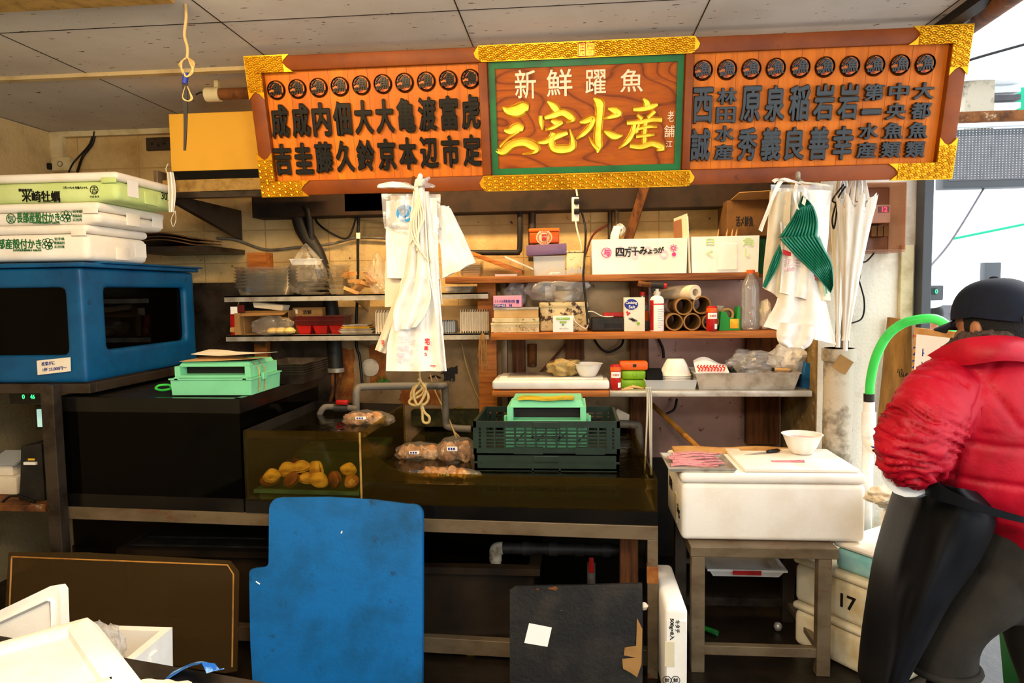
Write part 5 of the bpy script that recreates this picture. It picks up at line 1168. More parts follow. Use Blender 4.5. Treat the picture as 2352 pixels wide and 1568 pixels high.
b.lathe([(.012, 0), (.012, .001), (.007, .001), (.007, 0)], seg=16, M=front(q), cap=False)
for k in range(8): b.tube([q+Vector((.014*cos(pi*k/4), 0, .014*sin(pi*k/4))), q+Vector((.02*cos(pi*k/4), 0, .02*sin(pi*k/4)))], .002, 4)
q = at(1548, 584, Yt); b.lathe([(.011, 0), (.011, .001), (.001, .001)], seg=16, M=front(q)); b.out('pink_marks', 'pink_ink', t)
b = B()
for x, y, r in ((1424, 572, .02), (1488, 573, .02), (1525, 583, .024), (1459, 587, .018)):
    q = at(x, y, Yt+.0006); b.lathe([(r, 0), (r, .0004), (r*.6, .0004), (r*.6, 0)], seg=7, M=front(q), cap=False)
b.out('pale_flowers', 'pale_pink', t)
t, u0, u1, c2 = shelf_foam(1588, 1744, 542, 3.80, .30, ZT, 'white foam box with faint green handwriting at the right of the top board')
b = B(); ptext(b, '白', 1622, 545, 1640, 563, 3.799); ptext(b, 'く', 1622, 574, 1638, 590, 3.799); ptext(b, '角', 1706, 545, 1730, 565, 3.799); ptext(b, 'し', 1712, 570, 1722, 590, 3.799); b.out('handwriting', 'pale_green_ink', t)
B().box(at(1648, 570, 3.8).x, at(1693, 570, 3.8).x, 3.797, 3.801, ZT+.015, c2-.04, .0015).out('handle_recess', 'foam', t)
for k, x in enumerate((1648, 1668, 1680, 1690)): q = at(x, 540, 3.93); B().lathe([(.008, 0), (.007, .05), (.004, .10), (.001, .12)], (q.x, 3.93, c2-.07), 8).bend(lambda v: v+Vector(((v.z-c2)*.15, 0, 0))).out('bamboo_shoot', 'wood_pale', None, 50, 'pale pointed bamboo tip sticking out of the right foam box, '+['first', 'second', 'third', 'fourth'][k]+' from the left', 'bamboo', 'bamboo tips')
q = at(1410, 545, 3.92); t = thing('paper_roll', 'white film-wrapped roll poking out of the lettered foam box', 'roll', (q.x, 3.92, c-.06)); B().tube([(q.x-.01, 3.92, ZT+.03), (q.x+.005, 3.92, c+.03), (q.x+.02, 3.92, c+.075)], [.022, .024, .022], 14).out('roll', 'paper_white', t, 50)
B().tube(cr([(q.x+.01, 3.92, c+.05), (q.x+.03, 3.92, c+.085), (q.x+.055, 3.92, c+.06), (q.x+.03, 3.92, c+.03)], 4), [.012]*13, 6).out('wrap_end', 'film', t, 30)
for k, (xa, ya, m, lab) in enumerate((((1548, 1586), 500, 'brown_clear', 'brown see-through file standing between the two foam boxes'), ((1560, 1585), 488, 'paper', 'cream papers standing between the two foam boxes, left'), ((1575, 1587), 490, 'paper_white', 'white papers standing between the two foam boxes, right'))):
    x_ = at(1582+1.8*k, 600, 3.80).x; h_ = at(1582, ya, 3.85).z; B().box(x_, x_+.003, 3.80 if k else 3.9, 4.06, ZT+.001, h_-.01*k).bend(lambda v: Vector((v.x-(v.y-3.8)*.12-(v.z-ZT)*.05, v.y, v.z))).out('document', m, None, None, lab, 'paper')
u0, u1, a, c3 = r4(1676, 1772, 455, 540, 3.88); zc_ = a
t = thing('cardboard_box', 'big brown cardboard box with black brush text at the upper right, behind hanging bags', 'box', ((u0+u1)/2, 4.0, zc_))
B().box(u0, u1+.06, 3.95, 4.19, zc_, c3, .003).out('carton', 'card_dark', t); b = B(); b.raw([(u0+.02, 3.95, c3), (u1+.06, 3.95, c3), (u1+.04, 3.86, c3+.035), (u0+.05, 3.88, c3+.03)], [(0, 1, 2, 3)]); b.solid(.004); b.out('flap', 'card', t)
b = B(); ptext(b, '活〆鮮魚', 1690, 496, 1730, 520, 3.949, .02); b.out('printed_text', 'black_ink', t)
B().bin(at(1735, 580, 3.95).x-.4, at(1765, 580, 3.95).x+.04, 4.108, 4.195, ZT+.001 if False else ZT+.001, zc_-.002, .008, .004, rim=.01).out('plastic_tub', 'green_ink', None, label='dark green plastic tub under the big cardboard box', cat='tub')
# --- middle board
def carton(px0, px1, pt, Y, dep, z, m, lab, name='carton', bev=.002):
    u0, u1, a, c = r4(px0, px1, pt, pt+30, Y); t = thing(name, lab, 'box', ((u0+u1)/2, Y+dep/2, z)); B().box(u0, u1, Y, Y+dep, z+.001, c, bev).out('body', m, t); return t, u0, u1, c
t, u0, u1, ca = carton(1128, 1238, 741, 3.76, .22, ZM, 'tin_cream', 'flat cream tin with embossed lettering at the bottom of the tin pile', 'flat_tin')
b = B(); ptext(b, 'GINZA', 1134, 750, 1175, 760, 3.7595); ptext(b, 'TOKYO', 1192, 750, 1232, 760, 3.7595); b.out('embossed_text', 'tin_rusty', t); B().box(u0-.002, u1+.002, 3.757, 3.983, ca-.012, ca+.0005, .002).out('lid', 'tin_cream', t)
t, u0, u1, cb_ = carton(1130, 1238, 730, 3.76, .22, ca+.001, 'tin_cream', 'thin cream tin second from the bottom of the tin pile', 'flat_tin')
t, u0, u1, cc = carton(1134, 1236, 706, 3.765, .2, cb_, 'paper_tan', 'tan box in the tin pile under the pink glove box', 'flat_tin'); B().box(u0-.002, u1+.002, 3.763, 3.967, cc-.012, cc+.0005, .002).out('lid', 'steel_clean', t)
t, u0, u1, cd = carton(1133, 1197, 679, 3.762, .12, cc+.001, 'pink_box', 'pink glove box with purple lettering on the tin pile', 'glove_box')
b = B(); ptext(b, 'ニトリル手袋 粉付用', 1136, 688, 1182, 695, 3.7615, .02); ptext(b, 'M', 1170, 698, 1176, 705, 3.7615, .03); ptext(b, '青', 1185, 688, 1193, 697, 3.7615, .03); b.out('printed_text', 'blue_ink', t)
q0, q1 = at(1134, 702, 3.7615), at(1162, 702, 3.7615); B().box(q0.x, q1.x, 3.7605, 3.7618, q0.z-.006, q0.z+.008).out('text_band', 'blue_ink', t); b = B(); ptext(b, 'パウダー付き', 1136, 699, 1160, 704, 3.760, .02); b.out('band_text', 'paper_white', t)
crumple('plastic_bag', 1185, 660, 3.95, .12, .10, .14, cc+.001, 'film', 'crinkled clear bag behind the pink glove box', 'bag', 12, .35)
t, u0, u1, ct = carton(1240, 1350, 694, 3.80, .24, ZM, 'tin_rusty', 'large square tin spotted with rust beside the tin pile', 'rusty_tin', .01); B().box(u0-.003, u1+.003, 3.797, 4.043, ct-.03, ct+.001, .006).out('lid', 'tin_rusty', t, 40)
t, u0, u1, ce = carton(1270, 1317, 725, 3.755, .035, ZM, 'paper_white', 'small white box with green print in front of the rusty tin', 'sheet_box')
b = B(); 
for xa, xb, ya, yb in ((1278, 1309, 729, 734), (1286, 1301, 737, 742)): q0, q1 = at(xa, ya, 3.754), at(xb, yb, 3.754); b.box(q0.x, q1.x, 3.7535, 3.7548, q1.z, q0.z)
b.out('green_bands', 'lime', t); b = B(); ptext(b, '調理用シート', 1280, 730, 1307, 733, 3.7528); ptext(b, '大判', 1288, 738, 1299, 741, 3.7528); b.out('band_text', 'paper_white', t)
b = B(); ptext(b, 'ペーパー', 1285, 752, 1306, 756, 3.7545); circ(b, 1293, 746, .006, 3.7545, .5); b.out('green_print', 'green_ink', t)
q = at(1255, 680, 3.9); t = thing('food_tub', 'white tub with lid inside the clear bag on the rusty tin', 'tub', (q.x+.07, 3.9, ct+.001)); B().lathe([(.05, .002), (.06, .06), (.001, .062)], (q.x+.09, 3.9, ct), 24).out('tub', 'bag_cream', t, 50); B().box(q.x-.01, q.x+.05, 3.95, 3.96, ct+.002, ct+.09).out('card', 'paper', t)
crumple('plastic_bag', 1275, 680, 3.89, .32, .2, .21, ct+.001, 'film', 'large clear plastic bag heaped over the rusty tin and tin pile', 'bag', 3, .28, .6)
q = at(1424, 701, 3.88); t = thing('glass_jar', 'small glass jar lying with its yellow lid towards us', 'jar', (q.x, 3.9, ZM)); zz = ZM+.06
B().tube([(q.x, 3.86, zz), (q.x, 3.89, zz), (q.x, 3.97, zz)], [.026, .032, .032], 18).out('glass', 'pet', t, 50); B().tube([(q.x, 3.845, zz), (q.x, 3.86, zz)], .018, 18).out('lid', 'yellow_cap', t, 50); B().box(q.x-.03, q.x+.03, 3.86, 3.96, ZM+.001, zz-.033).out('stand_block', 'card_dark', t)
t, u0, u1, cf = carton(1358, 1436, 729, 3.78, .12, ZM, 'black_rubber', 'black ribbed plastic device on the middle shelf', 'device', .01)
b = B()
for k in range(9): b.box(u0+.07+.011*k, u0+.076+.011*k, 3.7785, 3.7805, ZM+.02, ZM+.045)
b.out('vents', 'black_gloss', t)
u0, u1, a, c = r4(1386, 1436, 718, 729, 3.82); B().box(u0, u1, 3.82, 3.88, cf+.001, c, .003).out('red_case', 'red_plastic', None, label='flat red plastic case on the black device', cat='case')
B().tube(cr([(at(1315, 712, 3.76).x, 3.775, ZM+.10), (at(1322, 730, 3.76).x, 3.752, ZM+.055), (at(1345, 745, 3.76).x, 3.752, ZM+.02), (at(1352, 738, 3.76).x, 3.752, ZM+.06), (at(1345, 715, 3.76).x, 3.752, ZM+.10), (at(1360, 712, 3.76).x, 3.77, ZM+.11), (at(1385, 728, 3.76).x, 3.80, cf+.006), (at(1410, 727, 3.76).x, 3.81, cf+.004)], 6), .003, 6).out('cable', 'cable_white', None, 60, 'thin white cable looping from the rusty tin to the black device', 'cable')
t, u0, u1, c = carton(1434, 1481, 683, 3.755, .09, ZM, 'paper', 'white salt carton with a blue oval and fish pictures', 'salt_carton')
B().box(u1-.001, u1+.0008, 3.757, 3.843, ZM+.004, c-.003).out('grey_side', 'grey_plastic', t)
q = at(1450, 699, 3.754); B().lathe([(.036, 0), (.036, .001), (.001, .001)], seg=28, M=front((q.x, 3.7545, q.z))).bend(lambda v: Vector((v.x, v.y, q.z+(v.z-q.z)*.8))).out('oval', 'blue_ink', t)
b = B(); ptext(b, 'Cooking', 1437, 691, 1463, 700, 3.753, .015); ptext(b, 'Salt', 1444, 701, 1459, 708, 3.753, .015); b.out('lettering', 'paper_white', t)
b = B(); q = at(1442, 722, 3.754)
for dx, dz in ((0, 0), (.008, .006), (-.003, .012)): b.lathe([(.006, 0), (.006, .001), (.001, .001)], seg=10, M=front((q.x+dx, 3.7545, q.z+dz)))
b.out('red_print', 'red_ink', t)
b = B(); q = at(1452, 733, 3.754)
for k in range(3): b.lathe([(.014, 0), (.014, .001), (.001, .001)], seg=14, M=front((q.x-.006+.01*k, 3.7545, q.z-.012*k+.006))).bend(lambda v: v)
b.bend(lambda v: Vector((v.x, v.y, q.z+(v.z-q.z)*.45))); b.out('fish_print', 'grey_pvc', t)
q = at(1466, 743, 3.754); b = B().lathe([(.009, 0), (.009, .001), (.001, .001)], seg=10, M=front((q.x, 3.7545, q.z))); b.out('green_print', 'lime', t)
def bottle(px, pt, Y, r, z, lab, m, prof, name='bottle'):
    q = at(px, pt, Y); H = q.z-z; t = thing(name, lab, 'bottle', (q.x, Y, z)); B().lathe([(ra*r, h*H+.001) for ra, h in prof], (q.x, Y, z), 24).out('body', m, t, 40); return t, q.x, H
t, xx, H = bottle(1476, 672, 3.90, .034, ZM, 'dark sauce bottle with orange label behind salt carton and torch', 'pet', [(.001, 0), (.9, 0), (1, .04), (1, .55), (.8, .68), (.4, .78), (.36, 1), (.001, 1)])
B().lathe([(.03, .01), (.03, H*.55), (.001, H*.55)], (xx, 3.90, ZM), 20).out('sauce', 'black_gloss', t, 50); B().lathe([(.0345, H*.25), (.035, H*.25), (.035, H*.52), (.0345, H*.52)], (xx, 3.90, ZM), 24, cap=False).out('label', 'orange_plastic', t, 50); B().lathe([(.015, H*.92), (.015, H*1.02), (.001, H*1.02)], (xx, 3.90, ZM), 16).out('cap', 'red_plastic', t, 50)
q = at(1509, 676, 3.79); H = q.z-ZM; t = thing('gas_torch', 'white and red gas canister with black kitchen torch head', 'torch', (q.x, 3.79, ZM))
B().lathe([(.001, 0), (.036, 0), (.037, .004), (.037, H-.03), (.03, H-.015), (.014, H-.006), (.014, H)], (q.x, 3.79, ZM+.001), 28).out('canister', 'paper_white', t, 40)
def lat_arc(r, h0, h1, a0, a1, c, n=10):
    b = B(); V = [(c[0]+r*cos(radians(a0+(a1-a0)*i/n)), c[1]+r*sin(radians(a0+(a1-a0)*i/n)), c[2]+h) for h in (h0, h1) for i in range(n+1)]; b.raw(V, [(i, i+1, n+2+i, n+1+i) for i in range(n)]); return b
lat_arc(.0375, .006, H-.03, 185, 235, (q.x, 3.79, ZM)).out('red_panel', 'red_plastic', t, 60); lat_arc(.0375, H-.055, H-.048, 235, 355, (q.x, 3.79, ZM)).out('red_line', 'red_ink', t, 60)
b = B()
for k in range(9): m_ = lat_arc(.0376, .02+.012*k, .023+.012*k, 270, 300+(k*17) % 30, (q.x, 3.79, ZM), 6); me = bpy.data.meshes.new('x'); m_.bm.to_mesh(me); b.bm.from_mesh(me); m_.bm.free()
b.out('small_print', 'grey_plastic', t, 60)
zz = ZM+H
B().lathe([(.02, 0), (.02, .015), (.014, .02), (.014, .03)], (q.x, 3.79, zz), 18).out('collar', 'steel_clean', t, 40)
B().tube([(q.x+.035, 3.79, zz+.045), (q.x-.03, 3.79, zz+.05)], [.016, .018], 12).box(q.x-.03, q.x+.015, 3.78, 3.80, zz+.01, zz+.045, .004).out('torch_body', 'black_rubber', t, 40)
B().tube([(q.x-.03, 3.79, zz+.05), (q.x-.10, 3.79, zz+.06)], [.014, .016], 14).out('nozzle', 'rust', t, 40); B().tube([(q.x+.035, 3.79, zz+.045), (q.x+.05, 3.79, zz+.044)], .015, 10).out('knob', 'red_plastic', t, 40)
# cardboard tubes
for k, (x, y, rr_, lab) in enumerate(((1549, 736, 20, 'brown cardboard tube, lower left of the tube pile'), (1590, 736, 20, 'brown cardboard tube, lower middle of the tube pile'), (1632, 737, 19, 'brown cardboard tube, lower right of the pile, behind the red can'), (1571, 696, 20, 'brown cardboard tube, upper left of the tube pile'), (1612, 694, 21, 'brown cardboard tube, upper right of the tube pile'))):
    q = at(x, y, 3.78); r = rr_/1600*3.75; zc2 = ZM+r+.002 if k < 3 else ZM+r*2.72+.004
    pr = [(r, 0), (r, .30), (r*.84, .30), (r*.84, 0), (r, 0)]
    B().lathe(pr, (0, 0, 0), 28, Matrix.Translation((q.x, 3.78, zc2)) @ Matrix.Rotation(-pi/2, 4, 'X'), cap=False).out('cardboard_tube', 'card', None, 40, lab, 'tube', 'cardboard tubes')
q = at(1596, 664, 3.80); r = .04; zc2 = ZM+.165+r
t = thing('film_roll', 'cream paper roll lying on top of the cardboard tubes', 'roll', (q.x, 3.8, zc2-r)); B().lathe([(r, 0), (r*.98, .26), (r*.5, .26), (r*.5, 0), (r, 0)], (0, 0, 0), 28, Matrix.Translation((q.x, 3.78, zc2)) @ Matrix.Rotation(radians(32), 4, 'Z') @ Matrix.Rotation(-pi/2, 4, 'X'), cap=False).out('roll', 'bag_cream', t, 40)
def can(px, pt, Y, r, z, lab):
    q = at(px, pt, Y); H = q.z-z; t = thing('drink_can', lab, 'can', (q.x, Y, z))
    B().lathe([(.001, 0), (r*.9, 0), (r, .006), (r, H-.008), (r*.88, H-.001), (r*.86, H), (r*.8, H-.003), (.001, H-.003)], (q.x, Y, z+.001), 24).out('body', 'red_plastic', t, 40)
    lat_arc(r+.0004, H*.78, H-.009, 180, 360, (q.x, Y, z)).out('orange_band', 'orange_plastic', t, 60); lat_arc(r+.0005, H*.5, H*.74, 215, 330, (q.x, Y, z)).out('white_panel', 'paper_white', t, 60)
    b = B()
    for k in range(3): b.text('微糖'[k % 2], front((q.x-.012+.012*k, Y-r-.0012, z+H*.62)), .010, .010, d=.0005)
    b.out('lettering', 'red_ink', t); lat_arc(r+.0005, H*.10, H*.30, 290, 335, (q.x, Y, z)).out('barcode', 'paper_white', t, 60)
can(1635, 703, 3.745, .028, ZM, 'small red drink can in front of the cardboard tubes'); can(1414, 838, 3.66, .028, ZB, 'small red drink can on the bottom shelf beside the lime green cases')
q = at(1650, 690, 3.9); B().lathe([(.022, 0), (.03, .13), (.028, .13), (.02, .004), (.001, .003)], (q.x, 3.86, ZM+.001), 20).out('plastic_cup', 'pet', None, 40, 'clear cup behind the red can on the middle shelf', 'cup')
u0, u1, a, c = r4(1652, 1701, 704, 755, 3.78); t = thing('tape_dispenser', 'green tape dispenser patched with gold film', 'tape dispenser', ((u0+u1)/2, 3.82, ZM))
B().prism([(u0, 0), (u1, 0), (u1-.003, c-ZM), (u1-.014, c-ZM), (u1-.02, .06), (u0+.05, .07), (u0+.035, .10), (u0+.01, .10)], .07, front((0, 3.85, ZM+.001))).out('body', 'green_plastic', t)
B().lathe([(.035, 0), (.035, .04), (.024, .04), (.024, 0), (.035, 0)], (0, 0, 0), 24, Matrix.Translation((u0+.045, 3.835, ZM+.085)) @ Matrix.Rotation(pi/2, 4, 'X'), cap=False).out('tape_roll', 'tan_steel', t, 40); B().grid(lambda a_, c_: Vector((u1-.055+.045*a_, 3.777-.004*abs(nz(a_*5, c_*5, 0)), ZM+.012+.05*c_)), 6, 6, .001).out('gold_patch', 'gold_flat', t, 20)
q = at(1724, 620, 3.80); H = q.z-ZM; t = thing('plastic_bottle', 'tall empty clear bottle with orange cap at the right of the middle shelf', 'bottle', (q.x, 3.8, ZM)); r = .048
pr = [(.001, 0), (r*.85, .001), (r, .012), (r*.98, H*.3), (r*.9, H*.36), (r, H*.40), (r*.93, H*.44), (r, H*.48), (r*.93, H*.53), (r, H*.57), (r*.93, H*.62), (r*.98, H*.66), (r*.9, H*.76), (r*.6, H*.86), (r*.42, H*.91), (r*.42, H*.95)]
B().lathe(pr, (q.x, 3.80, ZM+.001), 28).out('body', 'pet', t, 60); B().lathe([(.021, H*.94), (.022, H), (.001, H)], (q.x, 3.80, ZM+.001), 18).out('cap', 'orange_plastic', t, 50)
crumple('paper_bag', 1756, 725, 3.86, .07, .10, .15, ZM+.001, 'bag_cream', 'crumpled cream paper bag between bottle and hanging white bags', 'bag', 15, .3)
# --- bottom board
u0, u1, a, c = r4(1130, 1400, 866, 900, 3.62); t = thing('chopping_tray', 'long white plastic chopping tray on the bottom shelf', 'tray', ((u0+u1)/2, 3.75, ZB))
B().box(u0, u1, 3.62, 3.92, ZB+.006, ZB+.052, .012, 3).box(u0+.03, u1-.03, 3.66, 3.90, ZB+.0515, ZB+.062, .004).out('tray', 'white_plastic', t, 40)
for x in (u0+.07, u1-.09): B().box(x-.03, x+.03, 3.63, 3.66, ZB+.0005, ZB+.0065).out('foot', 'black_rubber', t)
q0, q1 = at(1165, 870, 3.66).x, at(1290, 870, 3.66).x; B().grid(lambda a_, c_: Vector((q0+(q1-q0)*a_, 3.66+.2*c_, ZB+.066+.006*sin(a_*4)*c_)), 10, 6, .001).out('film_sheet', 'film_thin', None, 60, 'clear plastic sheet lying on the white chopping tray', 'sheet')
crumple('rag', 1295, 855, 3.75, .17, .13, .09, ZB+.063, 'rag', 'crumpled brown cloth on the white chopping tray', 'cloth', 21, .45, 0, 60)
q = at(1350, 850, 3.70); bowl(B(), (q.x, 3.72, ZB+.063), .078, .07).out('bowl', 'white_plastic', None, 60, 'plain white bowl on the right end of the chopping tray', 'bowl')
for k, (m, zz, w, lab) in enumerate((('lime', ZB, 60, 'lower lime green plastic case beside the red can'), ('lime', ZB+.048, 55, 'upper lime green plastic case, under the orange one'), ('orange_plastic', ZB+.096, 64, 'orange plastic case on top of the lime green ones'))):
    u0, u1 = at(1456-w/2, 860, 3.70).x, at(1456+w/2, 860, 3.70).x; t = thing('plastic_case', lab, 'case', ((u0+u1)/2, 3.74, zz)); B().box(u0, u1, 3.69, 3.79, zz+.001, zz+.047, .010).out('case', m, t, 40); B().box((u0+u1)/2-.006, (u0+u1)/2+.012, 3.686, 3.692, zz+.018, zz+.034, .002).out('catch', 'black_rubber' if k == 2 else m, t)
for k in range(5): q = at(1428+6*k, 884, 3.64); B().tube([(q.x, 3.63+.008*k, ZB+.005+.004*k), (q.x+.06, 3.65+.006*(k % 3), ZB+.006+.004*((k*3) % 4))], .004, 6).out('wood_stick', 'paper_tan', None, 40, 'short pale stick of the small bunch beside the red can', 'stick', 'small pale sticks')
u0, u1, a, c = r4(1482, 1601, 872, 893, 3.63); t = B().bin(u0, u1, 3.63, 3.86, ZB+.001, ZB+.052, .004, .008, rim=.004).out('grey_tray', 'frost', None, label='translucent grey tray holding black trays and white bowls', cat='tray'); ub = u0
for k in range(6): B().bin(u0+.012, u0+.095, 3.64+.014*k, 3.655+.014*k, ZB+.008, ZB+.085+.003*k, .002, .003).bend(lambda v: Vector((v.x, v.y+(v.z-ZB)*.5, v.z))).out('black_tray', 'black_gloss', None, None, 'black food tray leaning at the left end of the grey tray', 'food tray', 'black trays')
q = at(1552, 860, 3.73); H = at(1552, 818, 3.73).z-ZB
p_ = None
for k in range(6):
    M = Matrix.Translation((q.x, 3.745, ZB+.008+.012*(5-k)))
    if p_ is None:
        p_ = bowl(B(), (0, 0, 0), .082, .085, .02).bend(lambda v: Vector((v.x, v.y, .085-v.z))).out('bowl', 'white_plastic', None, 60, 'white fluted bowl in the upside-down stack in the grey tray', 'bowl', 'upturned white bowls', local=True); p_.matrix_basis = M
    else: dup(p_, M)
u0, u1, a, c = r4(1598, 1838, 850, 890, 3.62); t = thing('steel_pan', 'deep rectangular steel pan full of odds and ends on the bottom shelf', 'pan', ((u0+u1)/2, 3.75, ZB)); zp2 = ZB+.09
B().bin(u0, u1, 3.62, 3.90, ZB+.001, zp2, .004, .022, rim=.005).out('pan', 'steel_clean', t, 40)
B().box(u0+.03, u1-.03, 3.65, 3.87, ZB+.006, zp2-.03).out('folded_paper', 'paper', None, label='folded papers filling the steel pan', cat='paper')
b = B().grid(lambda a_, c_: Vector((u0+.01+.17*a_, 3.66+.1*c_, zp2-.01+.06*c_+.02*sin(a_*5)*c_)), 12, 8, .004); t = thing('patterned_cloth', 'white cloth with red pattern folded at the left of the steel pan', 'cloth', (u0+.09, 3.7, zp2-.02)); b.out('cloth', 'paper_white', t, 60)
b = B()
for k in range(9): x_ = u0+.022+.016*k; b.tube(cr([(x_, 3.668, zp2+.004), (x_+.008, 3.678, zp2+.014+.003*(k % 3)), (x_-.002, 3.69, zp2+.024), (x_+.006, 3.70, zp2+.032)], 3), .0035, 5)
b.out('red_pattern', 'red_ink', t)
crumple('black_bag', 1670, 840, 3.78, .14, .10, .05, zp2-.028, 'black_rubber', 'crumpled black plastic in the steel pan, left', 'bag', 31, .3)
q = at(1698, 840, 3.70); b = B(); b.tube([(q.x+.035*cos(2*pi*k/20), 3.71, zp2+.006+.02*sin(2*pi*k/20)) for k in range(21)], .009, 8); b.out('black_ring', 'black_rubber', None, 60, 'black rubber ring standing in the steel pan', 'ring')
crumple('plastic_wrap', 1730, 835, 3.76, .26, .2, .13, zp2-.028, 'film', 'clear plastic wrap heaped over the steel pan', 'wrap', 33, .35)
q0, q1 = at(1778, 842, 3.66), at(1803, 849, 3.66); t = thing('knife', 'wooden-handled knife lying in the right end of the steel pan', 'knife', (q1.x, 3.66, zp2)); B().tube([(q0.x, 3.66, zp2+.012), (q1.x+.02, 3.66, zp2+.008)], .009, 8).out('handle', 'wood_pale', t, 50); B().tube([(q0.x-.012, 3.66, zp2+.013), (q0.x, 3.66, zp2+.012)], .010, 8).out('ferrule', 'black_gloss', t, 50); b = B().raw([(q0.x-.10, 3.66, zp2+.006), (q0.x-.012, 3.655, zp2+.004), (q0.x-.012, 3.665, zp2+.02)], [(0, 1, 2)])
crumple('paper_bag', 1812, 815, 3.80, .2, .14, .17, ZB+.06, 'bag_white', 'crumpled white paper bag behind the right end of the steel pan', 'bag', 41, .35, 0, 18)
p = [at(*q_, 3.70) for q_ in ((1842, 893), (1858, 893), (1876, 838), (1852, 832))]
B().prism([(v.x, v.z) for v in p], .20, frame((0, 3.90, 0), (1, 0, 0), (0, 0, 1))).out('book', 'blue_book', None, None, 'blue book leaning at the right end of the bottom shelf', 'book')
# ------------------------------------------------------------------ fittings on wall and ceiling
def tubeP(b, pts, r, n=6, seg=8): return b.tube(cr([tuple(at(x, y, Y)) for x, y, Y in pts], n) if n > 1 else [at(*p) for p in pts], r, seg)
u0, u1, z0, z1 = r4(390, 640, 257, 390, 3.45)
t = thing('yellow_box', 'yellow box with black base band on the steel wall shelf, left of the sign', 'box', ((u0+u1)/2, 3.6, at(490, 412, 3.45).z))
B().box(u0, u1, 3.45, 3.85, z0, z1, .003).out('casing', 'box_yellow', t); zb0 = at(490, 414, 3.45).z; B().box(u0+.003, u1-.003, 3.453, 3.85, zb0, z0-.001).out('base_band', 'black_gloss', t)
t = thing('wall_shelf', 'tan-edged steel wall shelf with bracket carrying the yellow box', 'shelf', ((u0+u1)/2, 3.8, zb0-.05))
ze = at(490, 438, 3.40).z
B().box(u0-.02, u1+.05, 3.40, 3.404, ze, zb0-.002).out('front_edge', 'tan_steel', t); B().box(u0-.02, u1+.05, 3.404, 4.0, zb0-.006, zb0-.002).out('plate', 'steel_dark', t)
B().box(u0-.04, u0-.021, 3.36, 3.44, at(375, 440, 3.38).z, at(375, 392, 3.38).z, .002).out('end_bracket', 'steel', t)
b = B()
for x in (at(500, 480, 3.9).x,): b.prism([(0, 0), (.75, 0), (.75, -.03), (.10, -.16), (0, -.18)], .03, frame((x, 4.19, ze-.004), (0, -1, 0), (0, 0, 1)))
b.out('wall_bracket', 'steel_dark', t); B().box(u0-.02, u1+.05, 3.41, 3.45, ze-.03, ze-.001).out('support_rail', 'steel_dark', t)
# mask on the bracket
t = thing('face_mask', 'white pleated face mask hanging by its loop from the shelf bracket', 'mask', (at(393, 420, 3.34).x, 3.34, at(393, 495, 3.34).z))
B().grid(lambda a, c: at(384+4*c+(14+6*sin(pi*c))*a*(1-.2*c), 395+92*c, 3.34+.012*sin(a*9)), 12, 10, .003).out('pleats', 'bag_white', t, 60)
tubeP(B(), [(402, 484, 3.34), (393, 505, 3.34), (398, 520, 3.34), (404, 505, 3.34), (403, 485, 3.34)], .0018).out('ear_loop', 'cable_white', t, 60); tubeP(B(), [(384, 397, 3.34), (381, 388, 3.335), (386, 376, 3.335)], .0025).out('ear_loop', 'cable_white', t, 60)
# lamp holder behind the sign
t = thing('lamp_holder', 'dusty tube lamp with yellowed socket under the ceiling, behind the sign left end', 'lamp', (at(520, 215, 3.3).x, 3.3, 2.5))
a, c = at(490, 217, 3.3), at(640, 205, 3.3); B().tube([(a.x+.03, 3.3, a.z), (c.x, 3.3, a.z)], .027, 14).out('tube', 'rust', t, 50); B().tube([(a.x-.035, 3.3, a.z), (a.x+.035, 3.3, a.z)], .034, 14).out('socket', 'ivory', t, 40); B().box(a.x+.01, a.x+.03, 3.29, 3.31, a.z+.02, 2.633).out('hanger', 'ivory', t); tubeP(B(), [(476, 218, 3.3), (462, 212, 3.3), (450, 218, 3.3)], .004).out('wire', 'cable_black', t, 60)
# hanging cord with blue tape
Yc = 2.45
t = thing('hanging_cord', 'twisted brown cord hanging from the ceiling with a coil and black strap', 'cord', at(428, 340, Yc))
zc_ = at(428, 5, Yc)
tubeP(B(), [(430, -30, Yc), (426, 0, Yc), (428, 40, Yc), (424, 80, Yc), (431, 110, Yc), (430, 135, Yc)], .006).out('cord', 'cable_tan', t, 60)
b = B()
for k in range(4): tubeP(b, [(430, 132, Yc), (418-2*k, 142+2*k, Yc+.01*k), (418+k, 162, Yc), (428, 176, Yc-.004*k), (440+k, 165, Yc), (446-3*k, 145, Yc), (432, 133, Yc)], .0035)
for k in range(2): tubeP(b, [(426, 198, Yc), (420, 222+3*k, Yc), (432, 232, Yc), (442-3*k, 226, Yc), (436, 212, Yc), (430, 198, Yc)], .0025)
b.out('coil', 'rope', t, 60); tubeP(B(), [(427, 168, Yc), (426, 180, Yc), (424, 192, Yc)], [.010]*13).out('blue_tape', 'blue_ink', t, 50)
B().grid(lambda a, c: at(419+3*c*c+(12-7*c)*a+3*sin(c*3), 190+156*c, Yc+.002), 2, 16, .004).out('strap', 'black_rubber', t, 60)
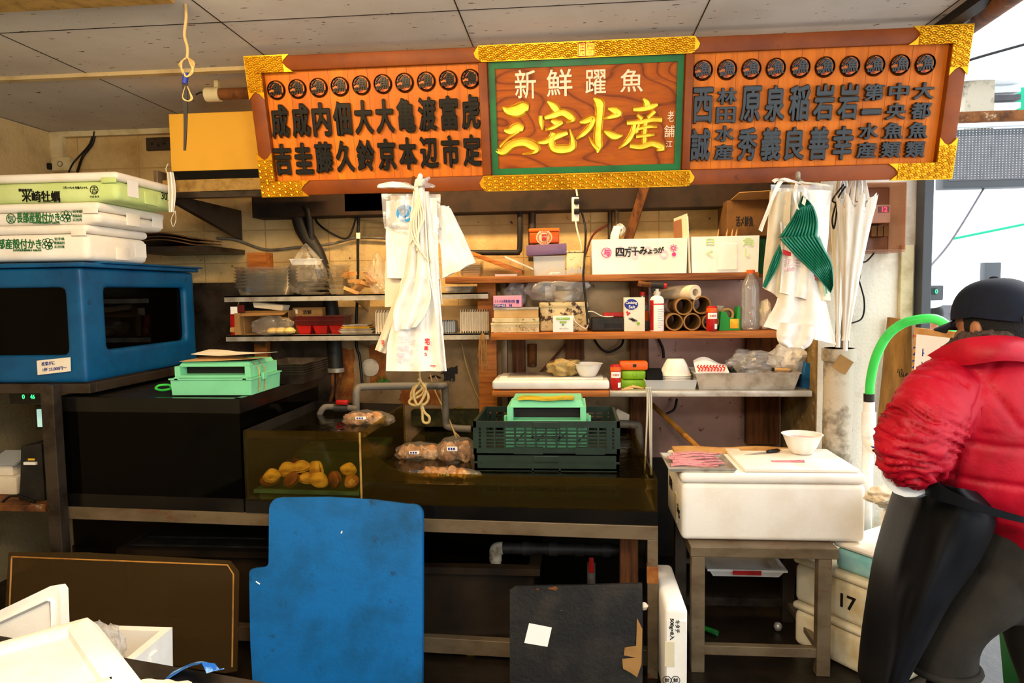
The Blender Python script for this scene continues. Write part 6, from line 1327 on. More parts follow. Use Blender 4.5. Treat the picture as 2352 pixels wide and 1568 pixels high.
# wall plate, sockets, cables
u0, u1, z0, z1 = r4(335, 400, 315, 345, 4.18); t = thing('vent_plate', 'grimy metal vent plate on the wall beside the yellow box', 'plate', ((u0+u1)/2, 4.18, z0)); B().box(u0, u1, 4.18, 4.198, z0, z1, .003).out('plate', 'steel_dark', t)
b = B()
for k in range(3): b.lathe([(.008, 0), (.008, .002), (.001, .002)], seg=12, M=front((u0+.04+.04*k, 4.18, (z0+z1)/2-.01*(k % 2))))
b.out('holes', 'black_matte', t)
u0, u1, z0, z1 = r4(122, 165, 362, 393, 4.16); t = thing('wall_socket', 'yellowed power socket on the wall behind the green oyster box', 'socket', ((u0+u1)/2, 4.16, z0)); B().box(u0, u1, 4.14, 4.198, z0, z1, .006).out('box', 'ivory', t, 40); B().lathe([(.018, 0), (.018, .002), (.013, .002)], seg=16, M=front(((u0+u1)/2, 4.1395, (z0+z1)/2)), cap=False).out('outlet_ring', 'grey_pvc', t)
q = at(104, 381, 4.12); t = thing('plug', 'black plug by the yellowed socket at the wall corner', 'plug', q); B().box(q.x-.03, q.x+.03, 4.12, 4.19, q.z-.02, q.z+.02, .008).out('plug', 'cable_black', t, 40); B().tube([(q.x-.03, 4.14, q.z), (q.x-.07, 4.15, q.z+.02)], .006, 6).out('cord', 'cable_black', t)
for k, (pts, lab) in enumerate(((((218, 302, 4.17), (212, 330, 4.17), (190, 360, 4.16), (178, 395, 4.1)), 'thick black cable running down the wall behind the oyster boxes'), (((214, 302, 4.18), (205, 332, 4.18), (170, 372, 4.17), (158, 395, 4.1)), 'thin black cable beside the thick one behind the oyster boxes'))): tubeP(B(), pts, .008-.003*k).out('cable', 'cable_black', None, 60, lab, 'cable')
u0, u1, z0, z1 = r4(117, 146, 306, 395, 4.17); B().box(u0, u1, 4.16, 4.198, z0, z1).out('cable_trunking', 'ivory', None, label='vertical ivory cable trunking at the wall corner above the socket', cat='trunking')
# insulated duct and cables between sign and steel shelf
t = thing('insulated_duct', 'thick black wrapped duct bending down the wall under the sign', 'duct', at(700, 560, 4.1))
tubeP(B(), [(800, 452, 4.1), (740, 462, 4.1), (700, 466, 4.1), (686, 485, 4.1), (694, 524, 4.1), (716, 560, 4.1), (735, 600, 4.1), (758, 690, 4.125), (768, 790, 4.125), (772, 850, 4.1)], .045, 5, 14).out('wrap', 'black_rubber', t, 60)
tubeP(B(), [(684, 478, 4.09), (706, 482, 4.06), (716, 556, 4.08)], .02).out('wrap_fold', 'black_matte', t, 60)
b = B(); a = at(772, 852, 4.1); b.tube([(a.x, 4.1, a.z+.02), (a.x, 4.1, a.z-.005)], .05, 16); b.out('clamp', 'steel_clean', t, 40)
for dx, x in ((-1, 764), (1, 781)): tubeP(B(), [(x, 855, 4.1), (x, 870, 4.1), (x-4*dx-4, 900, 4.08), (x-6, 925, 4.05), (x-4, 950, 4.0)], .012).out('copper_pipe', 'rust', t, 60)
u0, u1, z0, z1 = r4(790, 880, 432, 486, 4.05); B().box(u0, u1, 4.05, 4.19, z0, z1, .004).out('junction_box', 'card_dark', None, label='dark brown junction box under the sign, left of the white bags', cat='box')
cab = [([(722, 470, 4.17), (728, 510, 4.15), (770, 540, 4.14), (800, 545, 4.14), (818, 500, 4.15), (822, 486, 4.15)], .006, 'cable_black', 'black cable hanging in a loop left of the junction box'),
 ([(824, 486, 4.12), (822, 560, 4.12), (822, 640, 4.12), (818, 780, 4.12), (826, 820, 4.12), (832, 880, 4.1)], .009, 'cable_black', 'black cable dropping straight down behind the steel shelves'),
 ([(498, 547, 4.17), (540, 550, 4.17), (610, 573, 4.17), (680, 568, 4.17), (760, 560, 4.17), (820, 546, 4.17), (900, 548, 4.17), (1000, 552, 4.17)], .008, 'grey_pvc', 'grey cable strung along the block wall above the steel shelf'),
 ([(774, 455, 4.17), (776, 490, 4.17), (800, 500, 4.17), (830, 506, 4.17), (900, 515, 4.17)], .004, 'cable_tan', 'thin brown cable sagging under the junction box'),
 ([(1030, 468, 4.1), (1060, 446, 4.1), (1100, 440, 4.1), (1180, 441, 4.1), (1250, 444, 4.1), (1310, 434, 4.1)], .006, 'cable_white', 'pale cable strung just under the sign'),
 ([(1336, 486, 4.0), (1345, 530, 3.98), (1342, 600, 3.78), (1340, 640, 3.765), (1346, 700, 3.75), (1350, 745, 3.745)], .006, 'cable_black', 'black cable from the power strip down to the middle shelf'),
 ([(1318, 400, 4.0), (1326, 450, 4.0)], .005, 'cable_white', 'white cable feeding the power strip from above'),
 ([(1340, 600, 4.1), (1362, 540, 4.15), (1400, 514, 4.15)], .006, 'dark_red', 'dark red cable arching from the lettered foam box to the pipe'),
 ([(1365, 780, 4.1), (1380, 800, 4.08), (1400, 808, 4.08), (1425, 795, 4.08), (1432, 780, 4.1)], .007, 'cable_black', 'black cable loop hanging under the middle shelf'),
 ([(1512, 778, 4.1), (1522, 800, 4.1), (1524, 822, 4.1)], .008, 'cable_black', 'short black cable under the middle shelf above the white bowls'),
 ([(1555, 915, 4.05), (1548, 940, 4.05), (1530, 950, 4.05)], .007, 'cable_black', 'short black cable under the metal shelf beside the bamboo pole'),
 ([(1058, 780, 4.1), (1075, 850, 4.1), (1100, 915, 4.1), (1140, 965, 4.0)], .006, 'cable_tan', 'brown cable slanting down the wall to the green crates'),
 ([(988, 860, 3.9), (1000, 900, 3.9), (1030, 960, 3.85), (1048, 1005, 3.7)], .005, 'cable_tan', 'brown air line running down into the low tank'),
 ([(1000, 862, 3.95), (1012, 900, 3.95), (1020, 960, 3.9), (1055, 1003, 3.75)], .004, 'cable_tan', 'thin air line beside the brown one into the low tank'),
 ([(1300, 790, 4.08), (1235, 862, 4.08)], .007, 'wood_post', 'thin brown rod slanting behind the chopping tray')]
for pts, r, m, lab in cab: tubeP(B(), pts, r).out('cable' if 'rod' not in lab else 'rod', m, None, 60, lab, 'cable' if 'rod' not in lab else 'rod')
t = thing('black_pipe', 'black pipe coming down under the sign and elbowing left to the shelf', 'pipe', at(1195, 580, 4.1))
tubeP(B(), [(1194, 430, 4.1), (1194, 500, 4.1), (1194, 565, 4.1), (1190, 578, 4.1), (1180, 580, 4.1), (1080, 580, 4.1)], .016, 4, 12).out('pipe', 'black_rubber', t, 60); tubeP(B(), [(1194, 430, 4.1), (1194, 482, 4.1)], .024, 1, 12).out('sleeve', 'black_rubber', t, 60)
for x, y0, y1, r, m, lab in ((1222, 430, 600, .022, 'steel_dark', 'grey pipe on the wall behind the orange tin'), (1401, 420, 550, .013, 'steel_dark', 'thin dark conduit on the wall above the lettered foam box, left of two'), (1416, 420, 520, .012, 'steel', 'thin grey conduit on the wall above the lettered foam box, right of two'), (1222, 790, 840, .028, 'rust', 'rusty pipe stub under the middle shelf behind the chopping tray')):
    tubeP(B(), [(x, y0, 4.15), (x, y1, 4.15)], r, 1, 12).out('wall_pipe', m, None, 60, lab, 'pipe')
a, c = at(1484, 420, 4.0), at(1440, 560, 4.15); B().tube([a, c], .035, 4).out('wooden_brace', 'wood_post', None, None, 'dark wooden brace slanting down behind the lettered foam box', 'brace')
q = at(1321, 478, 4.0); t = thing('power_strip', 'white power strip with two black plugs hanging under the sign', 'power strip', (q.x, 4, q.z-.1)); u0, u1, z0, z1 = r4(1313, 1330, 452, 508, 4.0); B().box(u0, u1, 4.0, 4.03, z0, z1, .006).out('strip', 'white_plastic', t, 40)
for y in (463, 486): p = at(1324, y, 3.99); B().box(p.x-.014, p.x+.016, 3.97, 3.999, p.z-.016, p.z+.016, .006).out('plug', 'cable_black', t, 40)
tubeP(B(), [(1322, 508, 4.0), (1326, 530, 4.0), (1335, 565, 3.98), (1334, 585, 3.97)], .005).out('cord', 'cable_white', t, 60)
# things on the lower wall
q = at(850, 844, 4.16); B().lathe([(.055, 0), (.055, .008), (.05, .012), (.001, .012)], seg=32, M=front((q.x, 4.168, q.z))).out('wall_disc', 'pipe_paint', None, 40, 'round stained white disc on the rusty wall left of the bags', 'disc')
b = B(); ptext(b, '鯖', 1018, 842, 1046, 876, 4.164, .03); b.prism([(0, 0), (.11, 0), (.11, .05)], .002, front((at(1010, 850, 4.166).x, 4.166, at(1010, 858, 4.166).z))); b.tube([at(985, 868, 4.164), at(1000, 862, 4.164), at(1012, 868, 4.164)], .006, 6); b.out('wall_lettering', 'black_ink', None, None, 'black brushed fish character on the wall beside the hanging bags', 'lettering')
t = thing('grey_pipe', 'grey plastic pipe arching over the clam tank along the wall', 'pipe', at(820, 960, 3.72))
tubeP(B(), [(818, 950, 3.60), (818, 905, 3.62), (822, 892, 3.64), (835, 888, 3.66), (930, 886, 3.72), (1012, 886, 3.78), (1022, 892, 3.8), (1024, 960, 3.82), (1030, 980, 3.82), (1082, 985, 3.82)], .020, 5, 12).out('pipe', 'grey_pvc', t, 60)
t = thing('tap', 'grey tap with red lever pouring into the clam tank', 'tap', at(770, 940, 3.58)); tubeP(B(), [(734, 952, 3.55), (742, 938, 3.55), (756, 934, 3.56), (820, 938, 3.58)], .016, 5, 10).out('spout', 'grey_pvc', t, 60); tubeP(B(), [(768, 936, 3.56), (798, 937, 3.57)], .024, 1, 12).out('valve', 'black_rubber', t, 60); u0, u1, z0, z1 = r4(772, 798, 919, 929, 3.55); B().box(u0, u1, 3.54, 3.57, z0, z1, .004).out('lever', 'red_plastic', t, 40)
q = at(1055, 952, 4.15); B().lathe([(.045, 0), (.04, .03), (.02, .045), (.001, .046)], seg=18, M=front((q.x, 4.165, q.z))).bend(lambda v: v+Vector((nz(v.x, v.z, 0, 40), nz(v.z, v.x, 3, 40), nz(v.x, v.z, 9, 40)))*.014).out('corroded_fitting', 'verdigris', None, 50, 'corroded greenish fitting on the wall left of the green crates', 'fitting')
b = B()
for k in range(22):
    p = at(868+RND.random()*26, 868+RND.random()*14, 4.14); a_ = RND.random()*6; b.raw([p, p+Vector((.012*cos(a_), -.006, .012*sin(a_))), p+Vector((.024*cos(a_+.4), -.004, .024*sin(a_+.4))), p+Vector((.012*cos(a_+.8), 0, .012*sin(a_+.8)))], [(0, 1, 2, 3)])
b.out('sprouting_plant', 'plant', None, None, 'small green weed sprouting from the wall behind the grey pipe', 'plant')
for k, (xa, xb, ya, yb) in enumerate(((730, 812, 800, 950), (850, 885, 790, 890), (920, 1010, 895, 930))):
    p0, p1 = at(xa, yb, 4.168), at(xb, ya, 4.168); b = B().grid(lambda a, c: Vector((p0.x+(p1.x-p0.x)*(a+.10*nz(c*4, a*3, k*5)), 4.1685, p0.z+(p1.z-p0.z)*(c+.08*nz(a*5, c*2, k*3+1)))), 10, 12); b.out('rust_patch', 'rust_stain', None, None, ['rust streak on the wall around the twin copper pipes', 'rust streak on the wall beside the round white disc', 'rust patch on the wall under the grey pipe'][k], 'stain')
b = B().grid(lambda a, c: at(905+170*a, 935+95*c-30*a+14*nz(a*5, c*5, 2), 4.155), 14, 8); 
b = B(); p0 = at(905, 1000, 3.66); b.box(p0.x, p0.x+.7, 4.05, 4.13, .80, .90, .01); b.out('mossy_ledge', 'moss', None, 40, 'mossy ledge along the wall behind the low tank', 'ledge')
t = thing('rope_coil', 'knotted cream rope hanging in loops below the white bags', 'rope', at(965, 970, 3.0)); b = B(); Yr = 2.93
tubeP(b, [(962, 840, Yr), (964, 868, Yr), (970, 890, Yr), (955, 905, Yr), (940, 922, Yr), (950, 930, Yr), (975, 928, Yr), (984, 910, Yr), (968, 885, Yr), (950, 890, Yr), (945, 915, Yr), (970, 905, Yr), (978, 880, Yr)], .006); tubeP(b, [(960, 870, Yr-.01), (978, 895, Yr-.01), (960, 930, Yr-.01), (950, 900, Yr-.01), (966, 875, Yr-.01)], .006); tubeP(b, [(968, 925, Yr), (974, 945, Yr), (986, 958, Yr), (984, 970, Yr), (972, 968, Yr), (970, 945, Yr), (966, 925, Yr)], .006); b.out('rope', 'rope', t, 60)
for k, (x, dx) in enumerate(((1487, -5), (1491, 3), (1496, 0))): tubeP(B(), [(x-3, 890, 3.55), (x, 920, 3.57), (x+dx*.5, 1000, 3.58), (x+dx*1.4, 1090, 3.58)], .0045).out('white_hose', 'cable_white', None, 60, 'thin white hose hanging from the shelf edge to the low tank, ' + ['left', 'right', 'middle'][k] + ' of three', 'hose', 'thin white hoses')
a, c = at(1497, 928, 4.05), at(1606, 1030, 3.45); B().tube([a, c], .014, 10).out('bamboo_pole', 'bamboo', None, 60, 'brown bamboo pole leaning behind the big foam box', 'pole')
b = B(); b.raw([at(*p, 4.02) for p in ((1418, 938), (1446, 952), (1444, 972), (1405, 966))], [(0, 1, 2, 3)]); b.solid(.002); b.out('paper', 'paper', None, None, 'white paper scrap on the wall right of the green crates', 'paper')
t = thing('inlet_pipe', 'grey plastic elbow pipe at the back right corner of the low tank', 'pipe', at(1470, 1010, 3.9)); tubeP(B(), [(1380, 972, 3.95), (1455, 975, 3.95), (1466, 980, 3.95), (1468, 1000, 3.95), (1468, 1040, 3.95)], .024, 4, 12).out('pipe', 'grey_pvc', t, 60)

# ------------------------------------------------------------------ bundles of bags hanging from the sign
def pxsheet(L, R, Y, amp=.012, folds=3, ph=0, nu=28, nv=26, thick=.003, taper=None, nzs=.008):
    Lr = cr(L, 6); Rr = cr(R, 6)
    def pick(P, c):
        f = c*(len(P)-1); i = min(int(f), len(P)-2); t_ = f-i; return tuple(P[i][j]+(P[i+1][j]-P[i][j])*t_ for j in range(2))
    def f(a, c):
        l, r = pick(Lr, c), pick(Rr, c); am = amp*(taper(c) if taper else 1)
        return at(l[0]+(r[0]-l[0])*a, l[1]+(r[1]-l[1])*a, Y+am*sin(folds*pi*a+ph+c*1.5)+nzs*nz(a*4+ph, c*4, ph))
    return B().grid(f, nu, nv, thick)
Yb = 2.86
t = thing('hook', 'short rusty hook in the sign bottom rail above the left bag bundle', 'hook', at(950, 425, 2.95)); tubeP(B(), [(950, 408, 2.985), (950, 424, 2.93), (955, 432, 2.90), (960, 426, 2.89)], .008).out('hook', 'rust', t, 60)
t = thing('bag_pack', 'flat pack of white bags with blue emblem, in clear film, left hanging bundle', 'bag pack', at(945, 650, Yb))
pxsheet([(886, 462), (888, 560), (892, 640)], [(1004, 456), (1006, 560), (1010, 640)], Yb+.02, .006, 2, thick=.018).out('white_bags', 'bag_white', t, 50)
pxsheet([(876, 445), (880, 500), (884, 525)], [(1012, 446), (1010, 520), (1012, 560)], Yb, .010, 3, 1, thick=.001).out('film', 'film', t, 50)
b = B(); q = at(930, 490, Yb-.006)
for k, (r, w) in enumerate(((.036, .3), (.022, .4), (.012, .5))): b.lathe([(r, 0), (r, .001), (r*(1-w), .001), (r*(1-w), 0)], seg=24, M=front((q.x-.004*k, q.y, q.z+.004*k)), cap=False)
b.box(q.x-.002, q.x+.002, q.y-.001, q.y, q.z-.03, q.z+.036); b.out('emblem', 'sky_ink', t); b = B(); ptext(b, 'ハンガー', 898, 516, 918, 524, Yb-.006); ptext(b, '50枚', 972, 528, 987, 535, Yb-.006); b.out('printed_text', 'sky_ink', t)
t = thing('bag_pack', 'tilted white bag pack fanning out to the right of the left bundle', 'bag pack', at(1050, 600, Yb+.03))
pxsheet([(1005, 470), (1012, 560), (1018, 640)], [(1035, 478), (1065, 540), (1093, 602)], Yb+.045, .004, 1, thick=.014).out('white_bags', 'bag_white', t, 50)
b = B(); p0, p1 = at(1010, 532, Yb+.038), at(1028, 508, Yb+.038); M = frame(p0, p1-p0, (-.5, 0, 1)); b.text('P 50枚', M @ Matrix.Translation((.02, 0, 0)), .06, .02, d=.001); b.out('printed_text', 'sky_ink', t)
t = pxsheet([(900, 450), (888, 600), (886, 706)], [(990, 450), (1008, 600), (1017, 698)], Yb+.06, .006, 2, 2, thick=.01).out('bag_pack', 'bag_cream', None, 50, 'cream bag pack lowest behind the blue emblem pack, left bundle', 'bag pack')
t = thing('shopping_bag', 'big white shopping bag with red print hanging at the centre of the left bundle', 'bag')  if False else thing('shopping_bag', 'big white shopping bag with red print hanging at the centre of the left bundle', 'bag', at(945, 855, Yb))
pxsheet([(950, 430), (930, 600), (905, 720), (890, 790), (888, 852)], [(975, 430), (985, 600), (1000, 700), (1008, 780), (1014, 852)], Yb-.02, .02, 5, 0, thick=.006, taper=lambda c: 1-.6*c).out('bag', 'bag_white', t, 60)
b = B()
for k, (s, x0, y0, x1, y1) in enumerate((('三宅', 912, 770, 948, 788), ('水産', 912, 792, 940, 806), ('築地', 910, 810, 930, 820), ('TEL 5411', 908, 824, 942, 831))): ptext(b, s, x0, y0, x1, y1, Yb-.05, .02)
b.out('printed_text', 'pale_pink', t)
t = thing('shopping_bag', 'white shopping bag with red lettering at the right of the left bundle', 'bag', at(1000, 855, Yb))
pxsheet([(960, 440), (968, 600), (975, 720), (974, 850)], [(985, 440), (1000, 560), (1012, 700), (1026, 852)], Yb-.005, .014, 4, 2, thick=.006).out('bag', 'bag_white', t, 60)
b = B(); ptext(b, '宅', 976, 776, 987, 792, Yb-.03, .03); ptext(b, '産', 974, 794, 984, 804, Yb-.03, .03); ptext(b, '5', 975, 810, 981, 817, Yb-.03); p0, p1 = at(988, 839, Yb-.03), at(1000, 841, Yb-.03); b.box(p0.x, p1.x, p0.y, p0.y+.001, p1.z, p0.z); ptext(b, 'ィ', 955, 672, 962, 690, Yb-.06, .05); b.out('printed_text', 'red_ink', t)
t = thing('shopping_bag', 'folded white shopping bag swinging out to the left of the left bundle', 'bag', at(880, 805, Yb))
pxsheet([(955, 435), (945, 560), (905, 690), (880, 760), (862, 803)], [(965, 435), (958, 560), (935, 690), (905, 760), (886, 812)], Yb+.02, .01, 2, 1, thick=.005).out('bag', 'bag_cream', t, 60); b = B(); ptext(b, '宅', 876, 780, 883, 794, Yb-.002, .02); b.out('printed_text', 'red_ink', t)
pxsheet([(935, 640), (915, 680), (905, 720), (908, 760)], [(985, 640), (990, 680), (978, 720), (955, 752)], Yb-.055, .02, 4, 3, thick=.004).out('plastic_bag', 'bag_white', None, 60, 'crumpled white bag bunched in the middle of the left bundle', 'bag')
t = thing('tied_bag_tops', 'twisted clear bag tops tied in a bow at the left hook', 'ties', at(960, 430, Yb-.03))
for k, (x, y) in enumerate(((867, 428), (905, 430), (968, 402), (988, 408), (975, 415), (1000, 428))): tubeP(B(), [(955, 432, Yb-.03), ((955+x)/2, (432+y)/2-4, Yb-.05), (x, y, Yb-.04)], [.010, .010, .010, .011, .012, .013, .013, .013, .012, .011, .010, .008, .006], 6, 7).bend(lambda v: v+Vector((0, .004*sin(v.x*300), .003*sin(v.z*200)))).out('tie_end', 'film' if k % 2 else 'bag_white', t, 40)
for k in range(6): tubeP(B(), [(952+3*k, 432, Yb-.04), (948-6*k+26, 500+6*k, Yb-.06), (940+9*k, 560+8*k, Yb-.05)], .004).out('string', 'bag_cream', t, 60)
# right bundle
Yg = 2.86
t = thing('hook', 'short speckled hook in the sign bottom rail above the right bag bundle', 'hook', at(1833, 415, 2.95)); tubeP(B(), [(1833, 398, 2.99), (1833, 412, 2.93), (1836, 420, 2.90), (1842, 414, 2.89)], .009).out('hook', 'pipe_paint', t, 60)
t = thing('bag_pack', 'pack of white bags in clear film at the back of the right bundle', 'bag pack', at(1860, 560, Yg+.05)); pxsheet([(1778, 432), (1775, 540), (1755, 660)], [(1905, 440), (1898, 540), (1890, 640)], Yg+.05, .006, 2, thick=.016).out('white_bags', 'bag_white', t, 50); pxsheet([(1770, 424), (1772, 470)], [(1914, 424), (1908, 470)], Yg+.035, .006, 3, thick=.001, nv=6).out('film', 'film', t, 50)
pxsheet([(1768, 440), (1760, 560), (1752, 660)], [(1818, 440), (1812, 560), (1800, 690)], Yg+.03, .01, 3, 1, thick=.006).out('plastic_bag', 'bag_cream', None, 60, 'long cream bag hanging at the left of the right bundle', 'bag')
t = thing('pleated_wrap', 'dark green pleated leaf-print wrapping sheets folded over at the right hook', 'wrapping', at(1850, 540, Yg-.04))
pl = lambda v: v
pxsheet([(1842, 452), (1825, 490), (1806, 520), (1788, 546)], [(1848, 452), (1868, 476), (1878, 510), (1876, 542)], Yg-.03, .007, 22, 0, 88, 12, .002, nzs=.002).out('upper_fan', 'leaf_green', t, 60)
pxsheet([(1790, 548), (1830, 590), (1872, 630), (1908, 672)], [(1875, 540), (1892, 570), (1912, 610), (1914, 655)], Yg-.045, .006, 22, 1, 88, 14, .002, nzs=.002).out('lower_fold', 'leaf_green', t, 60)
pxsheet([(1790, 560), (1772, 600), (1752, 658)], [(1796, 580), (1786, 615), (1758, 662)], Yg-.02, .004, 8, 1, 30, 10, .002, nzs=.002).out('left_strip', 'leaf_green', t, 60)
pxsheet([(1868, 560), (1880, 600), (1895, 680)], [(1884, 540), (1905, 600), (1912, 660)], Yg+.005, .004, 8, 1, 20, 10, .002, nzs=.002).out('pale_underside', 'leaf_pale', t, 60)
t = thing('shopping_bag', 'white printed bag with red lettering below the green pleated wrap', 'bag', at(1830, 680, Yg)); pxsheet([(1792, 510), (1795, 580), (1792, 640), (1790, 672)], [(1868, 560), (1866, 620), (1862, 660), (1855, 688)], Yg, .012, 4, 0, thick=.005).out('bag', 'bag_white', t, 60)
b = B(); ptext(b, '宅三', 1800, 592, 1838, 610, Yg-.018, .0); ptext(b, '鮮魚卸', 1800, 613, 1826, 622, Yg-.018); b.out('printed_text', 'pale_pink', t); p = at(1808, 574, Yg-.018); B().prism([(-.018, .004), (.02, -.012), (.014, -.024), (-.014, -.018)], .001, front(p)).out('red_mark', 'red_ink', t)
t = thing('shopping_bag', 'white bag with red phone lettering at the right of the right bundle', 'bag', at(1885, 690, Yg)); pxsheet([(1840, 560), (1850, 620), (1845, 690)], [(1880, 560), (1900, 640), (1906, 690)], Yg+.02, .008, 3, 2, thick=.005).out('bag', 'bag_cream', t, 60)
b = B(); ptext(b, '区築', 1868, 626, 1886, 636, Yg+.004, .04); ptext(b, 'TEL (3', 1866, 638, 1888, 645, Yg+.004, .02); b.out('printed_text', 'red_ink', t)
pxsheet([(1826, 440), (1805, 600), (1785, 690), (1768, 725), (1754, 750)], [(1850, 440), (1870, 600), (1895, 690), (1908, 740), (1920, 792)], Yg+.01, .02, 4, 1, thick=.005).out('plastic_bag', 'bag_white', None, 60, 'wide white bag flaring out at the bottom of the right bundle', 'bag')
pxsheet([(1790, 740), (1785, 765), (1790, 785), (1810, 798)], [(1870, 745), (1868, 770), (1860, 790), (1846, 800)], Yg-.02, .02, 3, 2, thick=.004).out('plastic_bag', 'bag_white', None, 60, 'white bag end hanging lowest in the right bundle', 'bag')
t = thing('tied_bag_tops', 'white plastic strips tied round the right hook, one trailing left', 'ties', at(1830, 430, Yg-.03))
for k, pts in enumerate((((1838, 420), (1800, 412), (1780, 440), (1765, 480), (1746, 530)), ((1835, 420), (1805, 415), (1785, 412), (1776, 418)), ((1838, 418), (1850, 440), (1845, 470)), ((1830, 422), (1825, 450), (1832, 480)), ((1840, 418), (1870, 422), (1905, 426)))):
    P = cr([(x, y) for x, y in pts], 6); B().grid(lambda a, c: at(P[int(c*(len(P)-1))][0]+7*(a-.5), P[int(c*(len(P)-1))][1]+5*(a-.5), Yg-.04-.01*k+.006*sin(c*9+a*3)), 4, len(P)-1, .002).out('strip', 'bag_white', t, 60)
# ------------------------------------------------------------------ right-hand wall: column pipe, umbrellas, meter box, hose
a = at(1931, 800, 3.43); t = thing('column_pipe', 'thick flaking painted pipe standing against the plaster wall', 'pipe', (a.x, 3.44, 0)); B().tube([(a.x, 3.45, 0), (a.x, 3.45, .5), (a.x, 3.45, a.z)], .068, 24).out('pipe', 'pipe_paint', t, 60); B().tube([(a.x, 3.45, a.z-.06), (a.x, 3.45, a.z)], .078, 24).out('collar', 'pipe_paint', t, 40); B().tube([(a.x+.02, 3.47, a.z), (a.x+.02, 3.47, 2.6)], .03, 14).out('upper_pipe', 'grey_pvc', t, 60)
q = at(1940, 838, 3.35); B().box(-.035, .035, -.002, .002, -.035, .035, M=Matrix.Translation((q.x, 3.372, q.z)) @ Matrix.Rotation(radians(32), 4, 'Y')).out('brown_card', 'card', None, None, 'small brown card stuck askew on the flaking column pipe', 'card')
def umbrella(px, pt, pb, Y, w, lab, tip):
    p, q = at(px, pt, Y), at(tip, pb, Y); H = p.z-q.z; t = thing('umbrella', lab, 'umbrella', q, 'closed white umbrellas by the meter box'); R = []; n = 64
    for i in range(25):
        c = i/24; r = w*(.22 if c > .985 else (1-.86*c**.75))*(1+.0*c); cx = p.x+(q.x-p.x)*c; z = p.z-H*c; tw = c*1.2
        R.append([Vector((cx+r*(1+.20*(1-c*.6)*cos(8*2*pi*k/n+tw))*cos(2*pi*k/n), Y+.75*r*(1+.20*(1-c*.6)*cos(8*2*pi*k/n+tw))*sin(2*pi*k/n), z+(.03*cos(8*2*pi*k/n) if i == 0 else 0))) for k in range(n)])
    B().rings(R, True, True).out('canopy', 'umbrella', t, 60)
    for k in range(8): a_ = 2*pi*k/8+.2; B().tube([(p.x+w*.8*cos(a_), Y+w*.6*sin(a_), p.z-.05), (p.x+w*.35*cos(a_), Y+w*.3*sin(a_), p.z+.09+.02*(k % 3))], .006, 6).out('rib', 'white_plastic', t, 60)
    B().tube([q, q-Vector((0, 0, .045))], .010, 10).out('tip', 'white_plastic', t, 60); B().tube([p, p+Vector((0, 0, .12))], .008, 8).out('shaft', 'steel_clean', t, 60)
umbrella(1968, 462, 782, 3.2, .075, 'closed white umbrella nearest the meter box, tip down', 1942); umbrella(1932, 468, 775, 3.33, .05, 'closed white umbrella behind the nearer one, tip down', 1925)
tubeP(B(), [(1938, 424, 3.25), (1925, 440, 3.24), (1912, 460, 3.24), (1922, 470, 3.24), (1920, 500, 3.24), (1915, 525, 3.24), (1912, 500, 3.24), (1925, 455, 3.24), (1942, 428, 3.25)], .004).out('black_strap', 'cable_black', None, 60, 'black cord loop hanging from the umbrella handles', 'cord')
u0, u1, z0, z1 = r4(1974, 2083, 418, 575, 3.40); t = thing('meter_box', 'brown see-through box with red digital 12 meter under the sign right end', 'meter box', ((u0+u1)/2, 3.5, z0))
B().box(u0, u1, 3.585, 3.598, z0, z1).out('back_board', 'brown_panel', t); B().bin(u0, u1, z0, z1, 0, .18, .004, 0, M=frame((0, 3.585, 0), (1, 0, 0), (0, 0, 1))).out('cover', 'brown_clear', t); 
p0, p1, a, c = r4(1995, 2046, 470, 512, 3.46); B().box(p0, p1, 3.46, 3.584, a, c, .003).out('meter', 'brown_panel', t); b0, b1, a2, c2_ = r4(2018, 2042, 474, 488, 3.459); B().box(b0, b1, 3.457, 3.4595, a2, c2_).out('display', 'dark_red', t); b = B(); ptext(b, '12', 2026, 475, 2038, 486, 3.4565, .02); b.out('digits', 'led', t)
b = B()
for k in range(3): q = at(2008+14*k, 528, 3.5); b.box(q.x-.012, q.x+.012, 3.5, 3.584, q.z-.03, q.z+.02)
b.out('breakers', 'card_dark', t); B().box(u0-.01, u1+.01, 3.43, 3.598, z0-.006, z0-.001).out('bottom_flange', 'brown_clear', t)
for pts, lab in ((((1970, 580, 3.5), (1966, 610, 3.5), (1972, 640, 3.5), (1985, 690, 3.52), (1980, 730, 3.55), (1955, 742, 3.55)), 'black cable hanging below the meter box in a loose curve'), (((2010, 578, 3.55), (1990, 600, 3.5), (1968, 606, 3.48), (1962, 640, 3.45)), 'black cable bundled beside the umbrellas')): tubeP(B(), pts, .004).out('cable', 'cable_black', None, 60, lab, 'cable')
b = B()
for k in range(4): tubeP(b, [(1975-2*k, 585, 3.48), (1964+k, 610+4*k, 3.47), (1975, 628, 3.47-.004*k), (1970-k, 650, 3.48)], .005)
b.out('cable_knot', 'cable_black', None, 60, 'knot of black cables under the meter box', 'cable')
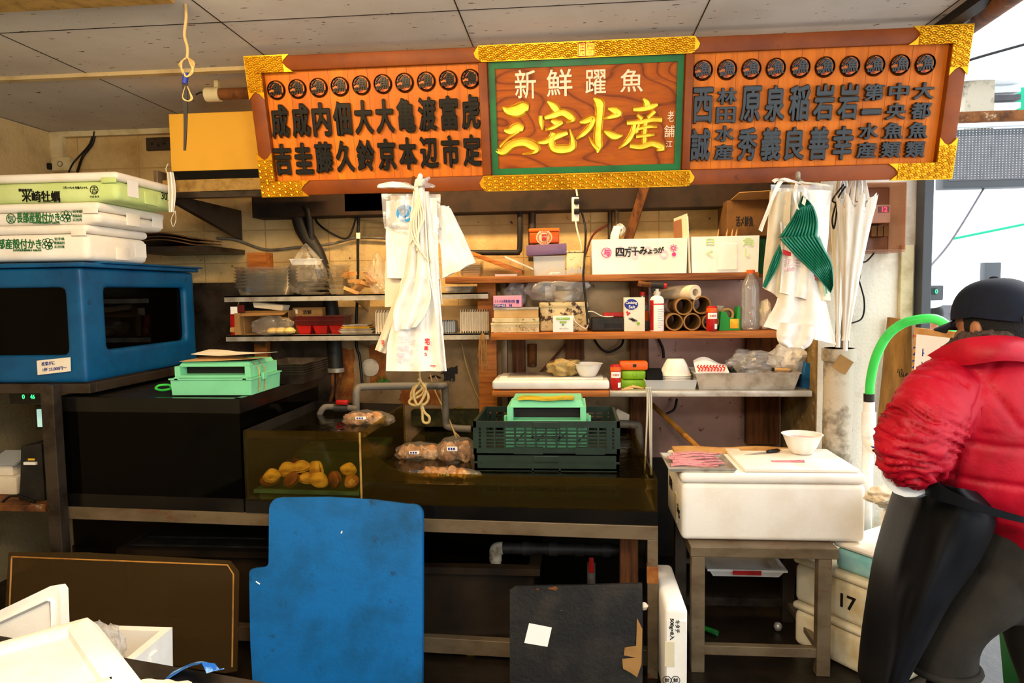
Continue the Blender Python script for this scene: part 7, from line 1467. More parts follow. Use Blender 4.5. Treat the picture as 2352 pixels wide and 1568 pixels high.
# hose
t = thing('green_hose', 'bright green hose curving from a black coupling to the right', 'hose', at(1996, 915, 3.25)); tubeP(B(), [(1997, 908, 3.25), (2000, 870, 3.24), (2012, 820, 3.22), (2035, 775, 3.2), (2065, 748, 3.18), (2100, 735, 3.15), (2150, 733, 3.12), (2185, 760, 3.1), (2195, 800, 3.1)], .020, 6, 12).out('hose', 'hose_green', t, 60); tubeP(B(), [(1996, 904, 3.25), (1996, 922, 3.25)], .023, 1, 14).out('coupling', 'black_rubber', t, 60)
t = thing('white_pipe', 'white plastic pipe under the green hose coupling with an elbow', 'pipe', at(1995, 1000, 3.25)); pq = at(1994, 1005, 3.25); B().tube([pq, Vector((pq.x, 3.25, .001))], .024, 12).out('riser', 'white_plastic', t, 60); tubeP(B(), [(1996, 922, 3.25), (1996, 948, 3.25)], .024, 1, 14).out('neck', 'white_plastic', t, 60); tubeP(B(), [(1996, 946, 3.25), (1995, 1000, 3.25)], .030, 1, 16).tube(cr([tuple(at(1995, 995, 3.25)), tuple(at(1993, 1012, 3.25)), tuple(at(2008, 1030, 3.2)), tuple(at(2030, 1040, 3.15))], 5), .024, 12).out('pipe', 'white_plastic', t, 60); tubeP(B(), [(2000, 1025, 3.2), (2012, 1028, 3.17), (2018, 1015, 3.17), (2008, 1008, 3.17)], .006).out('blue_clip', 'blue_ink', t, 60)
# wooden price board and paper board
p = [at(*q, Y) for q, Y in (((2038, 728), 3.565), ((2094, 738), 3.46), ((2094, 1000), 3.46), ((2012, 1000), 3.565))]
t = thing('wooden_board', 'weathered wooden board with handwritten figures behind the green hose', 'board', p[3]); n = (p[1]-p[0]).cross(p[3]-p[0]).normalized(); n = n if n.y > 0 else -n
b = B(); b.raw(p+[v+n*.03 for v in p], [(0, 1, 2, 3), (7, 6, 5, 4), (0, 4, 5, 1), (1, 5, 6, 2), (2, 6, 7, 3), (3, 7, 4, 0)]); b.out('plank', 'wood_sign_brown', t)
M = frame((p[0]+p[2])/2-n*.002, (p[1]-p[0]), (p[0]-p[3])); b = B()
b.text('÷1.08+1', M @ Matrix.Translation((0, .13, 0)), .13, .03, d=.001); b.out('red_writing', 'red_ink', t)
b = B(); 
for k, s in enumerate(('22', '20', '10', '6')): b.text(s, M @ Matrix.Translation((-.05+.03*k, .04-.012*k, 0)) @ Matrix.Rotation(.25, 4, 'Z'), .022, .04, d=.001)
b.text('4@8', M @ Matrix.Translation((.03, .20, 0)), .06, .025, d=.001); b.out('black_writing', 'black_ink', t)
q4 = [at(*q, Y) for q, Y in (((2100, 752), 3.03), ((2195, 762), 2.88), ((2195, 980), 2.86), ((2085, 980), 3.02))]
t = thing('price_board', 'brown-framed board holding a white handwritten price sheet, behind the red jacket', 'board', q4[3]); n = (q4[1]-q4[0]).cross(q4[3]-q4[0]).normalized(); n = n if n.y > 0 else -n
b = B(); b.raw(q4+[v+n*.02 for v in q4], [(0, 1, 2, 3), (7, 6, 5, 4), (0, 4, 5, 1), (1, 5, 6, 2), (2, 6, 7, 3), (3, 7, 4, 0)]); b.out('board', 'wood_pale', t)
c = (q4[0]+q4[2])/2; pp = [c+(v-c)*.86-n*.003 for v in q4]; b = B(); b.raw(pp, [(0, 1, 2, 3)]); b.solid(.001); b.out('sheet', 'paper_white', t); M = frame(c-n*.006, q4[1]-q4[0], q4[0]-q4[3]); b = B()
for k, s in enumerate(('24', '22')): b.text(s, M @ Matrix.Translation((-.07, .09-.055*k, 0)), .05, .035, d=.001)
b.out('blue_figures', 'blue_ink', t); b = B()
for k in range(2): b.text('28', M @ Matrix.Translation((.03+.03*k, .12-.06*k, 0)), .05, .035, d=.001)
b.out('green_figures', 'green_ink', t); b = B()
for k in range(3): B().text('2528', M @ Matrix.Translation((-.01, .0-.05*k, 0)), .14, .025, d=.001).out('red_figures', 'red_ink', t)
for q_ in ((-.1, -.05), (0, .06)): B().box(q_[0], q_[1], .15, .154, 0, .001, M=M).out('red_line', 'red_ink', t)
for v in (q4[2], q4[3]): B().tube([v+n*.03, Vector((v.x, v.y+.05, .747))], .012, 8).out('leg', 'wood_pale', t)
# foam boxes stacked at the doorway, turned towards the street
ang = atan2(-.33, .24)
def turned_box(cx, cy, wid, dep, z0, z1, m, lab, lid=.035, mlid=None, txt=None, tm=None):
    """cx, cy is the near corner; the left side runs back-left, the front runs right"""
    e = Vector((-.24, .33, 0)).normalized(); f = Vector((.82, .57, 0)).normalized(); M = frame((cx, cy, z0), f, (0, 0, 1)); M = Matrix(((f.x, e.x, 0, cx), (f.y, e.y, 0, cy), (0, 0, 1, z0), (0, 0, 0, 1)))
    t = thing('foam_box', lab, 'foam box', None, M=M); H = z1-z0
    B().box(0, wid, 0, dep, 0, H-lid-.001, .028, 4).out('body', m, t, 50, local=True); B().box(-.006, wid+.006, -.006, dep+.006, H-lid, H-.001, .016, 3).out('lid', mlid or m, t, 50, local=True)
    if txt:
        side, s, u, v, w, h = txt; Mt = frame((-.001, dep-u, v), (0, -1, 0), (0, 0, 1)) if side == 'L' else frame((u, -.001, v), (1, 0, 0), (0, 0, 1)); B().text(s, Mt, w, h, d=.001, bold=.02).out('handwriting', tm, t, local=True)
    return t
c0 = at(2042, 1580, 2.72)
turned_box(1.245, 2.76, .55, .46, .001, .20, 'foam_dirty', 'yellowed foam box at the bottom of the doorway stack')
turned_box(1.245, 2.76, .55, .46, .201, .41, 'foam_dirty', 'yellowed foam box marked 17, second from the bottom of the doorway stack', txt=('L', '17', .265, .09, .07, .06), tm='black_ink')
turned_box(1.265, 2.75, .55, .29, .411, .537, 'foam_cyan', 'pale cyan foam box third from the bottom of the doorway stack', .03, 'foam')
turned_box(1.29, 2.75, .50, .13, .538, .745, 'foam', 'white foam box on top of the doorway stack with pink handwriting', .03, None, ('F', 'ω/08', .12, .085, .10, .06), 'pink_ink')
crumple('work_glove', 2030, 1085, 2.82, .12, .10, .06, .746, 'bag_cream', 'crumpled cream work glove on top of the doorway foam stack', 'glove', 51, .4, 0, 60)
crumple('work_glove', 2072, 1105, 2.80, .11, .08, .05, .746, 'bag_white', 'white work glove lying in front of the cream one on the doorway stack', 'glove', 55, .4, 0, 60)
# ------------------------------------------------------------------ the bright street outside
u0, u1, z0, z1 = r4(2168, 2560, 292, 428, 4.5); t = thing('led_panel', 'dark grey dotted display panel hanging in the street right of the sign', 'panel', ((u0+u1)/2, 4.5, z0))
B().box(u0, u1, 4.5, 4.6, z0, z1, .01).out('casing', 'frame_grey', t, 40); B().box(u0+.03, u1-.03, 4.495, 4.4995, z0+.045, z1-.04).out('screen', 'panel_grey', t)
b = B()
for r in range(22):
    for k in range(60): x = u0+.04+.0195*k; z = z0+.055+.0145*r; (b.raw([(x, 4.494, z), (x+.006, 4.494, z), (x+.006, 4.494, z+.005), (x, 4.494, z+.005)], [(0, 1, 2, 3)]) if x < u1-.05 else None)
b.out('dots', 'grey_plastic', t)
o = tag(B().box(u0-.1, u1+.4, 4.58, 4.7, at(2250, 280, 4.6).z, at(2250, 256, 4.6).z, .01).out('rusty_beam', 'rust', None, 40), 'rusty horizontal beam above the dotted display panel', 'beam')
B().box(u0-.1, u1+.4, 4.56, 4.6, at(2250, 290, 4.55).z, at(2250, 281, 4.55).z).out('panel_rail', 'white_out', None, None, 'white rail between rusty beam and display panel', 'rail')
q = at(2250, 220, 4.8); B().box(q.x-.09, q.x+.09, 4.8, 4.9, q.z-.22, at(2250, 185, 4.8).z-.001).out('street_post', 'pipe_paint', None, None, 'grey weathered wooden post above the rusty beam outside', 'post')
for k, y in enumerate((210, 228, 246)): p0, p1 = at(2160, y, 4.9), at(2345, y, 4.9); B().box(p0.x, p1.x, 4.902, 4.98, p0.z-.02, p0.z+.015).out('street_slat', 'panel_grey' if k % 2 else 'white_out', None, None, ['upper', 'middle', 'lower'][k]+' pale horizontal slat beside the weathered post outside', 'slat')
u0, u1, z0, z1 = r4(2326, 2480, 190, 252, 5.4); B().box(u0, u1, 5.4, 5.45, z0, z1).out('green_sheet', 'green_sheet', None, None, 'green sheet at the right edge above the rusty beam', 'sheet')
struct(B().box(1.7, 9, 4.6, 5.0, at(2250, 185, 4.8).z, at(2250, 175, 4.8).z+.3), 'trim_15', 'white_out')
tubeP(B(), [(2205, 145, 3.3), (2260, 128, 3.3), (2360, 100, 3.3)], .006).out('cable', 'cable_black', None, 60, 'black cable strung outside from the sign to the right', 'cable')
p = at(2222, 65, 3.3); q = at(2310, 0, 2.6); B().tube([p, q, q+(q-p)], .035, 12).out('awning_pole', 'rust', None, 60, 'rusty pole above the right end of the sign', 'pole')
for k, (x0_, y0_, x1_, y1_, Y, m, lab) in enumerate(((2110, 660, 2352, 650, 8, 'white_out', 'distant white awning edge, lower'), (2180, 565, 2400, 530, 9, 'white_out', 'distant white awning edge, upper'), (2190, 548, 2352, 515, 8.5, 'green_sheet', 'thin distant green awning rim'))):
    a, c = at(x0_, y0_, Y), at(x1_, y1_, Y); B().tube([a, c], .03 if k < 2 else .015, 8).out('awning', m, None, 60, lab, 'awning')
for k, (x0_, x1_, y0_, y1_, Y, m, lab) in enumerate(((2262, 2300, 602, 645, 8, 'frame_grey', 'distant grey box under the awnings outside'), (2105, 2352, 700, 790, 9, 'panel_grey', 'distant pale market stalls behind the cap'), (2110, 2168, 655, 690, 5, 'frame_grey', 'grey scale display hanging outside beside the door rail'))):
    u0, u1, z0, z1 = r4(x0_, x1_, y0_, y1_, Y); t = thing(['street_box', 'market_stall', 'scale_display'][k], lab, ['box', 'stall', 'display'][k], ((u0+u1)/2, Y, z0)); B().box(u0, u1, Y, Y+.1, z0, z1, .01).out('casing', m, t, 40)
    if k == 2: B().box((u0+u1)/2-.012, (u0+u1)/2+.012, Y+.03, Y+.06, -.02, z0).out('pole', 'frame_grey', t); B().box(u0+.02, u1-.05, Y-.003, Y-.0005, z0+.04, z1-.02).out('screen', 'crate_green', t); b = B(); ptext(b, '0', 2122, 664, 2128, 674, Y-.006); ptext(b, '0', 2148, 664, 2154, 674, Y-.006); b.out('digits', 'led_green', t)
for k, (pts, lab) in enumerate(((((2108, 640, 3.63), (2180, 560, 4.2), (2260, 432, 4.55)), 'thin wire crossing the bright street from the door rail'),)): tubeP(B(), pts, .006).out('wire', 'panel_grey', None, 60, lab, 'wire')
tubeP(B(), [(2113, 430, 3.7), (2116, 540, 3.68), (2112, 620, 3.68), (2115, 690, 3.68)], .008).out('cable', 'cable_black', None, 60, 'dark cable running down behind the door rail', 'cable')

# small things still missing
p_ = None
qa, qb = at(612, 870, 3.38), at(712, 870, 3.38)
for k in range(5):
    w = (qb.x-qa.x)/2; M = Matrix.Translation(((qa.x+qb.x)/2-.02, 3.52, 1.152+.012*k))
    if p_ is None: p_ = B().bin(-w, w, -.17, .17, 0, .055, .003, .02, rim=.004).out('steel_tray', 'steel_dark', None, None, 'dark metal tray in the nested stack on the black tank, right of the mint case', 'tray', 'nested dark trays', local=True); p_.matrix_basis = M
    else: dup(p_, M)
tubeP(B(), [(392, 893, 3.1), (372, 896, 3.1), (358, 892, 3.12), (366, 885, 3.15), (388, 884, 3.15), (394, 890, 3.12)], .006).out('cord_loop', 'hose_green', None, 60, 'small loop of green cord on the black tank left of the mint case', 'cord')
q = at(822, 541, 4.10); B().box(q.x-.012, q.x+.012, 4.105, 4.108, q.z-.018, q.z+.018).out('cable_tag', 'paper', None, None, 'small white tag on the straight black cable above the steel shelf', 'tag')
b = B()
for k in range(16): x = 1104+RND.random()*14; tubeP(b, [(1108, 765, 3.83), (x-6+RND.random()*8, 780, 3.80), (x-10+RND.random()*20, 815+RND.random()*40, 3.82)], .0022, 3, 4)
b.out('straw_bundle', 'card', None, 60, 'frayed brown plastic string tied at the shelf corner below the flat tins', 'string')
q = at(1080, 1508, 2.93); B().prism([(-.02, -.008), (.025, -.012), (.018, .004), (-.012, .022)], .002, front((q.x, 2.945, q.z))).out('paper_scrap', 'yellow_cap', None, None, 'yellow paper scrap stuck low on the open sump tank', 'scrap')
q = at(1480, 1397, 2.72); B().lathe([(.001, 0), (.012, .006), (.018, .02), (.01, .03), (.001, .034)], (q.x, 2.74, q.z-.017), 12).out('shell', 'bag_cream', None, 50, 'pale shell tip poking out beside the black board', 'shell')
# ------------------------------------------------------------------ people
def ringpx(y, xl, xr, Y, b, n=28, tilt=0, rx=0):
    """elliptical ring seen between xl and xr on image row y, centred at depth Y"""
    p, q = at(xl, y-tilt, Y), at(xr, y+tilt, Y); c = (p+q)/2; h = (q-p)/2
    return [c+h*cos(2*pi*k/n)+Vector((0, b*sin(2*pi*k/n), 0)) for k in range(n)]
def loft(b, rows, n=28, steps=4): 
    for r in [None]: pass
    P = cr([tuple(x) for x in rows], steps); return b.rings([ringpx(p[0], p[1], p[2], p[3], p[4], n, p[5] if len(p) > 5 else 0) for p in P], True, True)
def voxel(o, size, it=4, f=.5):
    m = o.modifiers.new('r', 'REMESH'); m.mode = 'VOXEL'; m.voxel_size = size; s = o.modifiers.new('s', 'SMOOTH'); s.iterations = it; s.factor = f
    mt = o.data.materials[0]; evalmods(o); o.data.materials.clear(); o.data.materials.append(mt); o.data.shade_smooth(); return o
hipc = at(2320, 1230, 2.18)
per = thing('person', 'person in red quilted jacket, navy cap and black apron, seen from behind at right', 'person', (hipc.x, 2.2, 0))
# head frame: forward points away and to the left
HC = at(2286, 736, 2.10); HR = Matrix.Translation(HC) @ Matrix.Rotation(radians(24), 4, 'Z') @ Matrix.Rotation(radians(-8), 4, 'X')
def hp(x, y, z): return HR @ Vector((x, y, z))
def ell(b, c, s, M, sub_=3, f=None):
    t_ = bmesh.new(); bmesh.ops.create_icosphere(t_, subdivisions=sub_, radius=1)
    vs = []
    for v in t_.verts:
        p = Vector((v.co.x*s[0]+c[0], v.co.y*s[1]+c[1], v.co.z*s[2]+c[2]))
        if f: p = f(p)
        vs.append(tuple(p))
    t_.verts.index_update(); fs = [tuple(v.index for v in q.verts) for q in t_.faces]; t_.free(); b.raw(vs, fs, M); return b
body = B()
def skull(p):
    if p.z < -.02: k = min(1, (-.02-p.z)/.11); p.x *= 1-.32*k; p.y = p.y*(1-.28*k)+.018*k
    return p
ell(body, (0, .0, 0), (.078, .100, .118), HR, 4, skull)
ell(body, (0, .096, -.03), (.016, .022, .026), HR); ell(body, (0, .075, .012), (.055, .025, .018), HR); ell(body, (0, .082, -.066), (.026, .016, .010), HR); ell(body, (0, .072, -.10), (.028, .024, .02), HR)
for s in (-1, 1):
    ell(body, (s*.084, -.002, -.030), (.007, .018, .032), HR); ell(body, (s*.092, -.012, -.018), (.006, .014, .020), HR); ell(body, (s*.086, .0, -.052), (.007, .010, .012), HR); ell(body, (s*.04, .074, -.04), (.024, .02, .024), HR); ell(body, (s*.03, .088, -.004), (.013, .010, .008), HR)
neck = at(2305, 830, 2.12)
body.tube([hp(0, -.012, -.06), neck+Vector((0, 0, .04)), neck-Vector((0, 0, .08))], [.058, .062, .075], 16)
sl = at(2160, 880, 2.10); sr = at(2480, 880, 2.16); el = at(2098, 1052, 2.04); wr = at(2125, 1098, 2.30); er = at(2530, 1060, 2.1); wrr = at(2400, 1100, 2.42)
spine = [neck-Vector((0, 0, .05)), at(2318, 960, 2.15), at(2322, 1080, 2.17), hipc]
body.tube(cr([tuple(p) for p in spine], 4), [.09, .11, .12, .125, .125, .125, .12, .12, .12, .12, .12, .115, .11], 18)
body.tube([sl, (sl+sr)/2, sr], [.065, .11, .065], 12)
def hand(b, w, d, up, side, s=1):
    """palm, four bent fingers and a thumb from wrist w along d"""
    d = d.normalized(); side = side.normalized(); up = up.normalized()
    P = w+d*.05; 
    M = Matrix((list(d)+[0], list(side)+[0], list(up)+[0], [0, 0, 0, 1])).transposed(); M = Matrix.Translation(w) @ M
    ell(b, (.045, 0, 0), (.055, .042, .016), M)
    for k, (o, l) in enumerate(((-.030, .066), (-.010, .076), (.010, .072), (.029, .056))):
        b.tube([M @ Vector((.075, o, 0)), M @ Vector((.09+l*.35, o*1.05, -.006)), M @ Vector((.09+l*.65, o*1.05, -.022)), M @ Vector((.09+l*.85, o, -.042))], [.0098, .0092, .0085, .0072], 8)
    b.tube([M @ Vector((.02, -s*.036, -.004)), M @ Vector((.045, -s*.058, -.012)), M @ Vector((.075, -s*.066, -.022))], [.013, .0105, .008], 8)
for (a, e, w, s) in ((sl, el, wr, 1), (sr, er, wrr, -1)):
    body.tube([a, a+(e-a)*.5, e], [.058, .05, .043], 12); body.tube([e, e+(w-e)*.4, w], [.043, .040, .027], 12); d = w-e; hand(body, w, d, Vector((0, 0, 1)), d.cross(Vector((0, 0, 1))), s)
hl_, hr_ = hipc+Vector((-.07, 0, -.04)), hipc+Vector((.08, .03, -.04)); kl, kr = at(2212, 1420, 2.16), at(2405, 1420, 2.28); al, ar = at(2140, 1760, 2.18), at(2400, 1720, 2.38)
al.z = .10; ar.z = .10
for (h, k, a) in ((hl_, kl, al), (hr_, kr, ar)):
    body.tube([h, h+(k-h)*.5, k], [.075, .062, .050], 14); body.tube([k, k+(a-k)*.4, a], [.050, .046, .034], 14); body.tube([a, a+Vector((-.03, .06, -.05)), a+Vector((-.08, .14, -.07))], [.038, .042, .028], 10)
o = body.out('body', 'skin', per); voxel(o, .006, 3)
# eyes
for s in (-1, 1): ell(B(), (0, 0, 0), (1, 1, 1), Matrix())
b = B()
for s in (-1, 1): ell(b, (s*.030, .090, .0), (.010, .008, .006), HR, 2)
b.out('eyes', 'black_gloss', per, 60)
# hair, cap
b = B(); ell(b, (0, -.010, -.002), (.084, .100, .100), HR, 4, lambda p: Vector((p.x, min(p.y, .045+.0*p.z), max(p.z, -.075 if p.y < -.03 else -.045))))
b.out('hair', 'hair', per, 60)
CP = [hp(0, -.01, .028)]
def cap_f(p):
    return p
b = B(); R = []; n = 40
for i in range(13):
    c = i/12; ph = c*pi/2; z = .012+.108*sin(ph)*(1); rx_, ry_ = .101*cos(ph)**.72 if i < 12 else .001, .122*cos(ph)**.72 if i < 12 else .001
    row = []
    for k in range(n):
        th = 2*pi*k/n; x, y = rx_*cos(th), ry_*sin(th)-.008; zz = z-(.030*max(0, -sin(th)) if i == 0 else .022*max(0, -sin(th))*(1-c))
        if i < 4 and abs(th-1.5*pi) < .42: zz = max(zz, .012+.034*(1-(abs(th-1.5*pi)/.42)**2)*(1 if i < 4 else 0))
        row.append(hp(x, y, zz))
    R.append(row)
b.rings(R, True, False).solid(.004); b.out('cap', 'navy', per, 60)
lab = 'navy'
b = B().grid(lambda a, c: hp((a-.5)*2*(.086-.018*c*c), sqrt(max(0, 1-((a-.5)*1.5)**2))*.105+.082*c*(1-.6*(abs(a-.5)*2)**2.5), .016-.020*c-.022*((a-.5)*2)**2), 16, 8, .004); b.out('cap_brim', 'navy', per, 60)
ell(B(), (0, -.008, .121), (.012, .012, .006), HR, 2).out('cap_button', 'navy', per, 60)
b = B().grid(lambda a, c: hp(.125*sin((a-.5)*1.1)*.85, -.008-.128*cos((a-.5)*1.1), -.016+.016*c), 12, 2, .003); b.out('cap_strap', 'black_rubber', per, 60)
# jacket
J = B()
loft(J, [(800, 2205, 2405, 2.12, .085, 0), (835, 2172, 2445, 2.12, .115, 2), (868, 2138, 2500, 2.13, .15, 3), (920, 2108, 2530, 2.14, .175, 3), (1000, 2118, 2540, 2.15, .19, 3), (1060, 2122, 2535, 2.15, .19, 6), (1110, 2128, 2525, 2.16, .19, 14), (1170, 2170, 2520, 2.17, .19, 30), (1215, 2215, 2515, 2.18, .185, 36), (1250, 2250, 2512, 2.18, .18, 34)], 36, 4)
J.tube(cr([tuple(at(2200, 882, 2.12))+(.088,), tuple(at(2162, 915, 2.09))+(.098,), tuple(at(2130, 965, 2.055))+(.098,), tuple(at(2104, 1010, 2.04))+(.102,), tuple(at(2096, 1040, 2.045))+(.096,), tuple(at(2098, 1056, 2.10))+(.078,), tuple(at(2112, 1075, 2.2))+(.058,)], 5), [p[3] for p in cr([(0, 0, 0, r) for r in (.098, .106, .104, .102, .096, .078, .058)], 5)], 24)
J.tube(cr([tuple(sr+Vector((-.06, 0, .02))), tuple(sr+(er-sr)*.5), tuple(er), tuple(er+(wrr-er)*.8)], 5), [.10]*6+[.10]*5+[.09]*5, 20)
o = J.out('jacket', 'red_jacket', per); voxel(o, .008, 6)
mw = per.matrix_basis; sleeve_a, sleeve_b = at(2150, 905, 2.09), el
for v in o.data.vertices:
    p = mw @ v.co; n = v.normal; d = 0
    ax = sleeve_b-sleeve_a; t_ = (p-sleeve_a).dot(ax)/ax.length_squared; dist = (p-(sleeve_a+ax*max(0, min(1.25, t_)))).length
    onsl = dist < .125 and p.x < sl.x+.02
    if onsl:
        amp = .007+.013*max(0, min(1, (t_-.15)/.5)); q = p-(sleeve_a+ax*t_); an = atan2(q.y, q.x); w = t_*7.5+.55*sin(an*2+t_*3)
        f1 = 1-abs(noise.noise(Vector((cos(an)*.9, sin(an)*.9+3, w*1.5))))*2.6; f2 = 1-abs(noise.noise(Vector((cos(an)*1.4+7, sin(an)*1.4, w*2.6))))*2.4
        d = amp*(.7*max(f1, -.5)+.35*max(f2, -.5)-.35)
    elif p.z > 1.20:
        a, c = ((p.x-1.21)+(p.z-1.2)*.62)/.10, ((p.x-1.21)-(p.z-1.2)*.62)/.10
        d = .007*(1-math.exp(-(min(abs(sin(a*pi/1.6)), abs(sin(c*pi/1.6)))/.22)**2))-.004
        d += .005*nz(p.x*1.6, p.y, p.z, 12)
    else:
        zz = (p.z+.06*(p.x-1.2))/.105; d = .008*(1-math.exp(-(sin(pi*zz)/.25)**2))-.004
        if abs(sin(pi*((p.x-1.08)/.28))) < .05 and p.z > .98: d -= .004
        d += .006*nz(p.x*2.0, p.y, p.z*.7, 13)+.006*nz(p.x, p.y, p.z, 4)
    v.co += n*d
t_ = o.data; t_.update()
COLY = 2.12
b = B()
def col_ring(e, z, s=1): return None
P0 = [(2138, 814), (2172, 796), (2218, 782), (2290, 778), (2360, 784), (2420, 800), (2450, 820)]
P1 = [(2150, 822), (2190, 836), (2240, 834), (2300, 824), (2360, 828), (2415, 838), (2440, 850)]
Y0 = [2.17, 2.10, 2.045, 2.005, 2.02, 2.06, 2.14]; Y1 = [2.16, 2.08, 2.01, 1.975, 1.99, 2.04, 2.12]
A_ = cr([tuple(at(x, y, Y)) for (x, y), Y in zip(P0, Y0)], 6); C_ = cr([tuple(at(x, y, Y)) for (x, y), Y in zip(P1, Y1)], 6)
b.grid(lambda a, c: (lambda i: Vector(A_[i])*(1-c)+Vector(C_[i])*c+Vector((0, -.016*sin(pi*c), 0)))(int(round(a*(len(A_)-1)))), len(A_)-1, 8, .012).out('collar', 'red_jacket', per, 60)
P2 = [(2180, 795), (2205, 775), (2240, 762), (2295, 757), (2355, 764), (2410, 785)]; Y2 = [2.15, 2.12, 2.07, 2.045, 2.06, 2.10]
P3 = [(2165, 815), (2195, 800), (2235, 788), (2295, 782), (2360, 790), (2420, 808)]; Y3 = [2.16, 2.10, 2.05, 2.012, 2.03, 2.07]
D_ = cr([tuple(at(x, y, Y)) for (x, y), Y in zip(P2, Y2)], 8); E_ = cr([tuple(at(x, y, Y)) for (x, y), Y in zip(P3, Y3)], 8)
b = B(); b.tube([Vector(D_[i])*.45+Vector(E_[i])*.55 for i in range(len(D_))], [.020]*len(D_), 10).bend(lambda v: v+Vector((nz(v.x, v.y, v.z, 60), nz(v.y, v.z, v.x, 60), nz(v.z, v.x, v.y, 60)))*.012).out('fleece_lining', 'fleece', per, 60)
# cuff and glove seen under the sleeve
b = B().tube([at(2085, 1085, 2.06), at(2100, 1094, 2.12), wr], [.07, .062, .045], 16); b.out('sleeve_guard', 'glove', per, 60)
# trousers, apron, boots
T = B(); loft(T, [(1150, 2200, 2500, 2.2, .16), (1260, 2190, 2500, 2.2, .175), (1330, 2180, 2490, 2.2, .16), (1390, 2150, 2470, 2.22, .14)], 30, 3)
loft(T, [(1300, 2190, 2380, 2.17, .12), (1380, 2150, 2345, 2.16, .12), (1440, 2118, 2270, 2.16, .10), (1490, 2100, 2246, 2.16, .09), (1535, 2098, 2240, 2.16, .085)], 24, 4)
loft(T, [(1300, 2300, 2490, 2.25, .13), (1400, 2300, 2490, 2.28, .11), (1480, 2318, 2480, 2.3, .10), (1580, 2350, 2480, 2.3, .09), (1640, 2350, 2470, 2.32, .085)], 24, 4)
o = T.out('trousers', 'trouser', per); voxel(o, .009, 5)
for v in o.data.vertices: v.co += v.normal*.006*nz(v.co.x, v.co.y, v.co.z, 9)
b = B(); r_ = ringpx(1531, 2098, 2242, 2.16, .088, 24); b.tube(r_+[r_[0]], .012, 8).out('trouser_hem', 'trouser', per, 60)
AL = [(1098, 2112), (1150, 2120), (1200, 2106), (1280, 2080), (1360, 2058), (1460, 2040), (1568, 2024), (1650, 2016)]; AR = [(1130, 2240), (1165, 2275), (1210, 2282), (1290, 2245), (1380, 2182), (1470, 2132), (1568, 2080), (1650, 2050)]
def apr(a, c):
    P, Q = cr(AL, 5), cr(AR, 5); i = c*(len(P)-1); k = min(int(i), len(P)-2); f = i-k; l = [P[k][j]+(P[k+1][j]-P[k][j])*f for j in (0, 1)]; r = [Q[k][j]+(Q[k+1][j]-Q[k][j])*f for j in (0, 1)]
    if a < .3:                                       # the part that wraps round the front, hidden from the camera
        s = a/.3; p = at(l[1]+(1-s)*60, l[0], 2.10); th = (1-s)*1.6; return p+Vector((0, .30*sin(th)+.0, 0))
    s = (a-.3)/.7; x = l[1]+(r[1]-l[1])*s; y = l[0]+(r[0]-l[0])*s; return at(x, y, 2.10-.115*sin(pi*min(1, s*.75+.0))*(1-.25*c)+.012*sin(s*7+c*4)*c+.010*nz(s*4, c*5, 3))
B().grid(apr, 40, 40, .005).out('apron', 'apron', per, 60)
W0 = [(2108, 1072, 2.08), (2140, 1098, 1.99), (2190, 1130, 1.962), (2260, 1158, 1.95), (2352, 1186, 1.955), (2450, 1205, 2.0)]; W1 = [(2112, 1120, 2.08), (2140, 1142, 1.995), (2190, 1158, 1.965), (2260, 1178, 1.952), (2352, 1200, 1.957), (2450, 1216, 2.0)]
A_ = cr([tuple(at(*p)) for p in W0], 6); C_ = cr([tuple(at(*p)) for p in W1], 6)
B().grid(lambda a, c: (lambda i: Vector(A_[i])*(1-c)+Vector(C_[i])*c)(int(round(a*(len(A_)-1)))), len(A_)-1, 4, .005).out('apron_band', 'apron', per, 60)
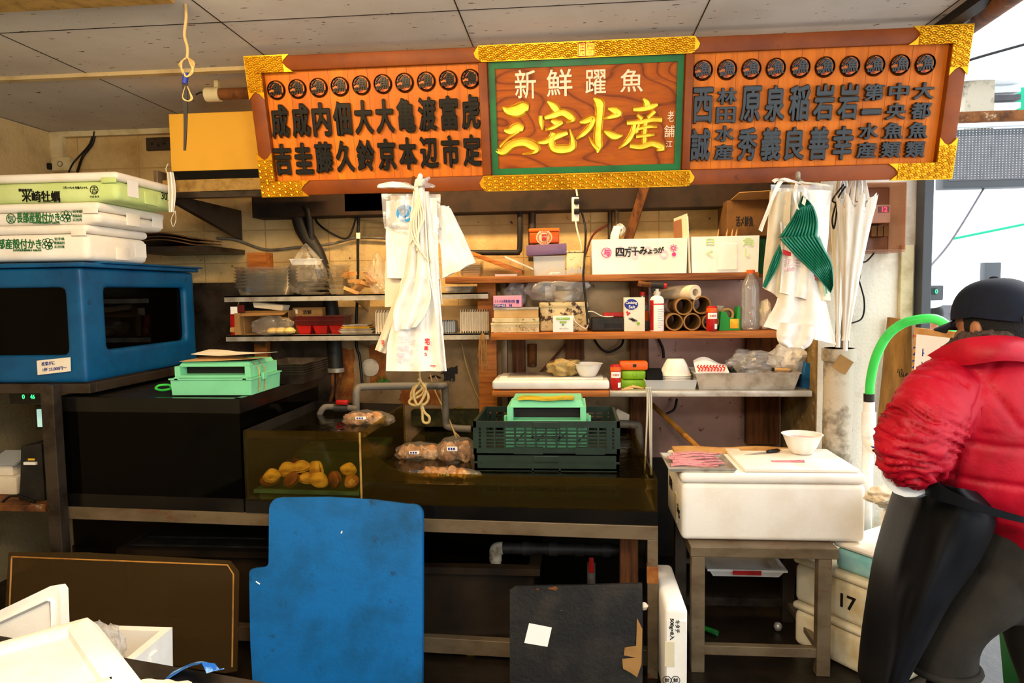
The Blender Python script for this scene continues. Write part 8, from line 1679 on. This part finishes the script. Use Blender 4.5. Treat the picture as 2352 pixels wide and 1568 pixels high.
for (k, a, nm) in ((kl, al, 'boot'), (kr, ar, 'boot')):
    top = k+(a-k)*.36; b = B(); b.tube([top, top+(a-top)*.5, Vector((a.x, a.y, .12)), Vector((a.x, a.y, .06))], [.064, .060, .056, .056], 18); b.tube([Vector((a.x, a.y-.045, .045)), Vector((a.x-.02, a.y+.02, .048)), Vector((a.x-.05, a.y+.10, .045)), Vector((a.x-.09, a.y+.17, .036))], [.043, .047, .046, .033], 16)
    b.box(-.042, .042, -.09, .19, 0.001, .02, .01, M=Matrix.Translation((a.x, a.y, 0)) @ Matrix.Rotation(.45, 4, 'Z')); o = b.out(nm, 'boot', per); voxel(o, .007, 3)
# dark green tub behind the legs
p = at(2300, 1500, 2.75); t = B().bin(1.64, 2.0, 2.42, 2.8, .001, .42, .012, .03, rim=.02).out('green_tub', 'green_ink', None, None, 'dark green plastic tub on the floor behind the person', 'tub')
# a distant head outside
q = at(2140, 722, 7); pr = thing('person', 'distant person in the street, only dark hair and pale cap visible', 'person', (q.x, 7, 0))
b = B(); ell(b, (q.x, 7, q.z), (.085, .10, .12), Matrix(), 3); b.tube([(q.x, 7, q.z-.06), (q.x, 7, q.z-.2)], [.055, .06], 12)
b.tube([(q.x, 7, q.z-.16), (q.x, 7, q.z-.5), (q.x, 7, q.z-.75), (q.x, 7, q.z-.85)], [.12, .19, .16, .15], 16); 
for s in (-1, 1): b.tube([(q.x+s*.16, 7, q.z-.24), (q.x+s*.23, 7, q.z-.52), (q.x+s*.2, 6.85, q.z-.75)], [.06, .045, .03], 10); b.tube([(q.x+s*.09, 7, q.z-.8), (q.x+s*.09, 7, q.z-1.2), (q.x+s*.09, 7, -.018)], [.085, .06, .045], 10)
o = b.out('body', 'skin', pr); voxel(o, .015, 3)
b = B(); b.tube([(q.x, 7, q.z-.17), (q.x, 7, q.z-.5), (q.x, 7, q.z-.85), (q.x, 7, q.z-.95)], [.15, .225, .2, .2], 18); b.out('coat', 'navy', pr, 60)
b = B(); ell(b, (q.x, 7.0, q.z+.02), (.1, .115, .115), Matrix(), 3); b.out('hair', 'hair', pr, 60); b = B(); ell(b, (q.x-.02, 6.98, q.z+.10), (.09, .1, .06), Matrix(), 3); b.out('cap', 'glove', pr, 60)
